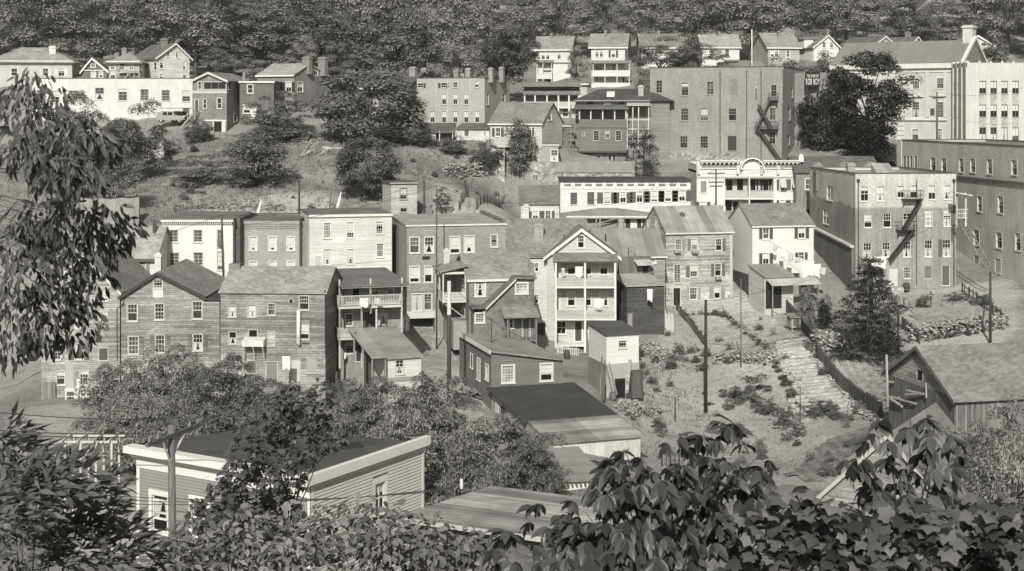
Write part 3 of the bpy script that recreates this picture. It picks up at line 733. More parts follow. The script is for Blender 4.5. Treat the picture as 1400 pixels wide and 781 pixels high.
# 24 lower brick annexes
B = Bld('outbuilding', 'low brick outbuilding with one window, left of the dark porch house', 'building', 'a3', 188, 330, 674, 790, 209, D=6, wall=m_brick(.13), roof=m_tar(.1))
B.w('F', 248, 708, 270, 747); B.finish('flat', ov=.15, fascia=.12)
mb = MB()
for k, x in enumerate((240, 316)): mb.bar(B.wp(x, 560, -.6), B.wp(x, 780, -.6), .14)
for y in (600, 655, 700, 745): mb.bar(B.wp(240 if y < 680 else 318, y, -.6), B.wp(316 if y < 680 else 352, y, -.6), .14); mb.bar(B.wp(300, y, -.6), B.wp(352, y + 14, -.6), .1)
mb.bar(B.wp(352, 660, -.6), B.wp(352, 790, -.6), .12); B.part('back_stair', mb, m_wood(.2))
# 25 brick loft building
B = Bld('loft_building', 'big plain brick loft building with arched windows and an iron fire escape', 'building', 'a3', 737, 1450, 375, 880, 213, 206, D=17, wall=m_brick(.235, .16), roof=m_tar(.1), trim=m_plain(.42), wd=dict(cas=0, m=(2, 2), sill=.08, rec=.22, fm=m_plain(.3)))
for (a, b, c, d) in ((769, 430, 802, 497), (905, 442, 942, 510), (1040, 437, 1078, 507)): B.w('F', a, b, c, d, cas=.1 if a > 800 else 0, m=(2, 2))
B.w('F', 1163, 425, 1201, 495, board=m_brick(.2)); B.w('F', 1298, 450, 1309, 540, m=(1, 1))
for (a, c) in ((801, 836), (902, 942), (1007, 1046), (1157, 1198)): B.w('F', a, 580, c, 645, arch=True, m=(3, 2))
for (a, c) in ((797, 835), (897, 938), (1005, 1046)): B.w('F', a, 727, c, 792, arch=True, m=(3, 2))
B.w('F', 1153, 727, 1198, 805, board=m_plain(.04), arch=True)
for (a, b, c, d) in ((16, 454, 46, 516), (8, 578, 42, 642), (6, 705, 40, 770)): B.w('F', a, b, c, d, m=(2, 1), cas=.1, T='a4')
for (a, b, c, d) in ((125, 468, 134, 526), (160, 474, 170, 500), (106, 575, 120, 645), (104, 722, 118, 775)): B.w('R', a, b, c, d, m=(1, 1), T='a4')
mb = MB()
for x in (1111, 1253, 1330): mb.bar(B.wp(x, 378, -.07), B.wp(x, 850, -.07), .11)
mb.bar(B.wp(84, 372, -.1, 'a4'), B.wp(78, 860, -.1, 'a4'), .18); B.part('downpipe', mb, m_iron(.06))
B.blk('footing', 735, 815, 1290, 880, -.12, -.004, m_stone(.3))
B.finish('flat', par=.3)
ir = MB()
def plat(x0, x1, y, d=1.1, T='a4', rl=.95):
    u0, z = B.f(x0, y, -d, T); u1, _ = B.f(x1, y, -d, T)
    for k in range(6): ir.box(u0, -d + d * k / 6, z - .06, u1, -d + d * k / 6 + .1, z)
    for zz in (z + rl, z + rl * .5): ir.box(u0, -d, zz - .03, u1, -d + .05, zz + .03); ir.box(u0 - .02, -d + .05, zz - .03, u0 + .03, 0, zz + .03); ir.box(u1 - .03, -d + .05, zz - .03, u1 + .02, 0, zz + .03)
    for k in range(7): u = u0 + (u1 - u0) * k / 6; ir.box(u - .025, -d + .01, z, u + .025, -d + .04, z + rl)
    for u in (u0 + .2, u1 - .2): ir.bar((u, -.02, z - 1.1), (u, -d + .1, z - .1), .08)
def flight(p, q, T='a4', d=-1.0, w=.75, n=16): stairs(ir, B.wp(*p, d, T), B.wp(*q, d, T), w, n, (0, 1, 0), .06); ir.bar(B.wp(p[0], p[1], d, T) + Vector((0, 0, .9)), B.wp(q[0], q[1], d, T) + Vector((0, 0, .9)), .05)
plat(2, 50, 535); plat(-70, 4, 688); flight((8, 540), (-62, 690), n=18); flight((-55, 560), (20, 690), n=18); plat(0, 50, 688); flight((-52, 690), (70, 862), n=22)
ir.build('fire_escape', m_iron(.055), B.root)
wing = MB(); wing.box(B.W - .02, 9.0, -2, B.W + 8.0, 16.9, B.H - .35); wing.build('rear_wing', m_brick(.2, .16), B.root)
# painted sign on the rear wing
# painted sign on the rear wing of the loft building
def sign_board():
    Ys = 212.0
    A = W(1101, 98.3, Ys); Bq = W(1121, 98.3, Ys); zb = W(1101, 118.5, Ys).z; w = Bq.x - A.x; h = A.z - zb
    r = empty('wall_sign', (A.x, Ys, zb), 0, 'black board with white capital lettering at the corner of the brick loft building', 'sign')
    b = MB(); b.box(0, 0, 0, w, .12, h); b.build('board', m_plain(.02), r)
    b = MB(); b.box(.2, .12, -1, .35, .25, h); b.box(w - .35, .12, -1, w - .2, .25, h); b.box(.2, .12, .5, .3, 2.4, .6); b.build('bracket', m_iron(.03), r)
    for txt, zz, sz, wd in (('THE HOME OF', h * .62, .62, w * .8), ('ROB ROY', h * .14, 1.25, w * .92)):
        c = bpy.data.curves.new('lettering', 'FONT'); c.body = txt; c.size = sz; c.extrude = .01; c.align_x = 'CENTER'
        o = bpy.data.objects.new('lettering', c); COL.objects.link(o); o.parent = r
        c.space_character = 1.18; bpy.context.view_layer.update(); k = wd / max(o.dimensions.x, .01)
        o.rotation_euler = (math.pi / 2, 0, 0); o.location = (w / 2, -.03, zz); o.scale = (k, 1, 1); c.materials.append(m_plain(.85, .6, .03)); c.offset = .004; c.space_character = 1.18
sign_board()
# 26 government building
STONE_L = m_plain(.44, .7, .12)
B = Bld('government_building', 'classical pale stone public building with pediments over its windows and a great sloping roof', 'building', 'a4', 340, 1030, 345, 800, 241, 229, D=13, wall=STONE_L, roof=m_tin(.2, 'x', .7, .08), trim=m_plain(.62), wd=dict(m=(4, 3), cas=.18, sill=.14, rec=.25, fm=m_plain(.6)))
for (a, b, c, d) in ((772, 422, 807, 476), (901, 419, 938, 473), (645, 425, 682, 478), (769, 546, 807, 628), (905, 546, 938, 628), (645, 546, 682, 626), (769, 691, 803, 747), (895, 690, 930, 750), (530, 546, 566, 626), (530, 425, 566, 478)): B.w('F', a, b, c, d)
for (a, b) in ((752, 832), (880, 955), (628, 700)):
    u0, z0 = B.f(a, 518); u1, _ = B.f(b, 518); um = (u0 + u1) / 2; zp = B.f((a + b) / 2, 492)[1]
    B.part('pediment', MB().prism([(u0, z0), (u1, z0), (um, zp)], 'y', -.35, -.004).add([], []), m_plain(.6))
for x in (716, 850, 945, 600): B.blk('pilaster', x - 9, 385, x + 9, 626, -.16, -.003, m_plain(.5))
B.blk('belt_course', 560, 630, 955, 644, -.3, -.004, m_plain(.62)); B.blk('frieze', 345, 362, 1030, 384, -.14, -.003, m_plain(.6)); B.blk('cornice', 330, 349, 1034, 362, -.6, -.003, m_plain(.66))
for y in (655, 680, 705, 730, 755): B.blk('quoin', 690, y, 726, y + 17, -.12, -.004, m_plain(.6))
B.finish('gs', yr=(720, 229), ov=.5, rake=.2, fascia=.2, t=.2)
mb = MB()
for (p, q) in (((-.5, B.H - .3), (B.D / 2, B.zp + .45)), ((B.D + .5, B.H - .3), (B.D / 2, B.zp + .45))):
    mb.prism([(p[0], p[1] - .2), (q[0], q[1] - .2), (q[0], q[1] + .35), (p[0], p[1] + .35)], 'x', B.W + .05, B.W + .55)
B.part('gable_coping', mb, m_plain(.66)); B.part('gable_parapet', MB().add([(B.W + .2, 0, B.H - 1), (B.W + .2, B.D, B.H - 1), (B.W + .2, B.D / 2, B.zp + .3)], [(0, 1, 2)]), m_shingle(.22))
mb = MB(); mb.box(B.W - 1.4, B.D / 2 - 1, B.zp - 1, B.W + .2, B.D / 2 + 1, B.zp + 2.5); mb.box(B.W - 1.6, B.D / 2 - 1.2, B.zp + 2.1, B.W + .4, B.D / 2 + 1.2, B.zp + 2.35); B.part('chimney', mb, m_plain(.5))
# 27 pilastered office block
B = Bld('office_block', 'pale modern office block with thin vertical pilasters and textured panels between its windows', 'building', 'a4', 1062, 1400, 337, 770, 222, D=11, wall=m_plain(.5, .6, .1), roof=m_tar(.3), trim=m_plain(.6), wd=dict(m=(2, 1), cas=0, sill=.05, rec=.22, fm=m_plain(.3)))
for (a, c) in ((1128, 1166), (1187, 1223), (1245, 1281), (1304, 1340)):
    for (b, d, bl) in ((432, 502, .55), (558, 627, .5), (680, 754, .0)):
        B.w('F', a, b, c, d, blind=bl, mid=False, m=(2, 1))
    for (b, d) in ((506, 554), (633, 676)): B.blk('panel', a, b, c, d, -.03, -.002, m_shingle(.38, 'x', .35))
for k in range(4):
    for (b, d) in ((440 + k * -1, 505), (566, 625), (682, 750)): B.w('L', 966 + k * 20.5, b, 974 + k * 20.5, d, m=(1, 1), mid=False)
    B.blk
for x in (1070, 1108, 1174, 1233, 1290, 1350): B.blk('pilaster', x, 337, x + 7, 768, -.06, -.003, m_plain(.54, .6, .08))
mb = MB()
for k in range(5): v = B.D * (k + .02) / 5; mb.box(-.16, v, 0, -.003, v + .35, B.H)
for k in range(6): u = B.W * (k + .02) / 5.6; mb.box(u, -.08, B.H - .6, u + .3, .2, B.H + .3)
for k in range(5): v = B.D * (k + .02) / 5; mb.box(-.2, v, B.H - .6, .2, v + .35, B.H + .35)
B.part('rib', mb, m_plain(.54, .6, .08))
B.finish('flat', ov=.02, rake=.02, t=.1)
# 28 long brick building down the right side
B = Bld('tenement', 'long brick tenement running downhill behind the fire-escape tenement, with single tall windows', 'building', 'b4', 716, 1400, 26, 700, 195, 160, D=12, wall=m_brick(.42, .22), roof=m_tar(.2), trim=m_plain(.55), wd=dict(cas=.05, m=(1, 1), sill=.07, rec=.2))
B.H += .25
for (a, b, c, d) in ((868, 99, 896, 175), (926, 103, 953, 178), (1020, 105, 1046, 180), (1080, 106, 1107, 181), (1170, 108, 1197, 190), (1118, 305, 1143, 391), (1228, 305, 1257, 400), (1098, 484, 1128, 571), (1218, 498, 1250, 588), (1300, 112, 1330, 195), (1320, 500, 1350, 600)): B.w('F', a, b, c, d, blind=.35)
B.w('F', 1100, 620, 1126, 682, board=m_plain(.25)); B.w('F', 1213, 637, 1244, 720, board=m_plain(.4)); B.w('F', 1003, 600, 1032, 706, board=m_plain(.03))
for x in (730, 748, 766, 790): B.w('F', x - 7, 90, x + 7, 162, board=m_plain(.2))
zb = B.f(1200, 220)[1]; B.part('belt_course', MB().box(-.05, -.22, zb - .15, B.W, -.004, zb + .12), m_brick(.12))
B.finish('flat', par=.25)
B.part('end_pilaster', MB().box(-1.6, -.1, -1, -.02, 3, B.H + .3), m_plain(.6))
mb = MB()
p0 = W(1311, 272, 150); p1 = W(1318, 272, 150); k = .13
for (a, b) in (((1309, 300), (1355, 380)), ((1317, 298), (1363, 378))): mb.bar(B.Mi @ W(a[0], a[1], 164), B.Mi @ W(b[0], b[1], 158), .12)
for i in range(14): t_ = (i + .5) / 14; mb.bar(B.Mi @ W(1309 + 46 * t_, 300 + 80 * t_, 164 - 6 * t_), B.Mi @ W(1317 + 46 * t_, 298 + 80 * t_, 164 - 6 * t_), .07)
B.part('back_stair', mb, m_wood(.2))
mb = MB(); A = W(1308, 298, 163); zt = W(1308, 264, 163).z
for (x, y) in ((0, 0), (1.0, 0)): mb.bar(B.Mi @ (A + Vector((x, y, -1.0))), B.Mi @ Vector((A.x + x, A.y + y, zt)), .14)
for dz in (0, .5, .95): mb.bar(B.Mi @ (A + Vector((-.1, -.05, dz))), B.Mi @ (A + Vector((1.2, -.05, dz))), .1)
for k in range(5): mb.bar(B.Mi @ (A + Vector((.2 * k + .1, -.05, 0))), B.Mi @ (A + Vector((.2 * k + .1, -.05, .95))), .05)
mb.bar(B.Mi @ (Vector((A.x - .4, A.y, zt + .1))), B.Mi @ (Vector((A.x + 1.6, A.y, zt - .25))), 1.4, .12); B.part('back_balcony', mb, m_wood(.5))
# 29 tenement with fire escape
B = Bld('tenement', 'four-storey brick tenement with a zigzag iron fire escape and a pale bare top storey', 'building', 'f1', 345, 943, 95, 752, 165, 166, D=18, wall=None, roof=m_tar(.3), trim=m_plain(.72), wd=dict(cas=0, m=(2, 2), sill=.09, rec=.2))
B.wall = m_brick_coat(.25, .43, B.f(600, 278)[1], -.03)
for (a, b, c, d, k) in ((376, 152, 423, 240, .3), (473, 150, 518, 238, .6), (594, 148, 635, 220, .45), (672, 145, 712, 222, .5), (778, 145, 821, 230, .55), (870, 145, 912, 228, .5)): B.w('F', a, b, c, d, blind=k, m=(2, 1), cur=2 if a in (473, 870) else False)
for (a, b, c, d, k) in ((397, 316, 443, 396, 0), (510, 312, 556, 395, 0), (628, 310, 673, 388, 0), (758, 290, 803, 388, .6), (868, 287, 912, 388, .4)): B.w('F', a, b, c, d, blind=k, m=(3, 2) if a < 600 else (2, 2), open=a == 397, cur=2 if a > 600 else False)
for (a, b, c, d, k) in ((392, 487, 440, 575, .0), (505, 483, 550, 570, .0), (628, 478, 673, 570, 0), (756, 470, 801, 570, 0), (862, 467, 910, 568, 0)): B.w('F', a, b, c, d, blind=k, m=(3, 2), open=a == 628, cur=2, sh='l' if a > 850 else None, shm=m_plain(.1), shs=.5)
B.w('F', 548, 638, 596, 748, door=m_plain(.55)); B.w('F', 632, 633, 672, 698, m=(3, 2)); B.w('F', 755, 625, 794, 698, board=m_brick(.14)); B.w('F', 858, 625, 905, 738, door=m_plain(.1))
B.w('L', 175, 145, 213, 238, m=(2, 1), blind=.3); B.w('L', 152, 285, 186, 378, m=(2, 1), blind=.5)
B.finish('flat', par=.35)
va, za = B.side(118, 405, 0); vb, zb2 = B.side(338, 515, 0)
va = min(va, B.D - .3); vb = max(vb, .05)
B.part('lean_wall', MB().prism([(va, -1), (vb, -1), (vb, zb2), (va, za)], 'x', -.3, -.003), m_brick(.13, .25))
mb = MB(); mb.prism([(va, za + .003), (vb, zb2 + .003), (vb, zb2 + .22), (va, za + .22)], 'x', -.5, -.004); B.part('lean_coping', mb, m_plain(.55))
ir = MB()
def plat2(x0, x1, y, d=1.1):
    u0, z = B.f(x0, y, -d); u1, _ = B.f(x1, y, -d)
    for k in range(6): ir.box(u0, -d + d * k / 6, z - .06, u1, -d + d * k / 6 + .1, z)
    for zz in (z + .95, z + .5): ir.box(u0, -d, zz - .025, u1, -d + .05, zz + .025); ir.box(u0 - .02, -d + .05, zz - .025, u0 + .03, 0, zz + .025); ir.box(u1 - .03, -d + .05, zz - .025, u1 + .02, 0, zz + .025)
    for k in range(7): u = u0 + (u1 - u0) * k / 6; ir.box(u - .022, -d + .01, z, u + .022, -d + .04, z + .95)
    for u in (u0 + .2, u1 - .2): ir.bar((u, -.02, z - 1.0), (u, -d + .1, z - .1), .07)
plat2(636, 748, 228); plat2(602, 708, 412)
stairs(ir, B.wp(742, 228, -1.0), B.wp(636, 408, -1.0), .7, 15, (0, 1, 0), .1); stairs(ir, B.wp(690, 414, -1.0), B.wp(556, 588, -1.0), .7, 16, (0, 1, 0), .1)
ir.build('fire_escape', m_iron(.025), B.root)
mb = MB()
for x in (362, 930, 708): mb.bar(B.wp(x, 110, -.08), B.wp(x, 740, -.08), .1 if x != 708 else .06)
for x in (362, 930): mb.bar(B.wp(x, 108, -.1), B.wp(x, 124, -.1), .3)
B.part('downpipe', mb, m_iron(.04))
B.chim(112, 62, 172, 130, 14.5, d=1.2, mat=m_brick(.15)); B.chim(300, 18, 345, 60, 9, mat=m_brick(.25))
a, z = B.f(470, 85, 5); b, z1 = B.f(560, 50, 6); B.part('roof_hatch', MB().prism([(5, B.H), (7, B.H), (7, B.H + 1.3), (5, B.H + .3)], 'x', a, b), m_tin(.3))
B.part('stone_step', MB().box(B.f(540, 745)[0], -1.2, -.6, B.f(610, 745)[0], -.01, .1), m_stone(.4))
# 30 dormered dark house behind the tenement
B = Bld('house', 'low house with a dark dormered roof behind the fire-escape tenement', 'house', 'b4', 150, 600, 178, 330, 188, D=9, wall=m_brick(.2), roof=m_shingle(.12))
for x in (200, 330): B.w('F', x, 215, x + 30, 270)
B.finish('gs', yr=(400, 97), ov=.3)
for (a, c) in ((240, 286), (378, 455), (508, 596)):
    u0, zt = B.f(a, 132, 1.2); u1, zb = B.f(c, 176, 1.2); um = (u0 + u1) / 2
    B.part('dormer', MB().box(u0, .6, zb - .3, u1, 4, zt - .4), m_plain(.4)); B.part('dormer_roof', MB().prism([(u0 - .25, zt - .45), (u1 + .25, zt - .45), (um, zt + .25)], 'y', .3, 4.2), m_shingle(.26))
    B.part('dormer_window', MB().box(u0 + .35, .52, zb - .1, u1 - .35, .598, zt - .6), m_glass())
# 31 bracketed building with the round pediment
B = Bld('commercial_building', 'ornate white building with a bracketed cornice, round arched pediment and recessed double porch', 'building', 'e4', 97, 1206, 190, 760, 190, D=9, wall=m_clap(.78, .05), roof=m_tar(.15), trim=m_plain(.72), wd=dict(m=(2, 1), cas=.1))
B.w('F', 140, 372, 200, 490, board=m_plain(.22)); B.w('F', 135, 592, 200, 700, sh='lr', shm=m_plain(.07), blind=.6)
for (a, c) in ((958, 1060), (1080, 1186)): B.w('F', a + 26, 352, c - 26, 470, sh='lr', shm=m_plain(.09), shs=.32); B.w('F', a + 26, 574, c - 26, 690, sh='lr', shm=m_plain(.06), blind=.6, shs=.34)
B.recess(398, 345, 652, 470 + 78, 1.5, m_clap(.6, .1)); B.recess(664, 345, 915, 548, 1.5, m_clap(.6, .1)); B.recess(398, 568, 652, 730, 1.5, m_clap(.5, .1)); B.recess(664, 568, 915, 730, 1.5, m_clap(.5, .1))
for (a, b, c, d) in ((412, 355, 478, 476), (527, 350, 590, 470), (672, 355, 722, 470), (735, 355, 752, 470), (775, 355, 800, 470), (805, 360, 860, 470), (868, 355, 888, 470), (408, 580, 470, 705), (485, 590, 540, 700), (672, 575, 885, 640)): B.blk('inner_window', a, b, c, d, 1.44, 1.495, m_glass() if c - a > 30 else m_plain(.05))
for (a, b) in ((398, 640), (664, 915)):
    u0, z1 = B.f(a, 476, .05); u1, z0 = B.f(b, 546, .05); B.part('porch_rail', MB().box(u0, .05, z0, u1, .1, z1).box(u0, .0, z1 + .002, u1, .15, z1 + .08), m_clap(.5, .1))
B.blk('porch_post', 652, 338, 664, 740, -.12, -.003, m_plain(.75)); B.blk('frieze_line', 97, 322, 1206, 336, -.14, -.004, m_plain(.42))
B.finish('flat', roof=False)
B.part('roof', MB().box(.0, .4, B.H - 1.2, B.W, B.D, B.H - .9), m_tar(.15))
B.part('parapet', MB().box(.02, .02, B.H - .01, B.W - .02, .5, B.H + .35), m_clap(.75, .05))
def cor(x0, x1, n):
    u0, z0 = B.f(x0, 196, -.6); u1, z1 = B.f(x1, 168, -.6)
    c = MB(); c.box(u0, -.62, B.H + .22, u1, .1, B.H + .38); c.box(u0, -.74, B.H + .382, u1, .1, B.H + .52); c.box(u0, -.2, B.H - .62, u1, -.004, B.H - .5)
    for k in range(n): u = u0 + (u1 - u0) * (k + .5) / n; c.prism([(-.004, B.H + .21), (-.55, B.H + .21), (-.55, B.H + .02), (-.2, B.H - .25), (-.004, B.H - .48)], 'x', u - .09, u + .09)
    return c
cr = cor(135, 560, 9); c2_ = cor(800, 1190, 9)
B.part('cornice', cr, m_plain(.74)); B.part('cornice', c2_, m_plain(.74))
sh_ = MB(); 
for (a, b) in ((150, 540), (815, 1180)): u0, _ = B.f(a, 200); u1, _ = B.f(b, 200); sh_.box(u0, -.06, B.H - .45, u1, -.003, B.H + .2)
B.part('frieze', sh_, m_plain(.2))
ar = MB(); uc, zc = B.f(683, 250); R0 = (B.f(800, 250)[0] - B.f(566, 250)[0]) / 2; R1 = R0 * .8
n = 14
for k in range(n):
    t0, t1 = math.pi * k / n, math.pi * (k + 1) / n
    for (ra, rb_, ya, yb, mi) in ((R0 * 1.0, R0 * 1.1, -.75, .1, 0), (R1, R1 * 1.07, -.3, .1, 0)):
        ar.add([(uc + r * math.cos(t), y, zc + r * math.sin(t)) for y in (ya, yb) for (r, t) in ((ra, t0), (rb_, t0), (rb_, t1), (ra, t1))], [(0, 1, 2, 3), (4, 7, 6, 5), (0, 4, 5, 1), (1, 5, 6, 2), (2, 6, 7, 3), (3, 7, 4, 0)])
    if k % 2: tm = (t0 + t1) / 2; ar.bar((uc + R0 * math.cos(tm), -.35, zc + R0 * math.sin(tm)), (uc + R1 * 1.08 * math.cos(tm), -.2, zc + R1 * 1.08 * math.sin(tm)), .2)
B.part('pediment', ar, m_plain(.76))
pts = [(uc + R0 * math.cos(math.pi * k / n), zc + R0 * math.sin(math.pi * k / n)) for k in range(n + 1)]
B.part('pediment_field', MB().prism([(uc - R0, zc - .6)] [0:0] + pts, 'y', -.02, .3), m_plain(.3))
pts = [(uc + R1 * math.cos(math.pi * k / n), zc + R1 * math.sin(math.pi * k / n)) for k in range(n + 1)]
B.part('pediment_panel', MB().prism(pts, 'y', -.1, -.022), m_plain(.8))
for x in (120, 535, 790, 965, 1205): B.blk('bracket', x - 14, 205, x + 14, 300, -.3, -.006, m_plain(.55))
B.part('finial', MB().box(B.W - .35, -.5, B.H + .3, B.W + .25, .1, B.H + 1.0).box(B.W - .25, -.4, B.H + 1.0, B.W + .15, 0, B.H + 1.3), m_plain(.7))
for (a, c) in ((985, 1058), (1108, 1180)):
    u0, z1 = B.f(a, 352, -.05); u1, z0 = B.f(c, 440, -.9); B.part('awning', MB().add([(u0, -.05, z1), (u1, -.05, z1), (u1, -.9, z0), (u0, -.9, z0), (u0, -.02, z1 - .05), (u1, -.02, z1 - .05), (u1, -.87, z0 - .05), (u0, -.87, z0 - .05)], [(0, 1, 2, 3), (4, 7, 6, 5), (0, 3, 7, 4), (1, 5, 6, 2), (2, 6, 7, 3)]), m_cloth(.45))
# 32 long white building with shutters
B = Bld('commercial_building', 'long white clapboard building with dark shutters and a bracketed flat cornice', 'building', 'b3', 258, 953, 232, 420, 186, D=8, wall=m_clap(.74, .08), roof=m_tar(.12), trim=m_plain(.72), wd=dict(m=(2, 1), cas=.09))
SHD = m_plain(.09, .7, .25)
B.w('F', 312, 287, 348, 351, board=SHD); B.w('F', 402, 284, 439, 351, board=SHD)
for i, (a, b, c, d) in enumerate(((490, 285, 525, 345), (577, 285, 608, 342), (665, 282, 697, 340), (743, 278, 777, 336), (818, 277, 850, 335), (892, 275, 925, 333))): B.w('F', a, b, c, d, sh='lr', shm=SHD, blind=(.85, 0, 0, .8, .7, .6)[i], shs=.75, arch=False)
B.finish('flat', roof=False)
mb = MB(); mb.box(-.1, -.18, B.H + .02, B.W + .1, .2, B.H + .2); mb.box(-.1, -.22, B.H + .2, B.W + .1, 8.1, B.H + .38); B.part('roof', mb, m_tar(.06))
mb = MB(); mb.box(0, -.08, B.H - .85, B.W, -.003, B.H - .75); mb.box(0, -.02, B.H - .75, B.W, -.002, B.H + .02)
for k in range(13): u = .25 + (B.W - .5) * k / 12; mb.box(u - .08, -.14, B.H - .7, u + .08, -.021, B.H + .015)
B.part('cornice', mb, m_plain(.74))
mb = MB()
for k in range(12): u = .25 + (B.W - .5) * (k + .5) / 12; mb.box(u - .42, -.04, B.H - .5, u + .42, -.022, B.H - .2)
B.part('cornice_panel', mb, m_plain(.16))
# 33 stone retaining wall with a grey house on it
B = Bld('stone_wall', 'high rubble stone retaining wall with small openings below the dark porch house', 'wall', 'b3', -30, 655, 128, 256, 199, D=1.2, wall=m_stone(.3, 1.7), roof=m_stone(.3), wd=dict(cas=0, sill=0))
for (a, b, c, d) in ((108, 192, 140, 248), (330, 192, 352, 222), (422, 192, 455, 222)): B.w('F', a, b, c, d, m=(2, 2))
B.blk('parapet', 230, 126, 640, 180, -.14, -.003, m_plain(.24)); B.finish('flat', ov=.05, rake=.05)
B = Bld('house', 'small grey flat-roofed house standing on the rubble retaining wall', 'house', 'b3', 15, 248, 34, 126, 200.2, D=5, wall=m_plain(.3, .8, .15), roof=m_tar(.12), wd=dict(m=(2, 2), cas=.08), sub=.02)
B.w('F', 108, 60, 140, 116); B.w('F', 208, 60, 244, 118); B.finish('flat', ov=.12, rake=.12, fascia=.1)
# 34 small house left of the long white building
B = Bld('house', 'small shuttered house with a dark roof at the left end of the long white building', 'house', 'b3', 48, 252, 347, 470, 189, D=8, wall=m_clap(.62, .12), roof=m_shingle(.17))
B.w('F', 110, 386, 141, 432, sh='lr', shm=SHD); B.w('F', 178, 384, 208, 428, sh='lr', shm=SHD)
B.finish('gs', yr=(130, 252), ov=.25, rake=.3); B.chim(60, 354, 90, 450, -.6, mat=m_plain(.6)); B.chim(196, 180, 216, 262, 4.5, mat=m_plain(.3))
# 35 house with a porch-like roof below the long building
B = Bld('house', 'low house under a long hipped grey roof in front of the long white building', 'house', 'b3', 300, 745, 414, 560, 176, D=6, wall=m_clap(.25, .2), roof=m_tin(.26, 'x', .6, .1), wd=dict(m=(2, 1)))
B.w('F', 605, 420, 632, 482, board=m_plain(.04)); B.w('F', 668, 420, 690, 482, board=m_plain(.04)); B.blk('panel', 634, 418, 664, 482, -.05, -.003, m_plain(.7)); B.w('F', 340, 430, 372, 490)
B.finish('hip', yr=(540, 374), ov=.9, fascia=.12, ridge_in=4.0)
mb = MB()
for x in (450, 470): mb.bar(B.wp(x, 425, -.8), B.wp(x, 545, -.8), .14)
mb.bar(B.wp(460, 450, -.8), B.wp(560, 425, -.8), .1); B.part('post', mb, m_wood(.3)); B.chim(568, 430, 596, 530, -1.4, mat=m_brick(.25))
# 36 weathered house with tin roof
B = Bld('house', 'weathered bare clapboard house with shutters under a steep tin roof, at the garden top', 'house', 'b3', 822, 1179, 499, 888, 164.5, 166.4, D=8, wall=m_clap(.44, .38, .19, .4), roof=m_tin(.26, 'x', .5, .25), trim=m_plain(.6), wd=dict(m=(3, 2), cas=.07))
SHW = m_plain(.26, .8, .3)
B.w('F', 873, 537, 905, 592, sh='r', shm=SHW); B.w('F', 958, 535, 990, 595, sh='l', shm=m_plain(.16), m=(3, 3)); B.w('F', 1088, 535, 1120, 597, sh='r', shm=m_plain(.12), open=True)
B.w('F', 866, 673, 900, 768, m=(2, 4), cas=.05); B.w('F', 952, 676, 990, 736, sh='l', shm=m_plain(.13), blind=.5); B.w('F', 1084, 668, 1117, 732, sh='lr', shm=m_plain(.12), open=True)
B.w('F', 862, 797, 898, 888, board=m_plain(.02), cas=.09); B.w('F', 950, 797, 988, 858, sh='lr', shm=SHW, open=True, shs=.35); B.w('F', 1080, 790, 1112, 852, sh='lr', shm=SHW, open=True, shs=.5); B.w('F', 864, 745, 900, 765, board=m_plain(.08)) if False else None
for (a, b, c, d) in ((723, 415, 732, 470), (766, 425, 776, 470)): B.w('L', a, b, c, d, m=(1, 1))
for (a, b) in ((872, 602), (965, 605), (1092, 745)): B.blk('window_box', a, b - 8, a + 30, b + 6, -.5, -.1, m_wood(.3))
B.finish('gs', yr=(930, 361), ov=.25, rake=.15, fascia=.12, t=.1)
B.chim(905, 395, 922, 440, 2.2, d=.4, mat=m_brick(.14)); B.blk('corner_post', 1163, 503, 1177, 890, -.05, -.003, m_plain(.42))
# 37 low tin-roofed house
B = Bld('house', 'low house under a broad tin roof between the white porch house and the weathered house', 'house', 'e2', 770, 1318, 304, 960, 159, 160, D=8, wall=m_clap(.3, .25), roof=m_tin(.22, 'x', .55, .15), wd=dict(m=(3, 2), cas=.06))
B.w('F', 944, 330, 998, 386); B.w('F', 946, 392, 996, 433, board=m_plain(.66)); B.w('F', 1202, 325, 1240, 360)
B.finish('gs', yr=(1000, 82), ov=.3, rake=.2, fascia=.1)
B.chim(1022, 238, 1066, 322, -.9, mat=m_brick(.24), d=.5); B.chim(826, 122, 836, 170, 2, d=.2, mat=m_iron(.03), cap=False)
# dark sheds below it
B = Bld('shed', 'dark unpainted shed with a pale patched lean-to roof, right of the white porch house', 'shed', 'e2', 1003, 1310, 552, 905, 153, 154.2, D=4.5, wall=m_clap(.08, .3), roof=m_tar(.34), trim=m_plain(.1), wd=dict(cas=.05))
B.w('F', 1160, 590, 1218, 640, m=(2, 2)); B.w('F', 1010, 770, 1050, 890, board=m_plain(.25))
B.finish('shed', yr=(1160, 452), ov=.25, rake=.15)
B.part('upper_wall', MB().box(.9, 4.6, B.H - 1, 4.6, 5.2, B.H + 2.6), m_wood(.16)); 
for (a, b, c, d, v) in ((1140, 392, 1172, 443, .02), (1098, 395, 1136, 443, .14), (1178, 395, 1222, 443, .14)): B.blk('upper_window', a, b, c, d, 4.5, 4.597, m_plain(v))
a, z1 = B.f(1065, 340, 4.4); b, _ = B.f(1195, 340, 4.4); B.part('hood', MB().prism([(3.4, z1 - .45), (4.598, z1), (4.598, z1 + .08), (3.4, z1 - .37)], 'x', a, b), m_tar(.45))
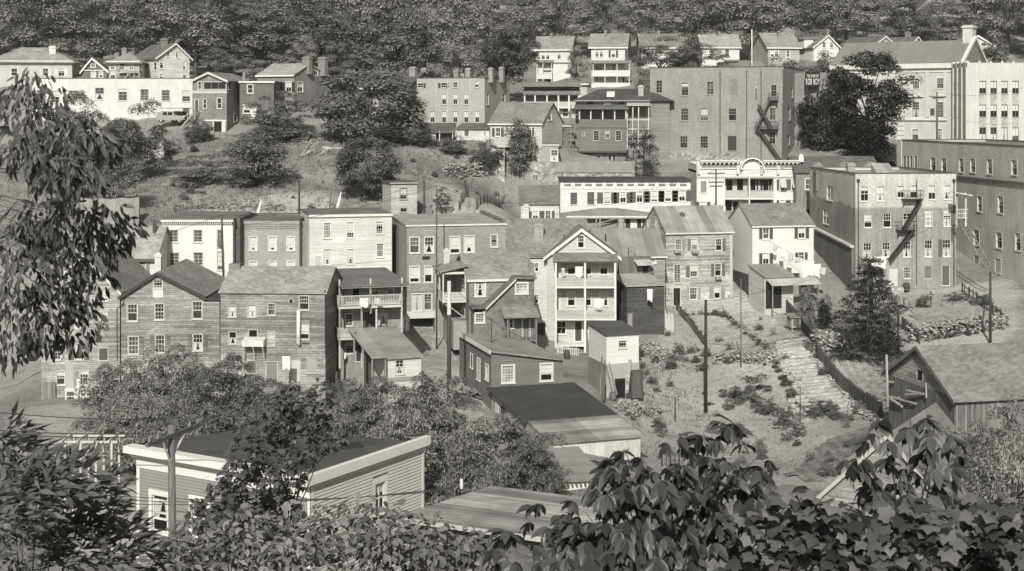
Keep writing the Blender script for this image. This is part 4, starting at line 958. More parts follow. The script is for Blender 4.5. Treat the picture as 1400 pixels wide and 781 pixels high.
# 38 white porch house
B = Bld('house', 'pale frame house with a big front gable over two open porch storeys with white posts', 'house', 'e2', 352, 922, 298, 1062, 149, D=6, wall=m_clap(.55, .1), roof=m_shingle(.2), trim=m_plain(.72), wd=dict(m=(2, 1), cas=.09))
B.w('F', 600, 135, 652, 235, m=(3, 2), open=True, cas=.1)
for (b, d) in ((350, 455), (600, 712)):
    for (a, c) in ((517, 578), (668, 710), (783, 846)): B.w('F', a, b, c, d, blind=.45, m=(1, 1))
    B.w('F', 425, b - 8, 452, d + 30, door=m_plain(.5))
B.w('F', 427, 838, 502, 943, m=(2, 1)); B.w('F', 575, 838, 635, 1000, door=m_plain(.06)); B.w('F', 700, 850, 790, 1020, board=m_plain(.05))
B.finish('gf', peak=(632, 84), ov=.45, rake=.35, fascia=.25)
B.porch(412, 916, (416, 660, 912), decks=(1030, 815, 551), roof=(338, 282), d=1.8, base=1052, rail=.0, pw=.2)
mb = MB()
for yd in (551, 815):
    u0, z = B.f(414, yd, -1.75); u1, _ = B.f(914, yd, -1.75); mb.box(u0, -1.72, z + .02, u1, -1.68, z + .85)
    mb.box(u0, -1.6, z + .02, u0 + .04, -.05, z + .85); mb.box(u1 - .04, -1.6, z + .02, u1, -.05, z + .85)
B.part('porch_apron', mb, m_clap(.42, .15))
C = Bld('x', '', '', 'e2', 147, 352, 314, 1040, 149.6, D=9, wall=m_clap(.62, .08), roof=m_shingle(.22), trim=m_plain(.7), wd=dict(m=(2, 2), cas=.07))
C.w('F', 247, 360, 278, 431, open=True, sh='l', shm=m_plain(.3), shs=.55); C.w('F', 247, 622, 277, 691, open=True); C.w('F', 270, 850, 330, 1030, board=m_plain(.05))
C.finish('shed', yr=(180, 222), ov=.25, rake=.2, back=C.H + 1.3); B.absorb(C)
ri = B.f(400, 2, 7)[1]; ez = B.H + .1; mb = MB(); mb.prism([(1.5, ez - .3), (7, ri), (12.5, ez - .3), (12.5, ez - .18), (7, ri + .14), (1.5, ez - .18)], 'x', -3.4, B.W * .62); B.part('main_roof', mb, m_shingle(.2))
B.part('main_gable', MB().prism([(1.9, ez - .45), (12, ez - .45), (7, ri - .1)], 'x', -3.1, B.W * .6), m_clap(.2, .2)); B.part('main_wall', MB().box(-3.1, 1.9, -1, B.W * .6, 12, ez - .44), m_clap(.3, .2))
B.chim(243, 38, 318, 218, 3.6, d=.9, mat=m_brick(.26)); B.chim(484, 132, 493, 165, 3, d=.15, mat=m_iron(.03), cap=False)
# 39 white house with shutters
B = Bld('house', 'bright white clapboard house with dark shutters and grey roof, left of the fire-escape tenement', 'house', 'f6', 253, 689, 205, 660, 164.5, 166, D=8, wall=m_clap(.8, .04), roof=m_shingle(.2), trim=m_plain(.76), wd=dict(m=(2, 1), cas=.06))
SHB = m_plain(.07, .7, .2)
B.w('F', 328, 220, 372, 296, sh='lr', shm=SHB); B.w('F', 581, 213, 628, 292, sh='lr', shm=SHB, blind=.5); B.w('F', 328, 397, 372, 476, sh='lr', shm=SHB, blind=.5); B.w('F', 583, 392, 622, 440, sh='lr', shm=SHB); B.w('F', 596, 545, 650, 660, m=(1, 1), cas=.12)
B.finish('gs', yr=(380, 48), ov=.2, rake=.12, fascia=.1)
z = B.f(600, 537)[1]; B.part('basement', MB().box(B.f(520, 537)[0], -.1, -1, B.f(592, 537)[0], -.003, z).box(B.f(654, 537)[0], -.1, -1, B.W + .02, -.003, z), m_plain(.24)); z2 = B.side(150, 525, 0)[1]
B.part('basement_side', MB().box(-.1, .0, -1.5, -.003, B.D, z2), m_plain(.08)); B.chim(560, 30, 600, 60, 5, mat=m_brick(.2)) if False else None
C = Bld('shed', 'small lean-to shed with board sides against the white shuttered house', 'shed', 'f6', 340, 545, 572, 800, 160, 161, D=4.0, wall=m_clap(.5, .1), roof=m_tin(.22, 'x', .6, .1), sub=.8)
C.w('F', 348, 600, 462, 790, board=m_plain(.02), cas=0, sill=0)
C.finish('shed', yr=(400, 482), ov=.2, rake=.1)
C.part('front_roof', MB().prism([(-1.6, C.H - .75), (-.21, C.H - .2), (-.21, C.H - .12), (-1.6, C.H - .67)], 'x', .1, C.W + 2.6), m_tar(.4)); C.part('front_post', MB().box(.2, -1.5, -1, .32, -1.38, C.H - .76).box(C.W + 2.2, -1.5, -1, C.W + 2.32, -1.38, C.H - .76), m_wood(.2))
# 40 white three-storey building with dentil cornice
B = Bld('townhouse', 'tall white plastered townhouse with a dentilled cornice and a side coloured dark for shade', 'house', 'b1', 868, 1243, 432, 860, 147, D=10, wall=m_plain(.74, .6, .13), roof=m_tar(.15), trim=m_plain(.66), wd=dict(m=(2, 2), cas=.06, fm=m_plain(.5)))
for (a, b, c, d, k) in ((905, 488, 950, 552, 0), (1034, 488, 1080, 552, 0), (1160, 487, 1188, 578, 0), (906, 610, 955, 678, .0), (1034, 608, 1083, 676, 0), (1160, 602, 1196, 700, .8), (1042, 738, 1086, 800, .5)): B.w('F', a, b, c, d, blind=k, gl=m_glass(.06))
B.finish('flat', ov=.3, rake=.12, fascia=None, roof=True)
mb = MB(); mb.box(-.1, -.34, B.H - .18, B.W + .1, -.01, B.H - .004); B.part('cornice', mb, m_plain(.78)); mb = MB()
n = 34
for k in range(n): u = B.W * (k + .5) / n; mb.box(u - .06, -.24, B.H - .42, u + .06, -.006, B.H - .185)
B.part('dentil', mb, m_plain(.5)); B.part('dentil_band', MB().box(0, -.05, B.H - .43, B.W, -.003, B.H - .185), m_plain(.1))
B.part('shaded_side', MB().box(B.W + .02, 1.0, -1, B.W + .55, 9, B.H + .1), m_clap(.12, .3))  # dark colour stands for shade on the white house's right side
# 41 brick row house
B = Bld('townhouse', 'flat-fronted grey brick townhouse between two white ones', 'house', 'b1', 1277, 1598, 440, 790, 149.5, D=9, wall=m_brick(.29, .1), roof=m_tar(.15), trim=m_plain(.7), wd=dict(m=(1, 1), cas=.07))
for x in (1352, 1455, 1553):
    B.w('F', x - 20, 523, x + 20, 596, blind=.8, cur=2); B.w('F', x - 20, 655, x + 20, 730, blind=.9)
B.finish('flat', par=.1)
mb = MB()
for j in range(3):
    for k in range(36): u = B.W * (k + (j % 2) * .5) / 36; mb.box(u + .02, -.05, B.H - .35 - j * .22, u + .16, -.004, B.H - .24 - j * .22)
B.part('brick_dentil', mb, m_brick(.2))
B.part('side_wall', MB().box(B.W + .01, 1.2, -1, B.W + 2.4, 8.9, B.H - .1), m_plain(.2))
# 42 white clapboard block
B = Bld('townhouse', 'broad white clapboard townhouse with a flat roof line and small-paned windows', 'house', 'f5', 178, 1061, 120, 820, 147, 149, D=9, wall=m_clap(.72, .12), roof=m_tar(.15), trim=m_plain(.72), wd=dict(m=(3, 3), cas=.06))
B.w('F', 333, 196, 407, 357, gl=m_glass(.2)); B.w('F', 580, 190, 655, 353, blind=.65); B.w('F', 894, 183, 964, 308, m=(3, 3), mid=False); B.w('F', 334, 478, 409, 640, blind=.65, cur=2); B.w('F', 582, 477, 658, 634, blind=.62, cur=2); B.w('F', 900, 418, 971, 558, gl=m_glass(.06))
B.w('F', 246, 556, 300, 700, board=m_plain(.45), cas=.04); B.finish('flat', ov=.15, rake=.06, fascia=.2)
B.blk('corner_board', 785, 130, 795, 700, -.03, -.003, m_plain(.7))
# 43 brick building over the garage opening
B = Bld('commercial_building', 'broad brick building with white window shades and a dark garage opening into the lane', 'building', 'b2', 805, 1332, 466, 1050, 143.5, 145.6, D=12, wall=m_brick(.24, .14), roof=m_tar(.3), trim=m_plain(.66), wd=dict(m=(3, 2), cas=.08))
B.w('F', 822, 528, 871, 609, m=(3, 2), open=True); B.w('F', 901, 527, 948, 608, m=(3, 2), open=True); B.w('F', 1037, 523, 1088, 611, blind=.75, m=(1, 1)); B.w('F', 1113, 521, 1164, 605, blind=.7, m=(1, 1), cur=2); B.w('F', 1255, 515, 1288, 576, m=(3, 3), mid=False)
B.w('F', 822, 683, 872, 766, blind=.75, m=(1, 1)); B.w('F', 901, 683, 940, 766, blind=.5, m=(1, 1)); B.w('F', 1150, 690, 1180, 766)
B.w('F', 835, 88, 885, 176, T='c2', m=(2, 2)); B.w('F', 898, 88, 938, 172, T='c2', m=(2, 3))
B.w('F', 888, 627, 930, 645, board=m_plain(.03), cas=0, sill=0)
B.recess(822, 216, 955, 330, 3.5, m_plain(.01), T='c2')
B.blk('apron_board', 820, 180, 957, 214, -.06, -.004, m_plain(.62), T='c2'); B.blk('opening_post', 806, 180, 821, 300, -.08, -.004, m_plain(.6), T='c2')
B.finish('shed', yr=(1050, 406), ov=.1, rake=.1, fascia=.1)
mb = MB(); k = (B.zb - B.H) / B.D
mb.add([(B.W - .3, -.05, B.H), (B.W + .1, -.05, B.H), (B.W + .1, B.D, B.zb), (B.W - .3, B.D, B.zb), (B.W - .3, -.05, B.H + .45), (B.W + .1, -.05, B.H + .45), (B.W + .1, B.D, B.zb + .45), (B.W - .3, B.D, B.zb + .45)], [(4, 5, 6, 7), (0, 1, 5, 4), (1, 2, 6, 5), (0, 4, 7, 3)]); B.part('side_parapet', mb, m_brick(.16))
B.chim(960, 425, 990, 470, 4, d=.6, mat=m_brick(.22)) if False else None
# 44 weathered gable house
WEA = m_clap(.29, .33, .19, .4); PLA = m_plain(.34, .85, .35)
B = Bld('house', 'bare weathered three-storey clapboard house with a front gable over three bays of small-paned windows', 'house', 'f2', 100, 545, 256, 800, 125, D=11, wall=WEA, roof=m_shingle(.22), trim=m_plain(.56), wd=dict(m=(3, 2), cas=.05, sill=.08))
B.w('F', 273, 165, 320, 213, m=(3, 3), mid=False); B.blk('gable_board', 269, 217, 324, 262, -.05, -.003, m_plain(.62))
B.w('F', 134, 299, 186, 388, open=True); B.w('F', 280, 296, 328, 380); B.w('F', 481, 284, 532, 376, open=True)
SHG = m_clap(.2, .3)
B.w('F', 139, 471, 192, 565, sh='r', shm=SHG); B.w('F', 283, 463, 332, 558, sh='lr', shm=SHG); B.w('F', 484, 459, 534, 545, sh='lr', shm=SHG)
B.w('F', 140, 625, 192, 706, m=(3, 2)); B.w('F', 290, 622, 330, 700, board=m_plain(.05)); B.w('F', 400, 640, 440, 700, board=m_plain(.12))
B.finish('gf', peak=(293, 132), ov=.2, rake=.3, fascia=.22, t=.12)
dk = m_plain(.05)
for ch in B.root.children:
    if ch.name.startswith('fascia'): ch.data.materials[0] = dk
B.part('side_bay', MB().box(B.W + .003, 0, -1.2, B.W + 1.35, 10.8, B.f(560, 272)[1]), WEA); z = B.f(560, 272)[1]; B.part('side_roof', MB().box(B.W - .1, -.3, z + .003, B.W + 1.42, 11, z + .13), dk)
B.part('basement', MB().box(.02, -.03, -1, .45, -.003, 2.9).box(1.6, -.03, -1, 3.2, -.003, 2.9).box(4.0, -.03, -1, 5.2, -.003, 2.9), PLA)
mb = MB(); mb.tube([B.wp(78, 320, -.1), B.wp(110, 300, -.1), B.wp(122, 240, -.1)], .05); mb.tube([B.wp(78, 320, -.1), B.wp(80, 600, -.1)], .05); mb.tube([B.wp(628, 275, -.1), B.wp(630, 560, -.1)], .05); B.part('downpipe', mb, m_iron(.05))
B.chim(288, 30, 312, 85, 9.5, d=.6, mat=m_plain(.55)); B.chim(196, 130, 232, 160, 2, d=.2, cap=False, mat=m_iron(.05)) if False else None
# 44b its left neighbour
B = Bld('house', 'weathered house at the end of the lower row, partly behind the hanging branches', 'house', 'c1', 222, 640, 75, 650, 126, D=11, wall=m_clap(.34, .33, .19, .4), roof=m_shingle(.22), trim=m_plain(.6), wd=dict(m=(3, 2), cas=.05))
B.w('F', 276, 358, 323, 437); B.w('F', 401, 351, 447, 436, sh='lr', shm=m_plain(.13)); B.w('F', 530, 376, 575, 440, board=m_plain(.08)); B.w('F', 400, 65, 445, 130, blind=.7); B.w('F', 535, 62, 575, 124, blind=.8); B.w('F', 400, 180, 445, 270); B.w('F', 535, 180, 572, 258, blind=.3)
B.w('F', 301, 500, 346, 572); B.w('F', 426, 495, 471, 572, blind=.3); B.w('F', 545, 500, 590, 640, door=m_plain(.07))
B.finish('gf', peak=(450, -110), ov=.2, rake=.3, fascia=.2, t=.12)
B.blk('basement', 350, 460, 395, 640, -.03, -.003, m_plain(.36, .8, .2)); B.blk('cellar_door', 230, 560, 296, 655, -.25, -.003, m_wood(.2))
# junk by its wall
for (a, b, c, d, v, lb, nm) in ((348, 592, 402, 655, .75, 'white enamel stove standing against the weathered end house', 'stove'), (426, 594, 492, 640, .75, 'white wooden crate frame against the weathered end house, right of the tall plank', 'crate'), (402, 548, 418, 645, .8, 'tall white plank leaning on the weathered end house', 'plank')):
    p, q = PX('c1', a, d), PX('c1', c, b); A = W(p[0], p[1], 124.6); Z = W(q[0], q[1], 124.6); w_, h_ = Z.x - A.x, Z.z - A.z
    r = MB(); d_ = .08 if nm == 'plank' else .6
    if nm == 'plank': r.bar((w_ * .5, 0, 0), (w_ * .5, .5, h_), w_, .05)
    elif nm == 'stove':
        for (i, j) in ((0, 0), (1, 0), (0, 1), (1, 1)): r.box(i * (w_ - .1), j * (d_ - .1), 0, i * (w_ - .1) + .1, j * (d_ - .1) + .1, h_ * .3)
        r.box(0, 0, h_ * .3 + .003, w_, d_, h_ * .85); r.box(-.04, -.04, h_ * .85 + .003, w_ + .04, d_ + .04, h_)
    else:
        for xx in (0, w_ * .45, w_ * .9): r.box(xx, 0, 0, xx + w_ * .1, d_, h_)
        for zz in (0, h_ * .5, h_ * .86): r.box(.01, .01, zz + .003, w_ - .01, d_ - .01, zz + h_ * .14)
    o = r.build(nm, m_plain(v, .5, .05)); o.location = A; tag(o, lb, nm.replace('_', ' '))
    if nm == 'stove':
        k = MB(); k.box(w_ * .15, -.03, h_ * .4, w_ * .85, -.003, h_ * .75); k.build('oven_door', m_plain(.1), o)
# 45 weathered flat-fronted house
B = Bld('house', 'bare weathered clapboard house with a plain grey roof slope and scattered small windows', 'house', 'f2', 631, 1191, 232, 735, 124, 123.4, D=8, wall=m_clap(.28, .34, .22, .4), roof=m_shingle(.27), trim=m_plain(.42), wd=dict(m=(3, 2), cas=.05, sill=.06))
B.w('F', 673, 306, 713, 365, cur=2, blind=.5, m=(1, 1)); B.w('F', 778, 301, 820, 365, blind=.6, cur=2, m=(1, 1)); B.w('F', 883, 295, 922, 356, open=True); B.w('F', 1000, 270, 1016, 292, board=m_plain(.02), sill=0); B.w('F', 1051, 254, 1102, 328, open=True, m=(4, 2))
B.w('F', 675, 446, 715, 510, blind=0, m=(1, 1), cur=2); B.w('F', 780, 434, 828, 476, m=(1, 1), mid=False); B.w('F', 884, 442, 920, 520, board=m_clap(.42, .3)); B.w('F', 1056, 400, 1103, 485, blind=.68, m=(1, 1)); B.w('F', 1066, 501, 1108, 513, board=m_plain(.06), cas=.02, sill=0)
B.w('F', 680, 606, 715, 646, board=m_plain(.14)); B.w('F', 776, 601, 820, 665, board=m_plain(.12)); B.w('F', 873, 606, 935, 712, door=m_plain(.2)); B.w('F', 1010, 592, 1055, 705, door=m_plain(.5)); B.w('F', 1096, 584, 1140, 665, board=m_plain(.32))
B.finish('gs', yr=(900, 99), ov=.2, rake=.15, t=.1)
B.part('plaster_base', MB().box(.02, -.03, -1, .55, -.003, 2.7).box(1.5, -.03, -1, 2.1, -.003, 2.7), PLA)
p = MB(); u0, z1 = B.f(745, 492, -1.0); u1, z0 = B.f(860, 525, -1.0); p.prism([(-1.0, z0), (-.003, z0), (-.003, z1 + .15), (-1.0, z1)], 'x', u0, u1)
for x in (u0 + .05, (u0 + u1) / 2, u1 - .1): p.bar((x, -.95, z0), (x, -.05, z0 - 1.5), .07)
B.part('window_shelf', p, m_plain(.66)); 
for (x, y0, y1, h) in ((852, 185, 212, 0), (962, 182, 208, 0), (980, 170, 205, 0)): B.part('vent_pipe', MB().tube([B.wp(x, y1 + 4, 1.6), B.wp(x, y0, 1.6)], .07), m_iron(.03))
B.part('downpipe', MB().tube([B.wp(1189, 220, -.1), B.wp(1191, 560, -.1)], .05), m_iron(.04))
mb = MB(); mb.box(-.2, 3.4, B.zp - .6, .8, 4.4, B.zp + .3); B.part('chimney', mb, m_brick(.2))
# 46 porch house
B = Bld('house', 'brick house with two stacked open porches and a slatted balustrade, beside the lane', 'house', 'c2', 441, 784, 36, 500, 128.5, 130, D=10, wall=m_brick(.24, .2), roof=m_tar(.15), trim=m_plain(.5), wd=dict(m=(2, 2), cas=.06))
B.w('F', 516, 52, 552, 112, board=m_plain(.02)); B.w('F', 618, 70, 655, 110); B.w('F', 700, 60, 735, 110); B.w('F', 478, 194, 516, 256, m=(2, 2)); B.w('F', 655, 192, 702, 247); B.w('F', 570, 180, 640, 300, board=m_plain(.08)); B.w('F', 480, 345, 525, 405); B.w('F', 535, 360, 560, 445, board=m_plain(.04))
for (y0, y1) in ((70, 130), (300, 360)): B.w('L', 400, y0, 410, y1, m=(1, 1))
B.finish('flat', roof=False)
zb = B.f(600, -45, 10)[1]; B.part('roof', MB().prism([(-2.1, B.H + .02), (10.1, zb), (10.1, zb + .15), (-2.1, B.H + .17)], 'x', -.25, B.W + .2), m_tar(.15)); B.part('side_fill', MB().prism([(0, B.H - .3), (9.9, B.H - .3), (9.9, zb - .02), (0, B.H + .1)], 'x', .01, B.W - .01), m_brick(.2, .2))
P1 = B.porch(441, 784, (446, 612, 780), decks=(156,), roof=None, d=1.9, base=160, rail=.95, bal=.14, pw=.13)
mb = MB()
for x in (446, 612, 780): u, z = B.f(x, 156, -1.9); mb.box(u - .07, -1.9, z, u + .07, -1.76, B.H + .02)
mb.box(0, -1.95, B.H - .12, B.W, -1.75, B.H + .01); B.part('porch_post', mb, m_plain(.5))
P2 = B.porch(441, 568, (447, 564), decks=(322,), roof=None, d=1.9, base=325, rail=.8, solid=m_clap(.4, .2), pw=.13)
mb = MB()
for x in (447, 565, 643, 778): u, z = B.f(x, 300, -1.9); zt = B.f(x, 168, -1.9)[1]; mb.box(u - .07, -1.9, z - .6, u + .07, -1.76, zt)
for x in (447, 565): u, z = B.f(x, 460, -1.9); zt = B.f(x, 330, -1.9)[1]; mb.box(u - .07, -1.9, z - .4, u + .07, -1.76, zt)
B.part('lower_post', mb, m_plain(.5)); B.blk('side_board', 785, 20, 806, 280, -.4, 2.0, m_brick(.15))
# annex of 46
B = Bld('outbuilding', 'whitewashed lean-to with a wide patched roof running down from the brick porch house', 'building', 'c2', 706, 882, 431, 640, 120, 121, D=8, wall=m_clap(.6, .12), roof=m_tar(.24), trim=m_plain(.5), wd=dict(m=(2, 2), cas=.08))
B.w('F', 746, 441, 789, 512, blind=.0, cur=2); B.blk('lower_board', 700, 535, 880, 546, -.06, -.003, m_plain(.25)); B.finish('shed', yr=(730, 268), ov=.25, rake=.15)
z0 = B.H + .1; u0, _ = B.f(617, 431, -.2); B.part('porch_roof', MB().prism([(-.2, z0), (8, B.zb + .12), (8, B.zb + .22), (-.2, z0 + .1)], 'x', u0, -.16), m_tar(.27)); mb = MB()
for x in (620, 690): mb.bar(B.wp(x, 436, -.1), B.wp(x, 620, -.1), .13)
for y in (3, 6): mb.bar((u0 + .1, y, B.H + y * .3), (u0 + .1, y, -1), .13)
B.part('post', mb, m_wood(.3)); B.part('back_screen', MB().box(u0 + .6, 4.5, -1, -.05, 4.6, B.H + .6), m_wood(.08)); B.part('table', MB().box(u0 + .4, .6, .9, -.4, 1.4, 1.0).box(u0 + .5, .7, 0, u0 + .6, .8, .9).box(-.6, .7, 0, -.5, .8, .9), m_wood(.4))
# 47 grey house with catslide wing
B = Bld('house', 'grey shingled house with a sloping catslide wing and a balcony over the lane', 'house', 'e3', 398, 832, 208, 600, 136, 137.2, D=9, wall=m_shingle(.22, 'x', .3), roof=m_shingle(.24), trim=m_plain(.68), wd=dict(m=(2, 2), cas=.11))
B.w('F', 440, 222, 503, 318, m=(3, 2), open=True)
for (b, d) in ((205, 310), (395, 505)): B.w('L', 352, b, 369, d, m=(1, 2))
B.w('L', 340, 420, 348, 560, board=m_plain(.2))
B.finish('gs', yr=(560, 36), ov=.2, rake=.25, fascia=.16)
C = Bld('x', '', '', 'e3', 425, 830, 392, 600, 134.6, 135.7, D=1.6, wall=m_shingle(.17, 'x', .3), roof=m_shingle(.14), trim=m_plain(.7), wd=dict(m=(3, 2), cas=.11))
C.w('F', 441, 436, 496, 494); C.w('F', 710, 234, 786, 300, gl=m_glass(.3)); C.w('F', 755, 462, 800, 600, door=m_plain(.15)); C.w('F', 668, 470, 690, 530, m=(1, 1))
# wing front: flat low left part, then the rake, then full height
ur, zr_ = C.f(505, 400); ut, zt = C.f(706, 200); H2 = C.f(800, 206)[1]
C.H = H2; C.clip['F'] = [((ur, zr_), (-(zt - zr_), (ut - ur)))]
g = MB(); C.H = H2; C._grid(g, C.W, H2, C.holes['F'], C.tf('F'), [])
# cut the corner above the rake and the low part
bm = bmesh.new(); vs = [bm.verts.new(v) for v in g.v]
for f_ in g.f:
    try: bm.faces.new([vs[i] for i in f_])
    except ValueError: pass
for (cx, cz, nx, nz) in ((ur, zr_, -(zt - zr_), ut - ur),):
    bmesh.ops.bisect_plane(bm, geom=bm.verts[:] + bm.edges[:] + bm.faces[:], plane_co=(cx, 0, cz), plane_no=(nx, 0, nz), clear_outer=False)
    dl = [f_ for f_ in bm.faces if (f_.calc_center_median().x - cx) * nx + (f_.calc_center_median().z - cz) * nz > 1e-4 and f_.calc_center_median().z > zr_ + .0]
    bmesh.ops.delete(bm, geom=dl, context='FACES')
bm.verts.index_update(); g2 = MB(); g2.add([v.co[:] for v in bm.verts], [[v.index for v in f_.verts] for f_ in bm.faces]); bm.free()
g2.quad((0, 0, -1.2), (0, 1.6, -1.2), (0, 1.6, zr_), (0, 0, zr_)); g2.quad((C.W, 0, -1.2), (C.W, 1.6, -1.2), (C.W, 1.6, H2), (C.W, 0, H2)); g2.build('wall', C.wall, C.root)
tk = .16; rp = [(-.2, zr_ + .02), (ur, zr_ + .04), (ut, zt), (C.W + .2, H2 + .02)]
C.part('wing_roof', MB().prism(rp + [(a, b + tk) for (a, b) in rp[::-1]], 'y', -.35, 1.7), m_shingle(.15)); mb = MB(); mb.prism([(a, b - .14) for a, b in rp[1:3]] + [(a, b + .02) for a, b in rp[1:3][::-1]], 'y', -.4, -.353); C.part('rake_board', mb, m_plain(.7))
C.porch(640, 852, (655, 846), decks=(612,), roof=(456, 392), d=1.5, base=640, rail=.95, bal=.14, pm=m_wood(.2), rmat=m_shingle(.22), pw=.12)
B.absorb(C)
B.chim(228, 8, 266, 108, 6, d=.5, mat=m_plain(.5)); B.chim(800, 102, 832, 172, 1.5, d=.5, mat=m_brick(.2))
# balcony over the lane
A = B.Mi @ W(*PX('e3', 325, 350), 137.5); mb = MB(); x1, y0 = A.x, A.y; x0, y1, z0 = x1 - 1.5, y0 + 5.0, A.z
P = MB().box(x0, y0, z0 - .15, -.02, y1, z0); rt = P.build('balcony', m_plain(.55), B.root)
q = MB()
for (a, b) in ((x0, y0), (x0, y0 + 2.4), (x0, y1 - .12), (-.15, y0)): q.box(a, b, z0, a + .12, b + .12, z0 + 2.75)
q.box(x0, y0, z0 + 2.55, -.02, y0 + .12, z0 + 2.75); q.box(x0, y0, z0 + 2.55, x0 + .12, y1, z0 + 2.75); q.build('post', m_plain(.62), rt)
q = MB(); q.box(x0 + .02, y0 + .03, z0, -.03, y0 + .07, z0 + .85); q.box(x0 + .03, y0 + .08, z0, x0 + .07, y1, z0 + .85); q.build('apron', m_clap(.5, .15), rt)
q = MB(); q.prism([(x0 - .3, z0 + 2.75), (.1, z0 + 3.3), (.1, z0 + 3.4), (x0 - .3, z0 + 2.85)], 'y', y0 - .3, y1 + .3); q.build('balcony_roof', m_shingle(.24), rt)
q = MB(); q.bar((x0 + .2, y0 + .3, z0 - .15), (-.05, y0 + .3, z0 - 1.7), .12); q.bar((x0 + .2, y1 - .3, z0 - .15), (-.05, y1 - .3, z0 - 1.7), .12); q.build('brace', m_wood(.3), rt)
B.part('lower_wall', MB().box(-1.25, 1.6, -1.3, -.01, 8, z0 - 1.9), m_plain(.28, .8, .2))
# 48 low dark house
B = Bld('house', 'low dark-painted house with two white-framed windows, right of the lane', 'house', 'e5', 112, 460, 112, 320, 117.5, 119.3, D=10, wall=m_clap(.16, .1), roof=m_shingle(.26), trim=m_plain(.68), wd=dict(m=(3, 2), cas=.1))
B.w('F', 166, 180, 222, 259, gl=m_glass(.25), m=(4, 3)); B.w('F', 352, 172, 408, 250, m=(3, 2), open=True)
B.w('L', 45, 142, 58, 250, board=m_plain(.4)); B.w('L', 85, 172, 98, 250, m=(2, 2)); B.w('L', 12, 120, 22, 190, board=m_plain(.1))
B.finish('rake', peak=((112, 112), (460, 152)), ov=.3, rake=.15, t=.12)
mb = MB(); mb.box(-.22, -.34, B.Hside['L'] - .12, -.152, 10.1, B.Hside['L'] + .2); B.part('rake_board', mb, m_plain(.7))
# 49 long shed with dark and tin roof
B = Bld('shed', 'long low shed, its roof dark tar paper above and pale tin below', 'shed', 'e5', 408, 836, 556, 690, 104, 106.2, D=14, wall=m_plain(.7, .7, .1), roof=m_tar(.05), trim=m_plain(.55), wd=dict(m=(2, 1), cas=.05))
B.w('F', 693, 590, 718, 640, board=m_plain(.08)); B.w('F', 760, 585, 800, 680, board=m_wood(.4)) if False else None
zb = B.f(300, 287, 14)[1]; B.zb = zb
wl = MB(); 
for (y0, y1) in ((0, 14),):
    wl.add([(0, 0, -1), (B.W, 0, -1), (B.W, 0, B.H), (0, 0, B.H), (0, 14, -1), (B.W, 14, -1), (B.W, 14, zb), (0, 14, zb)], [(0, 1, 2, 3), (1, 5, 6, 2), (5, 4, 7, 6)])
wl.build('wall', m_plain(.46, .8, .3), B.root); B.part('side_boards', MB().add([(0, 0, -1), (0, 14, -1), (0, 14, zb), (0, 0, B.H)], [(0, 1, 2, 3)]), m_wood(.36))
sl = (zb - B.H) / 14; rr = lambda a, b, t0, x0, x1: MB().prism([(a, B.H + a * sl + t0), (b, B.H + b * sl + t0), (b, B.H + b * sl + t0 + .12), (a, B.H + a * sl + t0 + .12)], 'x', x0, x1)
B.part('roof', rr(5.0, 14.2, .1, -.5, B.W + .25), m_tar(.05)); B.part('tin_roof', rr(-.25, 5.4, 0.02, -.1, B.W * .52), m_tin(.23, 'y', .42, .32)); B.part('tin_roof', rr(-.25, 5.2, 0.03, B.W * .52 + .01, B.W + .25), m_tin(.33, 'y', .42, .32)); B.part('edge_board', rr(-.25, 14.2, .04, B.W + .26, B.W + .4), m_plain(.2))
for k in range(5): y = 6.3 + k * 1.5; z = B.H + y * sl; B.part('side_window', MB().box(-.06, y, z - 1.5, -.003, y + .8, z - .5), m_plain(.06 if k % 2 else .55))
# lower shed
B = Bld('shed', 'low tin-roofed shed with pale board front below the long dark-roofed shed', 'shed', 'e5', 395, 645, 742, 850, 96, 96.6, D=9, wall=m_wood(.62, .12), roof=m_tin(.26, 'y', .3, .12), trim=m_plain(.2))
B.w('F', 640 - 24, 752, 640, 800, board=m_plain(.05)); B.finish('shed', yr=(490, 560), ov=.3, rake=.25, t=.1)
mb = MB()
for k in range(12): mb.box(B.W * k / 12, -.28, B.H - .3, B.W * k / 12 + .1, .0, B.H - .08)
B.part('rafter', mb, m_wood(.15))
# 50 little white shed on a stone base
B = Bld('shed', 'small white clapboard shed with a four-pane window, standing on a grey stone base', 'shed', 'c3', 504, 677, 305, 600, 128, 129, D=4.2, wall=m_clap(.76, .05), roof=m_tar(.08), trim=m_plain(.6), wd=dict(m=(3, 2), cas=.05))
B.w('F', 570, 338, 612, 374, mid=False); zz = B.f(590, 456)[1]
B.finish('shed', yr=(540, 238), ov=.25, rake=.15)
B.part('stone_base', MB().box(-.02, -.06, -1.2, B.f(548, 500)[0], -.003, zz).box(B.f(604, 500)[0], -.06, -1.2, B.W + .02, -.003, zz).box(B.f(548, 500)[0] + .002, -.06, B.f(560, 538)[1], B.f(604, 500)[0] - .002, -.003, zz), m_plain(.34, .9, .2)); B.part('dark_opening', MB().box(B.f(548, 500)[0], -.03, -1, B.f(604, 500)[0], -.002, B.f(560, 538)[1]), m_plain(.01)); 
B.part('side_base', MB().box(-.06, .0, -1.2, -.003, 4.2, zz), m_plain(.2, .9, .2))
b = MB(); u0, _ = B.f(640, 500, -.8); u1, _ = B.f(698, 500, -.8); zt = B.f(650, 498, -.8)[1]; b.box(u0, -.9, -.7, u1, -.2, zt); B.part('board_hutch', b, m_wood(.1))
for (p, q, w_) in (((612, 615), (630, 437), .3), ((548, 640), (495, 440), .12), ((560, 625), (520, 450), .1)): B.part('leaning_board', MB().bar(B.wp(p[0], p[1], -1.2), B.wp(q[0], q[1], -.1), w_, .06), m_wood(.3))
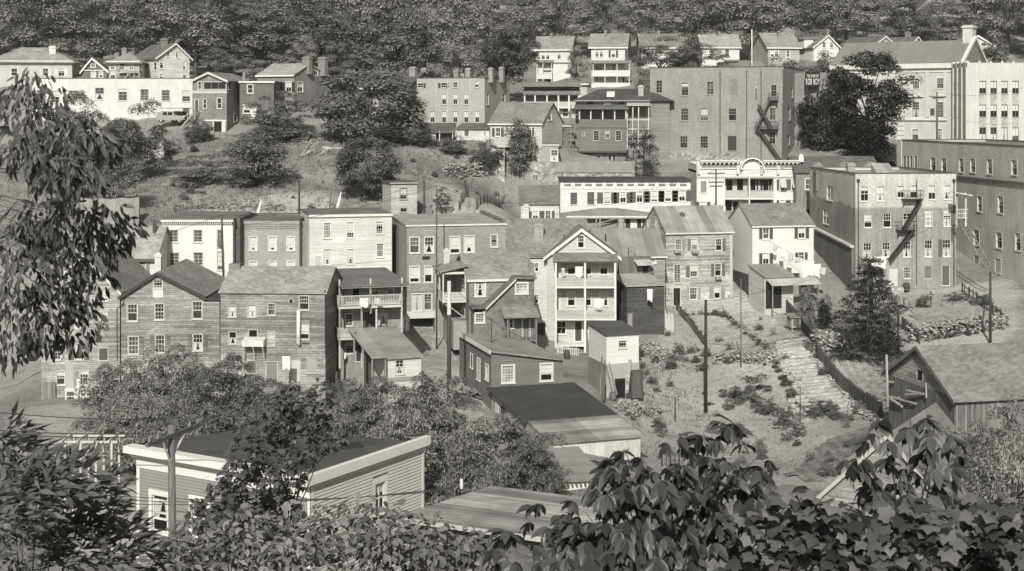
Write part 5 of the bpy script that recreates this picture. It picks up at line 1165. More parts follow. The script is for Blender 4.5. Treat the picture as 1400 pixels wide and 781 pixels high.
# 52 low shuttered house at the left
B = Bld('house', 'low white house with grey shutters and a broad roof, left of the tall townhouse', 'house', 'b1', 380, 832, 634, 830, 142, D=8, wall=m_clap(.7, .08), roof=m_shingle(.3), trim=m_plain(.7), wd=dict(m=(4, 3), cas=.06))
for x in (520, 661, 757): B.w('F', x - 19, 653, x + 19, 711, sh='lr', shm=m_plain(.2), open=x == 757)
B.finish('gs', yr=(640, 472), ov=.3, rake=.2, fascia=.25)
for ch in B.root.children:
    if ch.name.startswith('fascia'): ch.data.materials[0] = m_plain(.1)
B.chim(826, 614, 860, 670, -2, d=.6, mat=m_plain(.62)); B.chim(815, 434, 832, 490, 3, d=.2, mat=m_iron(.05), cap=False)
# 56 tower-like box
B = Bld('outbuilding', 'small square clapboard outbuilding with a flat roof above the brick building', 'building', 'b2', 722, 860, 238, 420, 163, 164, D=4, wall=m_clap(.46, .18), roof=m_tar(.1), trim=m_plain(.3), wd=dict(m=(2, 2), cas=.08))
B.w('F', 769, 263, 805, 322); B.w('F', 772, 371, 806, 392, m=(2, 1), mid=False); B.finish('flat', ov=.2, rake=.2, fascia=.12)
# 53 the big house below the camera
def lap(mb, tf, U, z0, z1, holes, pitch=.15):
    z = z0
    while z < z1:
        za, zb_ = z, min(z + pitch, z1); cuts = [(0.0, U)]
        for h in holes:
            if h[1] < zb_ and h[3] > za:
                nc = []
                for (a, b) in cuts:
                    if h[0] > a: nc.append((a, min(b, h[0])))
                    if h[2] < b: nc.append((max(a, h[2]), b))
                cuts = [c for c in nc if c[1] - c[0] > .02]
        for (a, b) in cuts:
            mb.add([tf(a, za, -.055), tf(b, za, -.055), tf(b, zb_, -.014), tf(a, zb_, -.014), tf(a, za, -.012), tf(b, za, -.012)], [(0, 1, 2, 3), (0, 4, 5, 1)])
        z += pitch
B = Bld('house', 'nearest house, grey clapboard with deep white cornice, tall curtained window and dark flat roof', 'house', 'f4', 76, 1021, 212, 800, 67.4, 62, D=8.35, wall=m_plain(.3), roof=m_tar(.08), trim=m_plain(.78, .55, .06), wd=dict(m=(1, 1), cas=.2, sill=.1, rec=.14), sub=2.5)
B.w('F', 152, 424, 236, 640, m=(1, 1), mid=False); B.w('F', 372, 455, 452, 660, m=(1, 1))
B.w('R', 602, 342, 652, 480, T='d2', m=(2, 1), cas=.2)
B.H = B.f(76, 212)[1] + .25
ho = {k: [(h[0] - .21, h[1] - .1, h[2] + .21, h[3] + .25) for h in v] for k, v in B.holes.items()}
B.H -= .8; B.finish('flat', roof=False); B.H += .8
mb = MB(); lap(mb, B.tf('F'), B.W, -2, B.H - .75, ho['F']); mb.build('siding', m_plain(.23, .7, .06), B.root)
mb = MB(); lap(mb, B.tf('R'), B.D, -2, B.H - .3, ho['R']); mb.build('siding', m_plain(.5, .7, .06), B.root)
H = B.H
cn = MB(); cn.box(-.35, -.62, H - .04, B.W + .0, -.006, H + .28); cn.box(-.2, -.4, H - .2, B.W, -.006, H - .043); cn.box(-.05, -.08, H - .78, B.W, -.006, H - .203); B.part('cornice', cn, B.trim)
cn = MB(); cn.box(B.W + .006, -.62, H - .14, B.W + .3, B.D + .2, H + .28); cn.box(B.W + .006, -.1, H - .36, B.W + .1, B.D, H - .143); B.part('side_cornice', cn, B.trim)
B.part('roof', MB().add([(-.3, -.5, H + .2), (B.W + .01, -.5, H + .2), (B.W + .01, B.D + .2, H - .1), (-.3, B.D + .2, H - .55), (-.3, -.5, H - .03), (B.W + .01, -.5, H - .03), (B.W + .01, B.D + .2, H - .3), (-.3, B.D + .2, H - .75)], [(0, 1, 2, 3), (4, 7, 6, 5), (0, 3, 7, 4), (2, 6, 7, 3)]), B.roof)
B.part('corner_board', MB().box(-.06, -.06, -2, .14, -.036, H - .79).box(B.W - .14, -.06, -2, B.W - .004, -.036, H - .79).box(B.W + .036, .0, -2, B.W + .06, .16, H - .37).box(B.W + .036, B.D - .16, -2, B.W + .06, B.D, H - .37), B.trim)
(u0, z0, u1, z1) = B.holes['F'][0]
zz = [z0 + (z1 - z0) * k for k in (.36, .53, .86)]
mb = MB()
for z in zz: mb.box(u0 + .05, .03, z - .045, u1 - .05, .1, z + .045)
mb.build('sash_rail', B.trim, B.root)
cu = MB()
for sg, ue, un in ((1, u0 + .06, u0 + (u1 - u0) * .62), (-1, u1 - .06, u0 + (u1 - u0) * .72)):
    n = 7; vs = []
    for k in range(n + 1):
        t_ = k / n; xt = ue + (un - ue) * t_; xb = ue + (un - ue) * t_ * .55; dy = .11 + .02 * math.sin(k * 2.4)
        vs += [(xt, dy, zz[2] - .03), (xb, dy, zz[0] + .03)]
    cu.add(vs, [(2 * k, 2 * k + 2, 2 * k + 3, 2 * k + 1) for k in range(n)])
cu.build('curtain', m_cloth(.42), B.root)
c = MB(); a = B.Mi @ W(457, 624, 67.5); b = B.Mi @ W(494, 617, 68); c.bar((a.x, a.y, H + .05), (b.x, b.y, H + .12), .25, .25); B.part('roof_kerb', c, m_tar(.03))
# 54 nearest tin roof
B = Bld('outbuilding', 'low brick outbuilding with a streaked tin roof at the bottom edge of the view', 'building', 'p', 560, 785, 708, 790, 52, 49.2, D=7, wall=m_brick(.1, .2), roof=m_tin(.3, 'y', .55, .38), trim=m_plain(.4), sub=4)
B.finish('shed', yr=(690, 670), ov=.35, rake=.3, t=.08, fascia=.14); mb = MB(); mb.tube([B.wp(631, 668, 6.5), B.wp(631, 655, 6.5)], .07); B.part('vent_pipe', mb, m_plain(.6))
# 55 barn
B = Bld('barn', 'weathered barn with a broad shingle roof and bare gable end, beside the picket fence', 'barn', 'c4', 645, 1003, 506, 740, 109.6, 100, D=16, wall=m_clap(.32, .4, .3), roof=m_shingle(.19), trim=m_wood(.3), wd=dict(cas=.06, sill=0, m=(1, 1)))
B.w('F', 796, 488, 826, 552, board=m_plain(.01)); B.finish('gf', peak=(815, 372), ov=.45, rake=.4, fascia=.18, t=.14)  # the near-black board paints the unlit dark of an open hole
for ch in B.root.children:
    if ch.name.startswith('fascia'): ch.data.materials[0] = m_wood(.16)
z = B.H - .1; B.part('lower_boards', MB().box(.1, -.06, -1.2, B.W - .1, -.003, z), m_wood(.13, .3)); B.part('side_boards', MB().box(B.W + .003, 0, -1.2, B.W + .06, 15.9, B.H - .25), m_wood(.18, .4))
mb = MB()
for (p, q) in (((605, 620), (790, 672)), ((590, 655), (700, 640)), ((600, 550), (670, 556)), ((740, 600), (840, 622)), ((735, 622), (835, 618)), ((650, 640), (720, 690))): mb.bar(B.wp(p[0], p[1], -.6), B.wp(q[0], q[1], -.25), .12)
mb.bar(B.wp(632, 410, -.9), B.wp(640, 690, -.9), .12); mb.bar(B.wp(842, 560, -.3), B.wp(845, 640, -.3), .1); B.part('loose_board', mb, m_wood(.35))
# 57 roof at lower right
B = Bld('outbuilding', 'low outbuilding with a pale-edged roof behind the big dark leaves, above the barn path', 'building', 'p', 1124, 1300, 676, 760, 88, 84, D=10, wall=m_clap(.3, .3), roof=m_tar(.2), trim=m_plain(.4), sub=3)
B.finish('gf', peak=(1216, 594), ov=.3, rake=.3, t=.12, fascia=.22)
# ================================================================ ground
CP = [  # (pixel x, pixel y, depth) read where the ground shows, or under a building
    (60, 560, 118), (100, 600, 108), (230, 548, 125), (370, 552, 124), (450, 545, 126), (585, 470, 142), (600, 500, 130), (635, 560, 115), (660, 600, 106), (870, 560, 125), (1000, 650, 110), (1050, 602, 118), (965, 566, 128),
    (1000, 480, 146), (940, 416, 166), (1050, 424, 162), (1150, 532, 130), (1240, 482, 140), (1300, 452, 144), (1300, 405, 162), (1250, 397, 165), (1350, 400, 160), (1100, 468, 140), (1215, 562, 117), (1250, 585, 108), (1370, 470, 140),
    (820, 540, 128), (760, 478, 147), (700, 500, 134), (670, 560, 118), (790, 590, 112), (760, 640, 100), (880, 640, 103), (300, 284, 168), (250, 240, 186), (350, 200, 203), (420, 260, 176), (480, 200, 203), (300, 184, 211), (560, 286, 168),
    (650, 286, 170), (610, 240, 186), (640, 205, 200), (700, 256, 197), (990, 224, 208), (1000, 302, 188), (860, 300, 186), (720, 306, 190), (1150, 223, 204), (1220, 216, 206), (1200, 300, 190), (1310, 200, 222), (1250, 196, 233),
    (150, 168, 224), (60, 165, 226), (240, 168, 222), (320, 178, 214), (400, 150, 222), (520, 170, 222), (620, 190, 212), (720, 190, 206), (830, 218, 209), (740, 150, 240), (740, 116, 282), (840, 118, 279), (960, 92, 287), (1060, 86, 276),
    (1130, 84, 279), (1220, 80, 301), (1350, 90, 285), (140, 112, 242), (220, 112, 244), (60, 112, 252), (50, 490, 141), (130, 400, 144), (270, 402, 148), (370, 400, 150), (480, 396, 149), (40, 420, 150), (850, 450, 154), (905, 416, 165), (1030, 400, 166), (1290, 640, 98), (1370, 560, 112), (1180, 700, 86), (140, 280, 168), (180, 330, 156), (60, 300, 175), (40, 200, 215)]
pts = [(W(a, b, c).x, c, W(a, b, c).z) for a, b, c in CP]
for X in (-45, -22, 0, 22, 45): pts += [(X, -12, ZC - 1.0), (X, 0, ZC - 1.7), (X, 8, ZC - 5.2), (X, 18, ZC - 10.5), (X, 32, ZC - 16.5), (X, 48, ZC - 21), (X, 66, ZC - 24), (X, 86, ZC - 27 + (2.5 if X < -20 else 0))]
for X in (-150, -100, -60, -20, 20, 60, 100, 150): pts += [(X, 318, ZC + 11), (X, 350, ZC + 22), (X, 400, ZC + 43), (X, 470, ZC + 70)]
for Y, z in ((60, -24), (110, -27), (150, -21), (190, -12), (225, -2), (260, 3)): pts += [(-150, Y, ZC + z), (150, Y, ZC + z + 1)]
PA = np.array(pts); PXY = PA[:, :2].copy(); PZ = PA[:, 2]
def tps(r2): return np.where(r2 > 0, .5 * r2 * np.log(np.maximum(r2, 1e-9)), 0.0)
_sc = 60.0; Q = PXY / _sc; n_ = len(Q)
K = tps(((Q[:, None] - Q[None]) ** 2).sum(-1)) + np.eye(n_) * 2e-3; Pm = np.c_[np.ones(n_), Q]
SOL = np.linalg.solve(np.block([[K, Pm], [Pm.T, np.zeros((3, 3))]]), np.r_[PZ, 0, 0, 0])
def ground_z(xy):
    q = np.atleast_2d(np.asarray(xy, float)) / _sc; out = np.empty(len(q))
    for i in range(0, len(q), 4000):
        s = q[i:i + 4000]; out[i:i + 4000] = tps(((s[:, None] - Q[None]) ** 2).sum(-1)) @ SOL[:n_] + SOL[n_] + s @ SOL[n_ + 1:]
    return out
def G(x, y): return float(ground_z([(x, y)])[0])
def bumps(x, y):
    return .12 * np.sin(x * .9 + y * .37) * np.sin(y * .71 - x * .2) + .07 * np.sin(x * 2.3 + 1.1) * np.sin(y * 1.9 + x * .6)
def mesh_np(name, V, Fq, mat, parent=None, attrs=None):
    me = bpy.data.meshes.new(name); nv, nf, k = len(V), len(Fq), Fq.shape[1]
    me.vertices.add(nv); me.vertices.foreach_set('co', np.asarray(V, np.float32).ravel())
    me.loops.add(nf * k); me.loops.foreach_set('vertex_index', np.asarray(Fq, np.int32).ravel())
    me.polygons.add(nf); me.polygons.foreach_set('loop_start', np.arange(0, nf * k, k, dtype=np.int32)); me.polygons.foreach_set('loop_total', np.full(nf, k, np.int32))
    if mat: me.materials.append(mat)
    me.update(calc_edges=True); me.validate()
    for nm, vals in (attrs or {}).items():
        at = me.attributes.new(nm, 'FLOAT', 'POINT'); at.data.foreach_set('value', np.asarray(vals, np.float32))
    o = bpy.data.objects.new(name, me); COL.objects.link(o)
    if parent is not None: o.parent = parent
    return o
def in_poly(x, y, poly):
    inside = np.zeros(len(x), bool); n = len(poly); j = n - 1
    for i in range(n):
        xi, yi = poly[i]; xj, yj = poly[j]
        c = ((yi > y) != (yj > y)) & (x < (xj - xi) * (y - yi) / (yj - yi + 1e-12) + xi); inside ^= c; j = i
    return inside
def gp(px, py, Y): p = W(px, py, Y); return (p.x, p.y)
xs = np.arange(-150, 151, 1.25); ys = np.r_[np.arange(-14, 330, 1.25), np.arange(330, 471, 5)]
XX, YY = np.meshgrid(xs, ys); ZZ = ground_z(np.c_[XX.ravel(), YY.ravel()]) + bumps(XX.ravel(), YY.ravel())
nx, ny = len(xs), len(ys); idx = np.arange(nx * ny).reshape(ny, nx)
Fq = np.stack([idx[:-1, :-1], idx[:-1, 1:], idx[1:, 1:], idx[1:, :-1]], -1).reshape(-1, 4)
# worn earth where people garden, drive and walk; turf elsewhere
EARTH = [[gp(820, 600, 116), gp(880, 470, 142), gp(925, 418, 168), gp(1060, 418, 168), gp(1110, 480, 140), gp(1215, 590, 114), gp(1180, 680, 96), gp(960, 690, 96), gp(860, 650, 103)],
         [gp(545, 452, 147), gp(620, 452, 147), gp(700, 640, 100), gp(560, 640, 100)], [gp(16, 540, 122), gp(160, 545, 122), gp(150, 640, 100), gp(16, 640, 100)],
         [gp(1225, 400, 166), gp(1390, 390, 166), gp(1390, 470, 140), gp(1240, 480, 138)], [gp(590, 292, 166), gp(690, 292, 166), gp(690, 255, 180), gp(600, 255, 180)], [gp(250, 290, 164), gp(470, 290, 164), gp(440, 250, 176), gp(330, 262, 172)]]
x, y = XX.ravel(), YY.ravel(); earth = np.zeros(len(x))
for P in EARTH: earth = np.maximum(earth, in_poly(x, y, P).astype(float))
E2 = earth.reshape(ny, nx)
for _ in range(2):
    E2 = (E2 + np.roll(E2, 1, 0) + np.roll(E2, -1, 0) + np.roll(E2, 1, 1) + np.roll(E2, -1, 1)) / 5
def m_ground():
    t = NT('ground', .95, .1); vv = t.coords()[0]
    at = t.n('ShaderNodeAttribute', attribute_name='earth').outputs['Fac']
    n1 = t.noise(vv, .16, 6, .65); n2 = t.noise(vv, 1.4, 5, .7); n3 = t.noise(vv, 4.0, 6, .85)
    e = t.math('ADD', at, t.math('MULTIPLY', t.math('SUBTRACT', n2, .5), 1.4)); e = t.ramp(e, 0, 1, .25, .75)
    grass = t.math('MULTIPLY', t.ramp(n1, .17, .34, .3, .7), t.ramp(n3, .6, 1.4, .3, .7))
    dirt = t.math('MULTIPLY', t.ramp(n1, .32, .47, .3, .7), t.ramp(n3, .5, 1.5, .3, .7))
    mx = t.n('ShaderNodeMix', (e, grass, dirt)); mx.inputs[0].default_value = 0; t.set(mx.inputs[0], e); t.set(mx.inputs[2], grass); t.set(mx.inputs[3], dirt)
    h = t.math('ADD', n2, t.math('MULTIPLY', n3, .5))
    return t.color(mx.outputs[0]).bump(h, .3, .8).m
ground = mesh_np('ground', np.c_[x, y, ZZ], Fq, m_ground(), attrs={'earth': E2.ravel()}); ground['kind'] = 'structure'
def drape(name, poly, dz, mat, step=.7, kind='structure', rows=None):
    """a sheet lying on the ground inside a plan outline"""
    P = np.array(poly); x0, y0 = P.min(0); x1, y1 = P.max(0)
    gx = np.arange(x0, x1 + step, step); gy = np.arange(y0, y1 + step, step); A, Bm = np.meshgrid(gx, gy)
    zz = ground_z(np.c_[A.ravel(), Bm.ravel()]) + bumps(A.ravel(), Bm.ravel()) + dz
    if rows: zz += rows(A.ravel(), Bm.ravel())
    i = np.arange(A.size).reshape(A.shape); f_ = np.stack([i[:-1, :-1], i[:-1, 1:], i[1:, 1:], i[1:, :-1]], -1).reshape(-1, 4)
    cx = A.ravel()[f_].mean(1); cy = Bm.ravel()[f_].mean(1); keep = in_poly(cx, cy, poly)
    f_ = f_[keep]; u, inv = np.unique(f_, return_inverse=True)
    o = mesh_np(name, np.c_[A.ravel(), Bm.ravel(), zz][u], inv.reshape(-1, 4), mat)
    if kind: o['kind'] = kind
    return o
def m_soil(v, ax=None, pitch=.9, amp=.3):
    t = NT('garden_soil', .95, .1); vv = t.coords()[0]; n2 = t.noise(vv, 1.2, 5, .7); n3 = t.noise(vv, 4.0, 6, .85); n1 = t.noise(vv, .25, 3)
    a = t.math('MULTIPLY', t.math('MULTIPLY', t.ramp(n2, .75, 1.25, .3, .7), t.ramp(n3, .5, 1.5, .3, .7)), t.ramp(n1, .85, 1.15, .3, .7))
    if ax:
        c = t.coords()[1 if ax == 'x' else 2]; w_ = t.math('SINE', t.math('ADD', t.math('MULTIPLY', c, 6.283 / pitch), t.math('MULTIPLY', n1, 6.0)))
        a = t.math('MULTIPLY', a, t.ramp(w_, 1 - amp, 1 + amp * .5, -1, 1))
    return t.color(t.math('MULTIPLY', a, v)).bump(n3, .25, .8).m
tag(drape('lane', [gp(556, 458, 146), gp(600, 458, 146), gp(628, 500, 131), gp(668, 590, 108), gp(600, 640, 100), gp(590, 560, 114), gp(572, 500, 131)], .05, m_soil(.4)))
drape('street', [(-75, 136), (-8, 136), (-8, 145), (-75, 144)], .06, m_soil(.3))
drape('garden_bed', [gp(940, 424, 166), gp(985, 424, 166), gp(1035, 478, 146), gp(960, 484, 145)], .08, m_soil(.46, 'y', .8, .14), rows=lambda a, b: .07 * np.sin(b * 7.8))
drape('garden_bed', [gp(1002, 422, 166), gp(1052, 424, 164), gp(1095, 470, 145), gp(1048, 474, 145)], .08, m_soil(.46, 'y', .8, .14), rows=lambda a, b: .07 * np.sin(b * 7.8))
drape('garden_bed', [gp(1058, 486, 143), gp(1108, 480, 143), gp(1165, 555, 121), gp(1090, 560, 121)], .09, m_soil(.44, 'y', 1.5, .18), step=.35, rows=lambda a, b: .1 * np.sin(b * 4.2))
drape('garden_bed', [gp(1130, 488, 139), gp(1195, 482, 139), gp(1215, 555, 119), gp(1190, 560, 118)], .08, m_soil(.37, 'x', .9, .12))
drape('garden_bed', [gp(590, 290, 166), gp(655, 290, 166), gp(650, 262, 176), gp(600, 258, 178)], .08, m_soil(.4, 'x', .9, .14))
drape('garden_bed', [gp(905, 600, 119), gp(1000, 590, 121), gp(1080, 640, 110), gp(980, 680, 100)], .08, m_soil(.37, 'y', .9, .16))
drape('garden_bed', [gp(1128, 590, 113), gp(1200, 584, 113), gp(1112, 668, 97), gp(1072, 652, 101)], .08, m_soil(.27, 'x', 1.0, .2))
drape('yard', [gp(1240, 405, 163), gp(1330, 400, 163), gp(1375, 440, 148), gp(1250, 440, 148)], .07, m_soil(.36))
# ================================================================ plants
def hit(px, py, Y0=45, Y1=330):
    """the point of the ground seen at a pixel"""
    for Y in np.arange(Y0, Y1, .5):
        p = W(px, py, Y)
        if p.z <= G(p.x, Y): return Vector((p.x, Y, G(p.x, Y)))
    return W(px, py, Y1)
def unit(a): return a / np.maximum(np.linalg.norm(a, axis=-1, keepdims=True), 1e-9)
DIAMOND = (np.array([(0, 0, 0), (-.3, .5, .06), (0, 1, 0), (.3, .5, .06)], float), [(0, 1, 2, 3)])
NARROW = (np.array([(0, 0, 0), (-.13, .4, .03), (0, 1, -.12), (.13, .4, .03)], float), [(0, 1, 2, 3)])
OVATE = (np.array([(0, 0, 0), (0, .35, -.02), (0, .7, -.05), (0, 1.0, -.16), (-.2, .22, .05), (-.27, .48, .03), (-.17, .76, -.02), (.2, .22, .05), (.27, .48, .03), (.17, .76, -.02)], float),
         [(0, 1, 5, 4), (1, 2, 6, 5), (2, 3, 6, 6), (0, 7, 8, 1), (1, 8, 9, 2), (2, 9, 3, 3)])
MAPLE = (np.array([(0, .1, 0), (-.45, 0, -.05), (-.3, .3, .03), (-.55, .5, -.06), (-.25, .6, .03), (0, 1.05, -.1), (.25, .6, .03), (.55, .5, -.06), (.3, .3, .03), (.45, 0, -.05), (0, .42, .06)], float),
         [(0, 10, 2, 1), (2, 10, 4, 3), (4, 10, 6, 5), (6, 10, 8, 7), (8, 10, 0, 9)])
GRAPE = (np.array([(0, .14, 0), (-.3, -.06, -.04), (-.56, .16, -.06), (-.45, .36, .02), (-.6, .6, -.08), (-.32, .72, .02), (0, 1.05, -.14), (.32, .72, .02), (.6, .6, -.08), (.45, .36, .02), (.56, .16, -.06), (.3, -.06, -.04), (0, .46, .07)], float),
         [(0, 12, 2, 1), (2, 12, 4, 3), (4, 12, 6, 5), (6, 12, 8, 7), (8, 12, 10, 9), (10, 12, 0, 11)])
def leaves(name, P, D, N, L, tmpl, mat, parent=None, asp=1.0):
    T, Fc = tmpl; n = len(P); D = unit(D); S = unit(np.cross(D, N)); N = np.cross(S, D); L = np.broadcast_to(np.asarray(L, float), (n,))[:, None, None]
    V = P[:, None, :] + L * (T[None, :, 0:1] * asp * S[:, None, :] + T[None, :, 1:2] * D[:, None, :] + T[None, :, 2:3] * N[:, None, :])
    k = len(T); fq = []
    quads = np.array([f for f in Fc if len(set(f)) == 4]); tris = [f for f in Fc if len(set(f)) == 3]
    if tris:  # a quad with a repeated corner: split its edge
        V2 = V; q = list(map(tuple, quads))
        me_faces = (np.arange(n) * k)[:, None, None] + quads[None]
        tf_ = (np.arange(n) * k)[:, None, None] + np.array([[*dict.fromkeys(f)] for f in tris])[None]
        me = bpy.data.meshes.new(name); vv = V.reshape(-1, 3); fa = me_faces.reshape(-1, 4); fb = tf_.reshape(-1, 3)
        me.vertices.add(len(vv)); me.vertices.foreach_set('co', vv.astype(np.float32).ravel()); me.loops.add(fa.size + fb.size)
        me.loops.foreach_set('vertex_index', np.r_[fa.ravel(), fb.ravel()].astype(np.int32)); me.polygons.add(len(fa) + len(fb))
        ls = np.r_[np.arange(0, fa.size, 4), fa.size + np.arange(0, fb.size, 3)].astype(np.int32); me.polygons.foreach_set('loop_start', ls)
        me.polygons.foreach_set('loop_total', np.r_[np.full(len(fa), 4), np.full(len(fb), 3)].astype(np.int32)); me.materials.append(mat); me.update(calc_edges=True)
        me.polygons.foreach_set('use_smooth', np.ones(len(me.polygons), bool))
        o = bpy.data.objects.new(name, me); COL.objects.link(o)
        if parent is not None: o.parent = parent
        return o
    return mesh_np(name, V.reshape(-1, 3), ((np.arange(n) * k)[:, None, None] + quads[None]).reshape(-1, 4), mat, parent)
def clump_leaves(C, R, n, rng, flat=1.0, up=.45, nz=.3):
    """points and normals spread over the outsides of clumps"""
    c = np.repeat(C, n, 0); r = np.repeat(R, n)[:, None]
    d = unit(rng.normal(size=c.shape)); d[:, 2] = np.where(d[:, 2] < -.25, -d[:, 2] * .8, d[:, 2])
    P = c + d * r * rng.uniform(.55, 1.08, (len(c), 1)) * np.array([1, 1, flat])
    N = unit(d * .8 + np.array([0, 0, up]) + rng.normal(size=c.shape) * nz)
    return P, N, d
def limbs(mb, base, H, r, tips, rng, trunk=.5, lean=0.0):
    base = Vector(base); top = base + Vector((lean * H, 0, H * trunk))
    mid = base.lerp(top, .5) + Vector((rng.uniform(-.03, .03) * H, rng.uniform(-.03, .03) * H, 0))
    mb.tube([base - Vector((0, 0, .04 * H)), base + Vector((0, 0, .06 * H)), mid, top], [r * 1.35, r, r * .8, r * .6], 7)
    for t in tips:
        t = Vector(t); k = rng.uniform(.45, 1.0); s = base.lerp(top, k) if k < .99 else top
        m = s.lerp(t, .5) + Vector((0, 0, .04 * H)); mb.tube([s, m, t], [r * .42, r * .25, r * .08], 5)
BARK = m_pole(.07)
PROTO = {}
def proto(kind, var):
    """meshes of one tree of unit height and unit crown width, made once"""
    key = (kind, var)
    if key in PROTO: return PROTO[key]
    rng = np.random.default_rng(100 + var * 17 + sum(map(ord, kind)))
    flat, up, nl, ls, tm = 1.0, .45, 110, .026, DIAMOND
    if kind in ('oak', 'oakdark', 'wood'):
        n = 80 if kind != 'wood' else 42; wood = kind == 'wood'
        th = unit(rng.normal(size=(n, 3))); rad = rng.uniform(.45, .86, (n, 1)) ** .8
        C = th * rad * np.array([.44, .44, .42 if wood else .39]) + np.array([0, 0, .5 if wood else .56])
        C = C + rng.normal(size=C.shape) * .02; R = rng.uniform(.08, .15, n) * (1.12 if wood else 1); tr = .55; nl = 150 if not wood else 230; ls = .032 if not wood else .03; flat = .62; up = .75
    elif kind == 'round':
        n = 80; th = unit(rng.normal(size=(n, 3))); C = th * rng.uniform(.4, .84, (n, 1)) * np.array([.42, .42, .4]) + np.array([0, 0, .56]); R = rng.uniform(.075, .14, n); tr = .4; nl = 110; ls = .032; flat = .75; up = .7
    elif kind == 'bush':
        n = 60; th = unit(rng.normal(size=(n, 3))); th[:, 2] = np.abs(th[:, 2]); C = th * rng.uniform(.3, .85, (n, 1)) * np.array([.42, .42, .8]) + np.array([0, 0, .08]); R = rng.uniform(.08, .15, n); tr = .3; nl = 110; ls = .048; up = .7
    elif kind == 'pine':
        L = []
        for z in np.linspace(.1, .97, 14):
            w = .47 * (1.02 - z) ** .55 * rng.uniform(.75, 1.12); m = max(3, int(4 + 14 * (1 - z)))
            for k in range(m):
                a = 2 * math.pi * (k + rng.uniform(-.3, .3)) / m; q = w * rng.uniform(.35, 1.0); L.append((q * math.cos(a), q * math.sin(a), z - .05 * q + rng.uniform(-.015, .015)))
        C = np.array(L); R = rng.uniform(.07, .12, len(C)); flat = .5; up = .8; tr = .95; nl = 95; ls = .036; tm = NARROW
    elif kind == 'cedar':
        n = 70; th = unit(rng.normal(size=(n, 3))); th[:, 2] = np.abs(th[:, 2]); C = th * rng.uniform(.35, .9, (n, 1)) * np.array([.46, .46, .8]) + np.array([0, 0, .12]); R = rng.uniform(.08, .15, n); tr = .6; nl = 120; ls = .05; tm = NARROW; flat = .4; up = .9
    elif kind == 'poplar':
        n = 46; z = rng.uniform(.08, .98, n); w = .44 * np.sin(np.clip(z, 0, 1) * math.pi * .86 + .3) ** .8; a = rng.uniform(0, 6.28, n); q = w * rng.uniform(.3, .9, n)
        C = np.c_[q * np.cos(a), q * np.sin(a), z]; R = rng.uniform(.07, .13, n); tr = .8; nl = 90; ls = .03; flat = 1.2
    elif kind == 'sumac':
        n = 75; th = unit(rng.normal(size=(n, 3))); th[:, 2] = np.abs(th[:, 2]) * 1.1; C = th * rng.uniform(.25, .9, (n, 1)) ** .8 * np.array([.42, .42, .74]) + np.array([0, 0, .12]); R = rng.uniform(.07, .13, n); tr = .4; nl = 190; ls = .044; tm = NARROW; flat = .8; up = .7
    elif kind == 'open':
        n = 52; th = unit(rng.normal(size=(n, 3))); th[:, 2] = np.abs(th[:, 2]); C = th * rng.uniform(.35, .98, (n, 1)) * np.array([.45, .45, .78]) + np.array([0, 0, .14]); R = rng.uniform(.05, .1, n); tr = .35; nl = 90; ls = .034; tm = DIAMOND
    P, N, d = clump_leaves(C, R, nl, rng, flat, up, {'wood': .12, 'oak': .16, 'oakdark': .18, 'round': .17, 'bush': .2, 'cedar': .2}.get(kind, .26))
    hi, rr_ = np.percentile(P[:, 2], 99.6), np.percentile(np.hypot(P[:, 0], P[:, 1]), 98)
    if kind != 'pine':
        for A_ in (P, C): A_[:, 2] = A_[:, 2] / hi; A_[:, :2] *= .5 / rr_
    keep = P[:, 2] > .015; P, N, d = P[keep], N[keep], d[keep]
    D = unit(np.cross(N, rng.normal(size=N.shape)))
    if kind == 'sumac': D = unit(d * np.array([1, 1, .4]) + np.array([0, 0, -.35]) + rng.normal(size=d.shape) * .3)
    if kind == 'pine': D = unit(d * np.array([1, 1, .15]) + np.array([0, 0, .15]) + rng.normal(size=d.shape) * .35)
    mat = LEAFM[kind]
    o = leaves('crown', P - N * 0 - D * ls * .5, D, N, ls * rng.uniform(.7, 1.3, len(P)), tm, mat, asp=1.15)
    mb = MB(); sel = rng.choice(len(C), min(len(C), 14 if kind != 'open' else 24), replace=False)
    limbs(mb, (0, 0, 0), 1.0, .022 if kind not in ('bush', 'sumac', 'open') else .014, C[sel], rng, tr); t = mb.build('trunk', BARK, None, True)
    me, mt = o.data, t.data; bpy.data.objects.remove(o); bpy.data.objects.remove(t)
    PROTO[key] = (me, mt); return PROTO[key]
LEAFM = dict(oak=m_leaf(.1, .19), oakdark=m_leaf(.028, .07), wood=m_leaf(.17, .28), round=m_leaf(.14, .25), bush=m_leaf(.1, .2), pine=m_leaf(.05, .11), cedar=m_leaf(.13, .25), poplar=m_leaf(.03, .065), sumac=m_leaf(.15, .3), open=m_leaf(.09, .18))
NV = dict(oak=2, oakdark=1, wood=6, round=3, bush=4, pine=2, cedar=2, poplar=1, sumac=4, open=2)
_ct = {}
def tree(name, kind, x, y, z, h, w, label, cat, group=None, rot=None, mat=None):
    k = _ct.get(kind, 0); _ct[kind] = k + 1
    me, mt = proto(kind, k % NV[kind])
    r = empty(name, (x, y, z), random.uniform(0, 6.28) if rot is None else rot, label, cat, group); r.scale = (w, w, h)
    c = bpy.data.objects.new('crown', me); COL.objects.link(c); c.parent = r
    t = bpy.data.objects.new('trunk', mt); COL.objects.link(t); t.parent = r
    if mat: c.material_slots[0].link = 'OBJECT'; c.material_slots[0].material = mat
    return r
def tree_px(name, kind, x0, x1, yt, Y, label, cat, group=None, yb=None, mat=None, rot=None):
    p = W((x0 + x1) / 2, yt, Y); z = G(p.x, Y) - .1 if yb is None else W((x0 + x1) / 2, yb, Y).z
    return tree(name, kind, p.x, Y, z, p.z - z, (x1 - x0) / F * Y, label, cat, group, rot, mat)
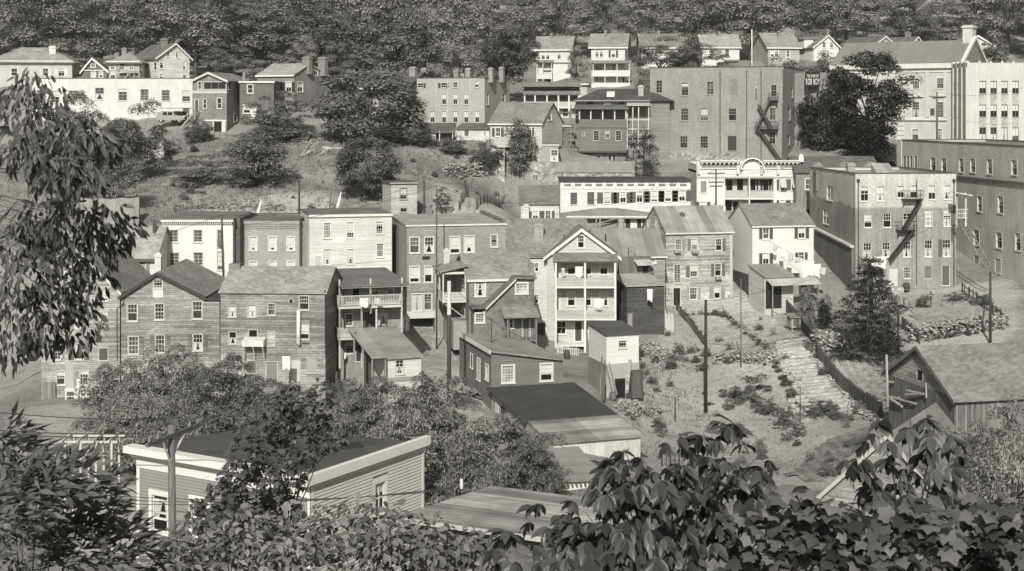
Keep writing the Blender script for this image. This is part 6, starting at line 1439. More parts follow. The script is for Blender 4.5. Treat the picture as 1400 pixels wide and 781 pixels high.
DK = m_leaf(.014, .04); GREY = m_leaf(.17, .32); MIDL = m_leaf(.09, .17)
tree_px('spreading_tree', 'oak', 422, 588, 97, 206, 'wide dark spreading tree in front of the dark brick house', 'tree', rot=.3, yb=236)
tree_px('spreading_tree', 'oak', 500, 568, 172, 201, 'lower dark tree at the foot of the wide spreading tree', 'tree')
tree_px('pine_tree', 'cedar', 328, 428, 126, 208, 'broad layered pine right of the dark flat-roofed brick house', 'pine tree', yb=222)
tree_px('round_tree', 'round', 292, 402, 182, 177, 'round-headed tree on the grass slope with its trunk showing', 'tree', yb=284)
tree_px('spreading_shrub', 'cedar', 222, 318, 212, 179, 'low wide conifer shrub on the grass slope, left of the round-headed tree', 'shrub', yb=281)
tree_px('round_tree', 'oak', 455, 552, 186, 171, 'dense dark tree just left of the square clapboard outbuilding', 'tree', yb=296)
tree_px('small_tree', 'round', 548, 588, 176, 200, 'small upright tree beside the lean-to shed posts', 'tree')
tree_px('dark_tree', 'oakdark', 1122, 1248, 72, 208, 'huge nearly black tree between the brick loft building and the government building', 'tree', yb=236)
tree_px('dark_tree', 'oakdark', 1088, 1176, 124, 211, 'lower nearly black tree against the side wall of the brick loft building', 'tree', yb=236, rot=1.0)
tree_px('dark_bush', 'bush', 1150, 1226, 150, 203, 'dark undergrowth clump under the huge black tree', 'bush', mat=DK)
tree_px('columnar_tree', 'poplar', 856, 905, 176, 203, 'narrow dark tree at the corner of the brick loft building', 'tree', yb=252)
tree_px('leafy_bush', 'bush', 686, 734, 163, 199, 'bush in front of the gabled house with the broad dark roof', 'bush')
tree_px('spruce_tree', 'pine', 1128, 1252, 354, 137, 'dark ragged spruce in front of the fire-escape tenement', 'spruce tree', yb=498, mat=m_leaf(.028, .065))
tree_px('leafy_bush', 'bush', 1086, 1118, 392, 152, 'bush beside the small lean-to shed', 'bush'); tree_px('leafy_bush', 'bush', 1116, 1140, 404, 150, 'bush between the lean-to bush and the ragged spruce', 'bush', mat=DK)
tree_px('open_shrub', 'open', 968, 1066, 512, 131, 'open twiggy shrub in the garden beside the thick bare pole', 'shrub', yb=582, mat=m_leaf(.06, .13))
tree_px('open_shrub', 'open', 1028, 1072, 545, 126, 'small straggling shrub just right of the open twiggy shrub', 'shrub')
tree_px('sumac_tree', 'sumac', 66, 152, 128, 190, 'pale feathery tree in front of the long white building', 'tree', mat=GREY); tree_px('sumac_tree', 'sumac', 136, 236, 140, 186, 'feathery tree below the parked car', 'tree'); tree_px('round_shrub', 'round', 110, 194, 210, 163, 'rounded shrub low on the slope behind the hanging branches', 'shrub')
tree_px('round_shrub', 'bush', 250, 294, 164, 207, 'small round bush by the white-framed garage opening', 'shrub'); tree_px('round_shrub', 'bush', 338, 400, 172, 205, 'shrub at the foot of the broad pine', 'shrub'); tree_px('round_shrub', 'bush', 196, 240, 176, 200, 'shrub below the wooden stairs of the narrow house', 'shrub')
TG = 'tree crowns between the terrace houses'
for a in ((648, 738, 36, 246, 'big dense tree left of the upper terrace houses'), (866, 940, 50, 268, 'leafy tree hiding the third terrace house'), (912, 1000, 58, 264, 'leafy tree hiding the front of the pale-roofed terrace house'), (770, 806, 62, 276, 'tree in the gap between the two tall terrace houses'), (596, 668, 62, 236, 'tree behind the chimneys of the apartment block'), (862, 902, 92, 232, 'tree by the chimney of the dark porch house')):
    tree_px('leafy_tree', 'wood' if a[0] != 648 else 'oak', a[0], a[1], a[2], a[3], a[4], 'tree', TG)
for k, (a, b, c, d, lb) in enumerate(((1042, 1098, 78, 256, 'bush above the roof edge of the brick loft building'), (1090, 1150, 72, 254, 'bush left of the huge black tree, below the white gable house'), (1336, 1384, 56, 268, 'pale tree at the corner of the white house behind the office block'), (560, 600, 176, 200, 'bush beside the open-fronted shed'), (600, 640, 186, 198, 'bush in front of the small white shed'), (640, 690, 192, 197, 'bush at the foot of the gabled house wall'))):
    tree_px('leafy_bush', 'bush', a, b, c, d, lb, 'bush')
tree_px('small_tree', 'open', 588, 618, 256, 167, 'little round tree on the bare terrace plot', 'tree', mat=MIDL)
SG = 'feathery trees in the hollow'
for a in ((118, 206, 496, 106, 'feathery tree at the foot of the weathered end house', None), (186, 292, 476, 109, 'feathery tree hiding the doorstep of the gabled weathered house', None), (268, 366, 490, 106, 'feathery tree in front of the bare house with the window shelf', None), (344, 440, 524, 97, 'feathery tree over the far edge of the nearest roof', GREY), (455, 552, 520, 101, 'pale feathery tree below the whitewashed lean-to', GREY), (532, 650, 512, 100, 'feathery tree beside the lane', None), (588, 690, 576, 91, 'feathery tree right of the nearest house wall', None), (644, 762, 566, 93, 'feathery tree against the long dark-roofed shed', None), (150, 250, 540, 97, 'feathery tree left of the nearest house cornice', None), (480, 600, 560, 88, 'feathery tree behind the nearest house corner', None)):
    tree_px('sumac_tree', 'sumac', a[0] - 14, a[1] + 14, a[2], a[3], a[4], 'tree', SG, mat=a[5])
for k, (a, b, c, d) in enumerate(((140, 230, 520, 102), (230, 330, 500, 104), (310, 410, 520, 101), (410, 500, 550, 95), (500, 590, 535, 98), (600, 690, 600, 87), (690, 768, 600, 90), (210, 300, 540, 92), (300, 400, 560, 90), (560, 640, 560, 94))):
    tree_px('sumac_tree', 'sumac', a - 8, b + 8, c, d, 'feathery tree filling a gap in the thicket behind the nearest house', 'tree', 'feathery trees filling the thicket')
for (a, b, c, d, lb) in ((14, 90, 176, 200, 'pale tree at the far left below the stucco house'), (40, 130, 230, 180, 'tree behind the hanging branches, left of the rounded shrub'), (10, 80, 300, 158, 'tree behind the lowest hanging branches by the shuttered house')):
    tree_px('leafy_tree', 'round', a, b, c, d, lb, 'tree')
for (a, b, c, d, lb) in ((1262, 1352, 586, 92, 'pale small-leaved bush in front of the barn side'), (1310, 1430, 552, 88, 'tall pale small-leaved bush beyond the dark foreground leaves'), (1290, 1400, 622, 79, 'pale bush below the tall pale bush'), (1230, 1320, 640, 84, 'pale bush left of the others by the barn path'), (1350, 1440, 600, 80, 'pale bush at the far right edge beyond the dark leaves')):
    tree_px('pale_bush', 'sumac', a, b, c, d, lb, 'bush', mat=m_leaf(.17, .36))
for (a, b, c, Y, lb) in ((1078, 1104, 578, 117, 'tiny bare sapling on the garden path'), (1092, 1146, 545, 122, 'low clump at the end of the ridged bed'), (1052, 1092, 556, 121, 'low weeds beside the garden path'), (1100, 1124, 470, 140, 'bush by the picket fence bend'), (1290, 1330, 400, 158, 'bush by the tenement yard fence'), (1240, 1262, 445, 148, 'vine clump at the yard edge'), (918, 936, 468, 147, 'weed clump by the garden wall'), (880, 905, 430, 158, 'dark bush by the whitewashed fence'), (840, 862, 500, 138, 'weeds beside the small white shed')):
    tree_px('low_bush', 'open', a, b, c, Y, lb, 'bush')
rg = np.random.default_rng(77)
for (a, b, c, d, n) in ((830, 1000, 470, 600, 26), (1000, 1180, 560, 680, 22), (1085, 1240, 420, 480, 12), (1240, 1375, 405, 470, 14), (560, 700, 205, 285, 16), (200, 470, 195, 290, 16), (900, 1100, 425, 500, 10)):
    for _ in range(n):
        p = hit(rg.uniform(a, b), rg.uniform(c, d)); s = rg.uniform(.5, 1.5); tree('weed_clump', 'bush' if rg.uniform() < .5 else 'open', p.x, p.y, p.z - .08, s * rg.uniform(.4, .9), s, 'low weed clump growing on the open slope', 'weeds', 'weed clumps on the open slopes', mat=(MIDL, GREY, None)[int(rg.integers(3))])
for path, n in ((((1060, 500), (1095, 562)), 9), (((905, 492), (965, 500)), 6), (((940, 484), (1062, 500)), 10), (((880, 560), (910, 602)), 5), (((985, 432), (1050, 480)), 8), (((1075, 420), (1130, 515)), 8), (((1110, 492), (1180, 492)), 8), (((930, 430), (990, 432)), 6), (((1240, 470), (1370, 452)), 12), (((860, 470), (900, 540)), 10)):
    for k in range(n):
        f_ = (k + rg.uniform(0, 1)) / n; p = hit(path[0][0] + (path[1][0] - path[0][0]) * f_ + rg.uniform(-3, 3), path[0][1] + (path[1][1] - path[0][1]) * f_ + rg.uniform(-2, 2)); s = rg.uniform(.4, 1.2)
        tree('weed_clump', 'open' if rg.uniform() < .6 else 'bush', p.x, p.y, p.z - .06, s * rg.uniform(.5, .9), s * 1.1, 'low weed clump growing on the open slope', 'weeds', 'weed clumps on the open slopes', mat=(MIDL, GREY, None)[int(rg.integers(3))])
# the wooded hill
rw = np.random.default_rng(5); lab = 'leafy tree in the wood covering the hill above the town'; cnt = 0
for Y, xa, xb, h0 in ((247, 300, 480, 7), (258, 262, 650, 14.5), (276, -20, 650, 15), (296, -20, 670, 16), (314, -40, 1180, 15), (324, 1150, 1440, 14), (338, -40, 1440, 15), (360, -40, 1440, 17), (384, -60, 1460, 17), (410, -60, 1460, 18)):
    px = xa + rw.uniform(0, 20)
    while px < xb:
        w = rw.uniform(12.5, 18) * (.5 if h0 < 10 else 1); yj = Y + rw.uniform(-7, 7); X = (px - CX) / F * yj; h = h0 * rw.uniform(.85, 1.3); z = G(X, yj)
        if not (720 < px < 1160 and yj < 308):
            tree('woodland_tree', 'wood', X, yj, z - .2, h, w, lab, 'tree', 'trees of the wooded hill', rw.uniform(0, 6.28)); cnt += 1
        px += w * F / yj * rw.uniform(.62, .9)
# grass and weeds on the slopes
def tufts(name, polys, dens, h, mat, seed, spread=.16, nb=4, wide=.035):
    rng = np.random.default_rng(seed); XY = []
    for P in polys:
        A = np.array(P); lo, hi = A.min(0), A.max(0); n = int((hi - lo).prod() * dens); q = rng.uniform(lo, hi, (n, 2)); XY.append(q[in_poly(q[:, 0], q[:, 1], P)])
    xy = np.concatenate(XY); nz = np.sin(xy[:, 0] * .5 + 2 * np.sin(xy[:, 1] * .21)) * np.sin(xy[:, 1] * .43 + xy[:, 0] * .12); xy = xy[nz + rng.uniform(-.8, .8, len(xy)) > -.25]
    c = np.repeat(xy, nb, 0) + rng.normal(size=(len(xy) * nb, 2)) * spread; z = ground_z(c) + bumps(c[:, 0], c[:, 1]) - .03
    P = np.c_[c, z]; D = unit(np.c_[rng.normal(size=(len(c), 2)) * .45, np.ones(len(c))]); N = unit(rng.normal(size=P.shape)); L = h * rng.uniform(.5, 1.4, len(P))
    o = leaves(name, P, D, N, L, (NARROW[0] * np.array([wide / .13 * 3, 1, 1]), NARROW[1]), mat); o['kind'] = 'stuff'; return o
SLOPE = [gp(150, 300, 160), gp(560, 300, 164), gp(600, 200, 202), gp(420, 165, 214), gp(330, 185, 210), gp(190, 180, 214), gp(100, 260, 180)]
LEFTP = [gp(-40, 310, 164), gp(150, 300, 160), gp(190, 180, 214), gp(-40, 180, 216)]
MIDS = [gp(800, 600, 112), gp(805, 540, 126), gp(880, 455, 148), gp(960, 500, 140), gp(980, 560, 128), gp(960, 660, 108)]
RGT = [gp(1080, 460, 144), gp(1240, 430, 150), gp(1260, 480, 138), gp(1180, 540, 124), gp(1120, 480, 140)]
VAL = [(-34, 70), (-34, 118), (-8, 112), (10, 96), (40, 90), (60, 60), (20, 58), (-20, 76)]
TERR = [gp(560, 260, 178), gp(700, 240, 190), gp(700, 200, 205), gp(560, 205, 202)]
tufts('grass', [SLOPE, TERR, LEFTP], 3.2, .38, m_leaf(.13, .28, .8, .2), 3)
tufts('weeds', [MIDS, RGT, VAL], 2.6, .3, m_leaf(.12, .3, .8, .2), 4)
tufts('garden_weeds', [EARTH[0]], 2.6, .2, m_leaf(.12, .34, .8, .2), 9, nb=5)
# ---------------------------------------------------------------- near leaves
def near(name, label, cat, Y, blobs, Lpx, tmpl, mat, mode='hang', dens=1.0, seed=1, dep=1.0, stem=None, asp=1.0, hubpx=None):
    rng = np.random.default_rng(seed); Ps, Ds, Ns, Ls = [], [], [], []; L0 = Lpx * Y / F
    ctr = []
    for (px, py, r) in blobs:
        yy = Y + rng.uniform(-dep, dep); c = np.array(W(px, py, yy)); R = r * yy / F; ctr.append(c)
        n = max(4, int(dens * 9 * (r / Lpx) ** 2))
        d = unit(rng.normal(size=(n, 3))); rad = rng.uniform(.2, 1.0, (n, 1)) ** .5; P = c + d * rad * R * np.array([1.05, 1.25, .92])
        if mode == 'fan':
            m = 6; out = unit(d * np.array([1, 1, .3]) + np.array([0, -.35, .25]) + rng.normal(size=d.shape) * .3); side = unit(np.cross(out, np.array([0, 0, 1.0]) + rng.normal(size=d.shape) * .25))
            for k in range(m):
                a = math.radians(-95 + 190 * k / (m - 1)) + rng.normal(size=(n, 1)) * .16
                D = unit(np.cos(a) * out + np.sin(a) * side + np.array([0, 0, -1.0]) + rng.normal(size=d.shape) * .25)
                Ps.append(P + out * L0 * .12); Ds.append(D); Ns.append(unit(np.array([0, -.35, 1.0]) + out * .4 + rng.normal(size=d.shape) * .25)); Ls.append(L0 * rng.uniform(.65, 1.15, n) * (1.05 if 0 < k < m - 1 else .8))
        elif mode == 'hang':
            Ps.append(P); Ds.append(unit(np.array([.12, -.1, -.95]) + d * .55 + rng.normal(size=d.shape) * .28)); Ns.append(unit(np.array([0, -.9, .5]) + rng.normal(size=d.shape) * .5)); Ls.append(L0 * rng.uniform(.6, 1.25, n))
        elif mode == 'sweep':
            Ps.append(P); Ds.append(unit(np.array([.75, -.1, .25]) + d * .5 + rng.normal(size=d.shape) * .4)); Ns.append(unit(np.array([0, -.6, .8]) + rng.normal(size=d.shape) * .4)); Ls.append(L0 * rng.uniform(.6, 1.35, n))
        else:
            D = unit(d * np.array([1, 1, .2]) + np.array([0, -.2, -.35]) + rng.normal(size=d.shape) * .35); Ps.append(P); Ds.append(D); Ns.append(unit(np.array([0, -.45, 1.0]) + d * .5 + rng.normal(size=d.shape) * .5)); Ls.append(L0 * rng.uniform(.6, 1.25, n))
    root = empty(name, (0, 0, 0), 0, label, cat)
    ctr = np.array(ctr); base = stem if stem is not None else (float(ctr[:, 0].mean()), float(Y), G(float(ctr[:, 0].mean()), Y))
    root.location = base; off = np.array(base)
    leaves('foliage', np.concatenate(Ps) - off, np.concatenate(Ds), np.concatenate(Ns), np.concatenate(Ls), tmpl, mat, root, asp)
    mb = MB(); b = Vector((0, 0, 0)); hub = Vector(tuple(ctr.mean(0) - off)) if hubpx is None else Vector(tuple(W(hubpx[0], hubpx[1], Y))) - Vector(tuple(base)); r0 = .0006 * Y + .012
    mb.tube([b - Vector((0, 0, .3)), b.lerp(hub, .5) + Vector((.1, 0, 0)), hub], [r0 * 1.6, r0 * 1.2, r0], 7)
    for c in ctr - off:
        c = Vector(tuple(c)); mb.tube([hub.lerp(b, rng.uniform(0, .35)), hub.lerp(c, .55) + Vector((0, 0, .1)), c], [r0 * .6, r0 * .35, r0 * .12], 5)
    mb.build('stem', BARK, root, True); return root
near('overhanging_tree', 'leafy branches of a near tree hanging in from the left edge', 'tree', 14,
     [(44, 112, 26), (80, 130, 16), (24, 150, 40), (60, 165, 36), (95, 190, 34), (125, 185, 30), (150, 200, 26), (30, 205, 40), (70, 232, 40), (110, 240, 34), (20, 330, 30), (60, 300, 42), (100, 300, 40), (140, 300, 34), (172, 312, 24), (40, 372, 42), (82, 360, 40), (122, 345, 36), (150, 330, 26), (30, 425, 40), (72, 420, 42), (108, 410, 32), (60, 460, 28), (125, 445, 22), (100, 470, 20), (14, 480, 26), (140, 385, 20)],
     17, OVATE, m_leaf(.025, .2, .5, .35), 'hang', 2.3, 21, .9, stem=(-8.2, 14.5, G(-8.2, 14.5)), asp=.6, hubpx=(-160, 260))
near('grassy_shrub', 'dark arching shrub filling the lower left corner', 'shrub', 17,
     [(14, 600, 30), (30, 630, 36), (60, 650, 40), (100, 655, 38), (20, 690, 55), (75, 700, 52), (130, 700, 40), (40, 750, 55), (110, 750, 50), (165, 745, 40), (150, 660, 24), (190, 765, 30)],
     24, NARROW, m_leaf(.035, .19, .55, .35), 'sweep', 4.6, 22, 1.4, asp=.95, hubpx=(30, 900))
near('broadleaf_shrub', 'mid grey leafy shrub along the bottom edge below the nearest house', 'shrub', 30,
     [(270, 748, 46), (330, 728, 44), (395, 732, 50), (460, 728, 46), (520, 728, 44), (575, 738, 40), (625, 748, 34), (665, 756, 30), (235, 765, 34), (300, 775, 50), (400, 775, 50), (500, 775, 50), (600, 778, 46), (480, 700, 20), (540, 704, 18)],
     13, OVATE, m_leaf(.08, .3, .5, .3), 'tier', 2.3, 23, 1.6, hubpx=(450, 900))
near('maple_tree', 'young maple with dark layered leaves before the nearest house', 'maple tree', 42,
     [(402, 548, 26), (440, 540, 22), (375, 568, 24), (345, 592, 24), (395, 588, 26), (430, 580, 22), (335, 620, 24), (372, 618, 28), (412, 622, 24), (440, 606, 18), (325, 650, 26), (365, 655, 28), (305, 678, 26), (345, 688, 32), (385, 690, 26), (282, 704, 24), (318, 716, 32), (262, 728, 22), (360, 716, 30), (300, 742, 30), (458, 606, 14), (400, 655, 18), (468, 596, 10)],
     9.5, MAPLE, m_leaf(.08, .2, .45, .3), 'tier', 1.9, 24, 1.6, hubpx=(392, 690))
near('large_leaved_shrub', 'big dark large-leaved shrub in the near right corner, left part of the thicket', 'shrub', 14,
     [(700, 752, 36), (750, 722, 36), (800, 700, 40), (850, 690, 46), (800, 750, 50), (900, 660, 46), (880, 730, 60), (955, 640, 46), (940, 690, 60), (985, 612, 34), (960, 740, 60), (1000, 660, 46), (1030, 630, 24), (925, 615, 20), (1000, 596, 20), (868, 640, 22), (840, 655, 20), (855, 630, 18), (826, 642, 16), (1010, 720, 56)],
     27, OVATE, m_leaf(.022, .13, .4, .3), 'fan', .7, 25, 1.0, asp=.8, hubpx=(900, 860))
near('large_leaved_vine', 'dark leafy vine thicket along the bottom right edge', 'vine', 13.4,
     [(1060, 722, 46), (1110, 738, 50), (1160, 728, 46), (1210, 742, 52), (1265, 730, 50), (1320, 738, 52), (1372, 728, 48), (1400, 690, 30), (1090, 690, 26), (1060, 765, 50), (1180, 770, 50), (1300, 775, 50), (1390, 770, 50), (1140, 700, 22), (1350, 700, 26), (1230, 710, 24)],
     22, GRAPE, m_leaf(.02, .16, .4, .3), 'tier', 1.9, 26, .9, hubpx=(1220, 900))
near('large_leaved_sprig', 'tall sprig of big drooping leaves rising before the barn path', 'sapling', 13.8,
     [(1245, 566, 30), (1205, 592, 26), (1282, 592, 26), (1180, 622, 24), (1240, 620, 34), (1290, 632, 24), (1215, 660, 34), (1265, 668, 30), (1185, 660, 20), (1310, 612, 14), (1235, 700, 26), (1165, 636, 14)],
     28, OVATE, m_leaf(.022, .13, .4, .3), 'fan', .55, 27, .5, asp=.8, stem=(3.9, 13.8, G(3.9, 13.8)), hubpx=(1242, 760))
# ================================================================ poles, wires, fences, walls, cars, washing
def pole(label, px, yt, yb, Y, r, name='utility_pole', cat='utility pole', v=.06, arms=(), lean=0, cap=None, armv=None):
    A = W(px, yb, Y); T_ = W(px + lean, yt, Y); g = G(A.x, Y); A.z = min(A.z, g)
    root = empty(name, A, 0, label, cat, 'poles'); t = T_ - A; mb = MB(); mb.tube([(0, 0, -.5), t * .5, t], [r, r * .88, r * .72], 9); mb.build('shaft', m_pole(v), root, True)
    for (dz, w_, ang) in arms:
        c = t + Vector((0, -r - .04, -dz)); d = Vector((math.cos(ang), math.sin(ang), 0)) * w_ / 2; q = MB().bar(c - d, c + d, .12, .14); q.build('crossarm', m_pole(armv or v), root); q = MB()
        for k in (-.92, -.5, .5, .92): p = c + d * k; q.tube([p + Vector((0, 0, .07)), p + Vector((0, 0, .26))], [.05, .035], 6)
        q.build('insulator', m_plain(.3, .3), root)
    if cap: q = MB(); q.tube([t * cap, t * 1.01], [r * .9, r * .85], 9); q.build('pale_top', m_plain(.62), root)
    return root, A + t
pole('thick bare dark pole standing in the garden', 965, 410, 567, 128, .17, v=.035)
pole('thin grey pole behind the thick bare pole in the garden', 1013, 381, 525, 138, .07, v=.12)
pole('dark pole beyond the barn roof near the tenement yard', 1354, 371, 472, 140, .14, v=.05)
P614 = pole('dark pole with a pale top at the lane beside the grey house', 614, 386, 546, 117, .19, v=.06, cap=.74)[1]
P305 = pole('dark pole in front of the tall white townhouse', 308, 294, 372, 139, .13, v=.06, lean=-5)[1]
pole('short dark pole above the white clapboard townhouse', 409, 240, 300, 165, .13, v=.05)
pole('stubby dark pole right of the square clapboard outbuilding', 580, 246, 297, 162, .14, v=.06)
P596 = pole('thin pole before the broad brick building', 597, 254, 362, 140, .08, v=.08)[1]
pole('leaning thin pole left of the dense dark tree', 449, 256, 298, 165, .07, v=.1, lean=4)
P979 = pole('pole with two crossarms before the ornate white building', 979, 232, 300, 183, .13, v=.07, arms=((.5, 2.2, .2), (1.6, 2.0, .2), (2.1, 1.6, .2)))[1]
P1280 = pole('pole with a transformer before the government building', 1281, 126, 196, 218, .16, v=.1, arms=((.7, 2.6, .1),))
q = MB(); q.tube([(-1.3, -.3, 4.4 + 0), (-1.3, -.3, 5.5)], [.3, .3], 10); ob = q.build('transformer', m_iron(.06), P1280[0]); ob.location = (.5, -.1, .4)
pole('tall pale flagpole beside the pale-roofed terrace house', 1028, 40, 100, 272, .11, 'flagpole', 'flagpole', v=.7)
pole('thin dark pole behind the low dark-painted house', 672, 436, 530, 123, .06, v=.05)
pole('weathered pole beside the small white shed', 823, 488, 570, 123, .1, v=.12)
pole('dark post in the open garden left of the thick pole', 923, 543, 584, 124, .07, 'fence_post', 'post', v=.06)
pole('dark post at the end of the ridged bed', 1094, 528, 560, 121, .05, 'fence_post', 'post', v=.06)
pole('post beside the ragged spruce', 1228, 425, 478, 139, .12, 'fence_post', 'post', v=.06)
pole('thin rod beside the barn gable', 1216, 486, 560, 113, .06, 'fence_post', 'post', v=.05)
# the near pole with its arm
A = W(238, 800, 58); A.z = G(A.x, 58); T_ = W(234, 581, 58); t = T_ - A; rt = empty('utility_pole', A, 0, 'near weathered pole with one long crossarm before the grey clapboard house', 'utility pole', 'poles')
MB().tube([(0, 0, -.5), t * .5, t], [.175, .16, .145], 12).build('shaft', m_pole(.13), rt, True)
a1 = W(201, 609, 56.2) - A; a2 = W(273, 581, 59.9) - A; a2.z = a1.z; MB().bar(a1, a2, .14, .16).build('crossarm', m_pole(.11), rt); m_ = a1.lerp(a2, .5)
for k in (.3, .72): MB().bar(a1.lerp(a2, k) - Vector((0, .12, .1)), Vector((t.x, -.2, m_.z - 1.0)), .06).build('brace', m_plain(.6), rt)
q = MB()
for k in (.04, .2, .8, .96): p = a1.lerp(a2, k); q.tube([p + Vector((0, 0, .1)), p + Vector((0, 0, .3))], [.06, .04], 6)
q.build('insulator', m_plain(.2, .3), rt)
def wire(label, p, q, sag, r=.022, name='wire'):
    p = Vector(p); q = Vector(q); n = 18; mb = MB()
    mb.tube([p.lerp(q, k / n) - Vector((0, 0, sag * 4 * (k / n) * (1 - k / n))) - p for k in range(n + 1)], r, 5); o = mb.build(name, m_iron(.04), None, True); o.location = p; return tag(o, label, 'wire', 'wires')
for k, lb in ((.04, 'overhead wire from the near end of the long crossarm'), (.2, 'overhead wire beside the one at the near crossarm end'), (.96, 'overhead wire from the far end of the long crossarm')):
    p = A + a1.lerp(a2, k) + Vector((0, 0, .3)); wire(lb, p, p + Vector((-34, 20, 1)), 1.6)
for j, z in enumerate((665, 673, 681)): wire(('upper', 'middle', 'lowest')[j] + ' of three wires passing low in front of the nearest house', W(-20, z - 2, 56), W(620, z + 5 - 10 * j, 61), .5, .016)
wire('wire sagging across the bare clapboard houses', P305 - Vector((0, 0, 1)), P596, .8, .02); wire('wire from the lane pole towards the grey house', P614, W(740, 470, 122), .8, .02); wire('wire over the terraces above the lane', P596, W(760, 270, 186), 1.2, .02)
wire('wire across the front of the long white building', P979, W(690, 282, 188), 1.2, .02); wire('wire from the tall townhouse pole to the left', P305, W(60, 330, 128), 1.0, .02); wire('wire above the garden to the tenement', W(1013, 384, 138), W(1160, 420, 150), .6, .016)
wire('guy wire of the thick bare garden pole', W(965, 470, 128), W(1240, 425, 146), 1.2, .018)
# fences
def fence(name, label, path, h, mat, pitch=.16, w=.11, rails=True, jit=.12, post=2.4, gaps=.0, cat='fence', wild=0.0):
    rng = random.Random(len(label)); pts = [hit(a, b) for a, b in path]; o0 = pts[0]; root = empty(name, o0, 0, label, cat)
    pk, rl = MB(), MB(); acc = 0; nxt = 0
    for p, q in zip(pts[:-1], pts[1:]):
        L = (q - p).length; n = max(1, int(L / pitch)); side = (q - p).normalized()
        for k in range(n):
            c = p.lerp(q, (k + .5) / n); c.z = G(c.x, c.y)
            if rng.random() < gaps: continue
            hh = h * (1 + rng.uniform(-jit, jit)); tl = side * rng.uniform(-wild, wild) * hh
            if not rails: MB().bar(c - o0 - Vector((0, 0, .1)), c - o0 + Vector((0, 0, hh)) + tl, w, w * .7).build('stake', mat, root); continue
            pk.bar(c - o0 - Vector((0, 0, .1)), c - o0 + Vector((0, 0, hh)) + tl, w, .03)
        m = max(1, int(L / post))
        for k in range(m):
            a = p.lerp(q, k / m); b = p.lerp(q, (k + 1) / m); a.z = G(a.x, a.y); b.z = G(b.x, b.y)
            MB().box(-.06, -.06, -.3, .06, .06, h * 1.06).build('post', mat, root).location = a - o0 + Vector((0, .08, 0))
            for f_ in (.25, .78):
                if rails: rl.bar(a - o0 + Vector((0, .05, h * f_)), b - o0 + Vector((0, .05, h * f_)), .05, .09)
    if pk.f: pk.build('pickets', mat, root)
    if rails: rl.build('rail', mat, root)
    return root
FD = m_wood(.075, .35); FG = m_wood(.2, .35)
wire('long wire across the upper garden', W(965, 412, 128), W(1290, 300, 165), 1.5, .016); wire('wire rising from the lane pole to the brick porch house', P614 - Vector((0, 0, .6)), W(455, 385, 127), .5, .016); wire('wire between the tall townhouse pole and the stubby pole', P305, W(580, 248, 162), 1.2, .018); wire('wire from the crossarm pole to the ornate cornice', P979 - Vector((0, 0, .5)), W(1090, 225, 189), .5, .016); wire('wire from the transformer pole past the office block', P1280[1], W(1400, 120, 214), .8, .018)
fence('picket_fence', 'long dark picket fence running down the garden slope to the barn', [(1070, 420), (1092, 444), (1107, 466), (1118, 492), (1140, 520), (1162, 542), (1206, 572)], 1.35, FD, .15, .115)
fence('picket_fence', 'short dark fence running down from the weathered tin-roofed house', [(925, 424), (945, 450), (966, 478)], 1.0, FD, .22, .08, jit=.3, gaps=.15)
fence('stake_fence', 'row of thin stakes across the top of the garden', [(928, 432), (992, 430)], .8, FG, .5, .06, rails=False, jit=.4)
fence('board_fence', 'ragged board fence beside the small white shed stairs', [(802, 480), (812, 508), (822, 540)], 1.6, FG, .2, .16, jit=.2)
fence('board_fence', 'pale whitewashed fence sloping from the dark shed', [(887, 428), (905, 446), (921, 455)], 1.5, m_wood(.55, .15), .16, .14, jit=.25)
fence('rail_fence', 'post and rail fence down the right side of the tenement yard', [(1316, 402), (1346, 424), (1380, 452)], 1.2, FD, 1.6, .1, post=2.5)
fence('picket_fence', 'short dark fence right of the ragged spruce', [(1234, 452), (1258, 474)], 1.2, FD, .2, .13)
fence('board_fence', 'tumbledown dark plank fence left of the lean-to', [(447, 494), (455, 520), (464, 552)], 1.5, FD, .3, .2, jit=.4, wild=.25)
fence('stake_fence', 'line of vine stakes up the middle of the terrace', [(628, 290), (640, 268), (634, 256)], 1.2, FD, .9, .07, rails=False, jit=.3)
fence('stake_fence', 'line of vine stakes along the right of the terrace', [(652, 286), (690, 272)], 1.1, FD, .9, .07, rails=False, jit=.3)
fence('stake_fence', 'bean stakes in the plot below the tenement', [(1236, 424), (1310, 418)], 1.1, FD, 1.0, .06, rails=False, jit=.4)
fence('board_fence', 'low broken fence below the porch house balcony', [(470, 540), (520, 552)], .9, FG, .25, .14, jit=.4, wild=.2)
fence('picket_fence', 'small pale fence at the foot of the white porch house', [(762, 486), (792, 488)], .9, m_wood(.5, .2), .2, .1)
fence('stake_fence', 'thin posts of the lower garden edge', [(800, 610), (905, 640), (960, 610)], 1.0, FD, 2.2, .06, rails=False, jit=.4)
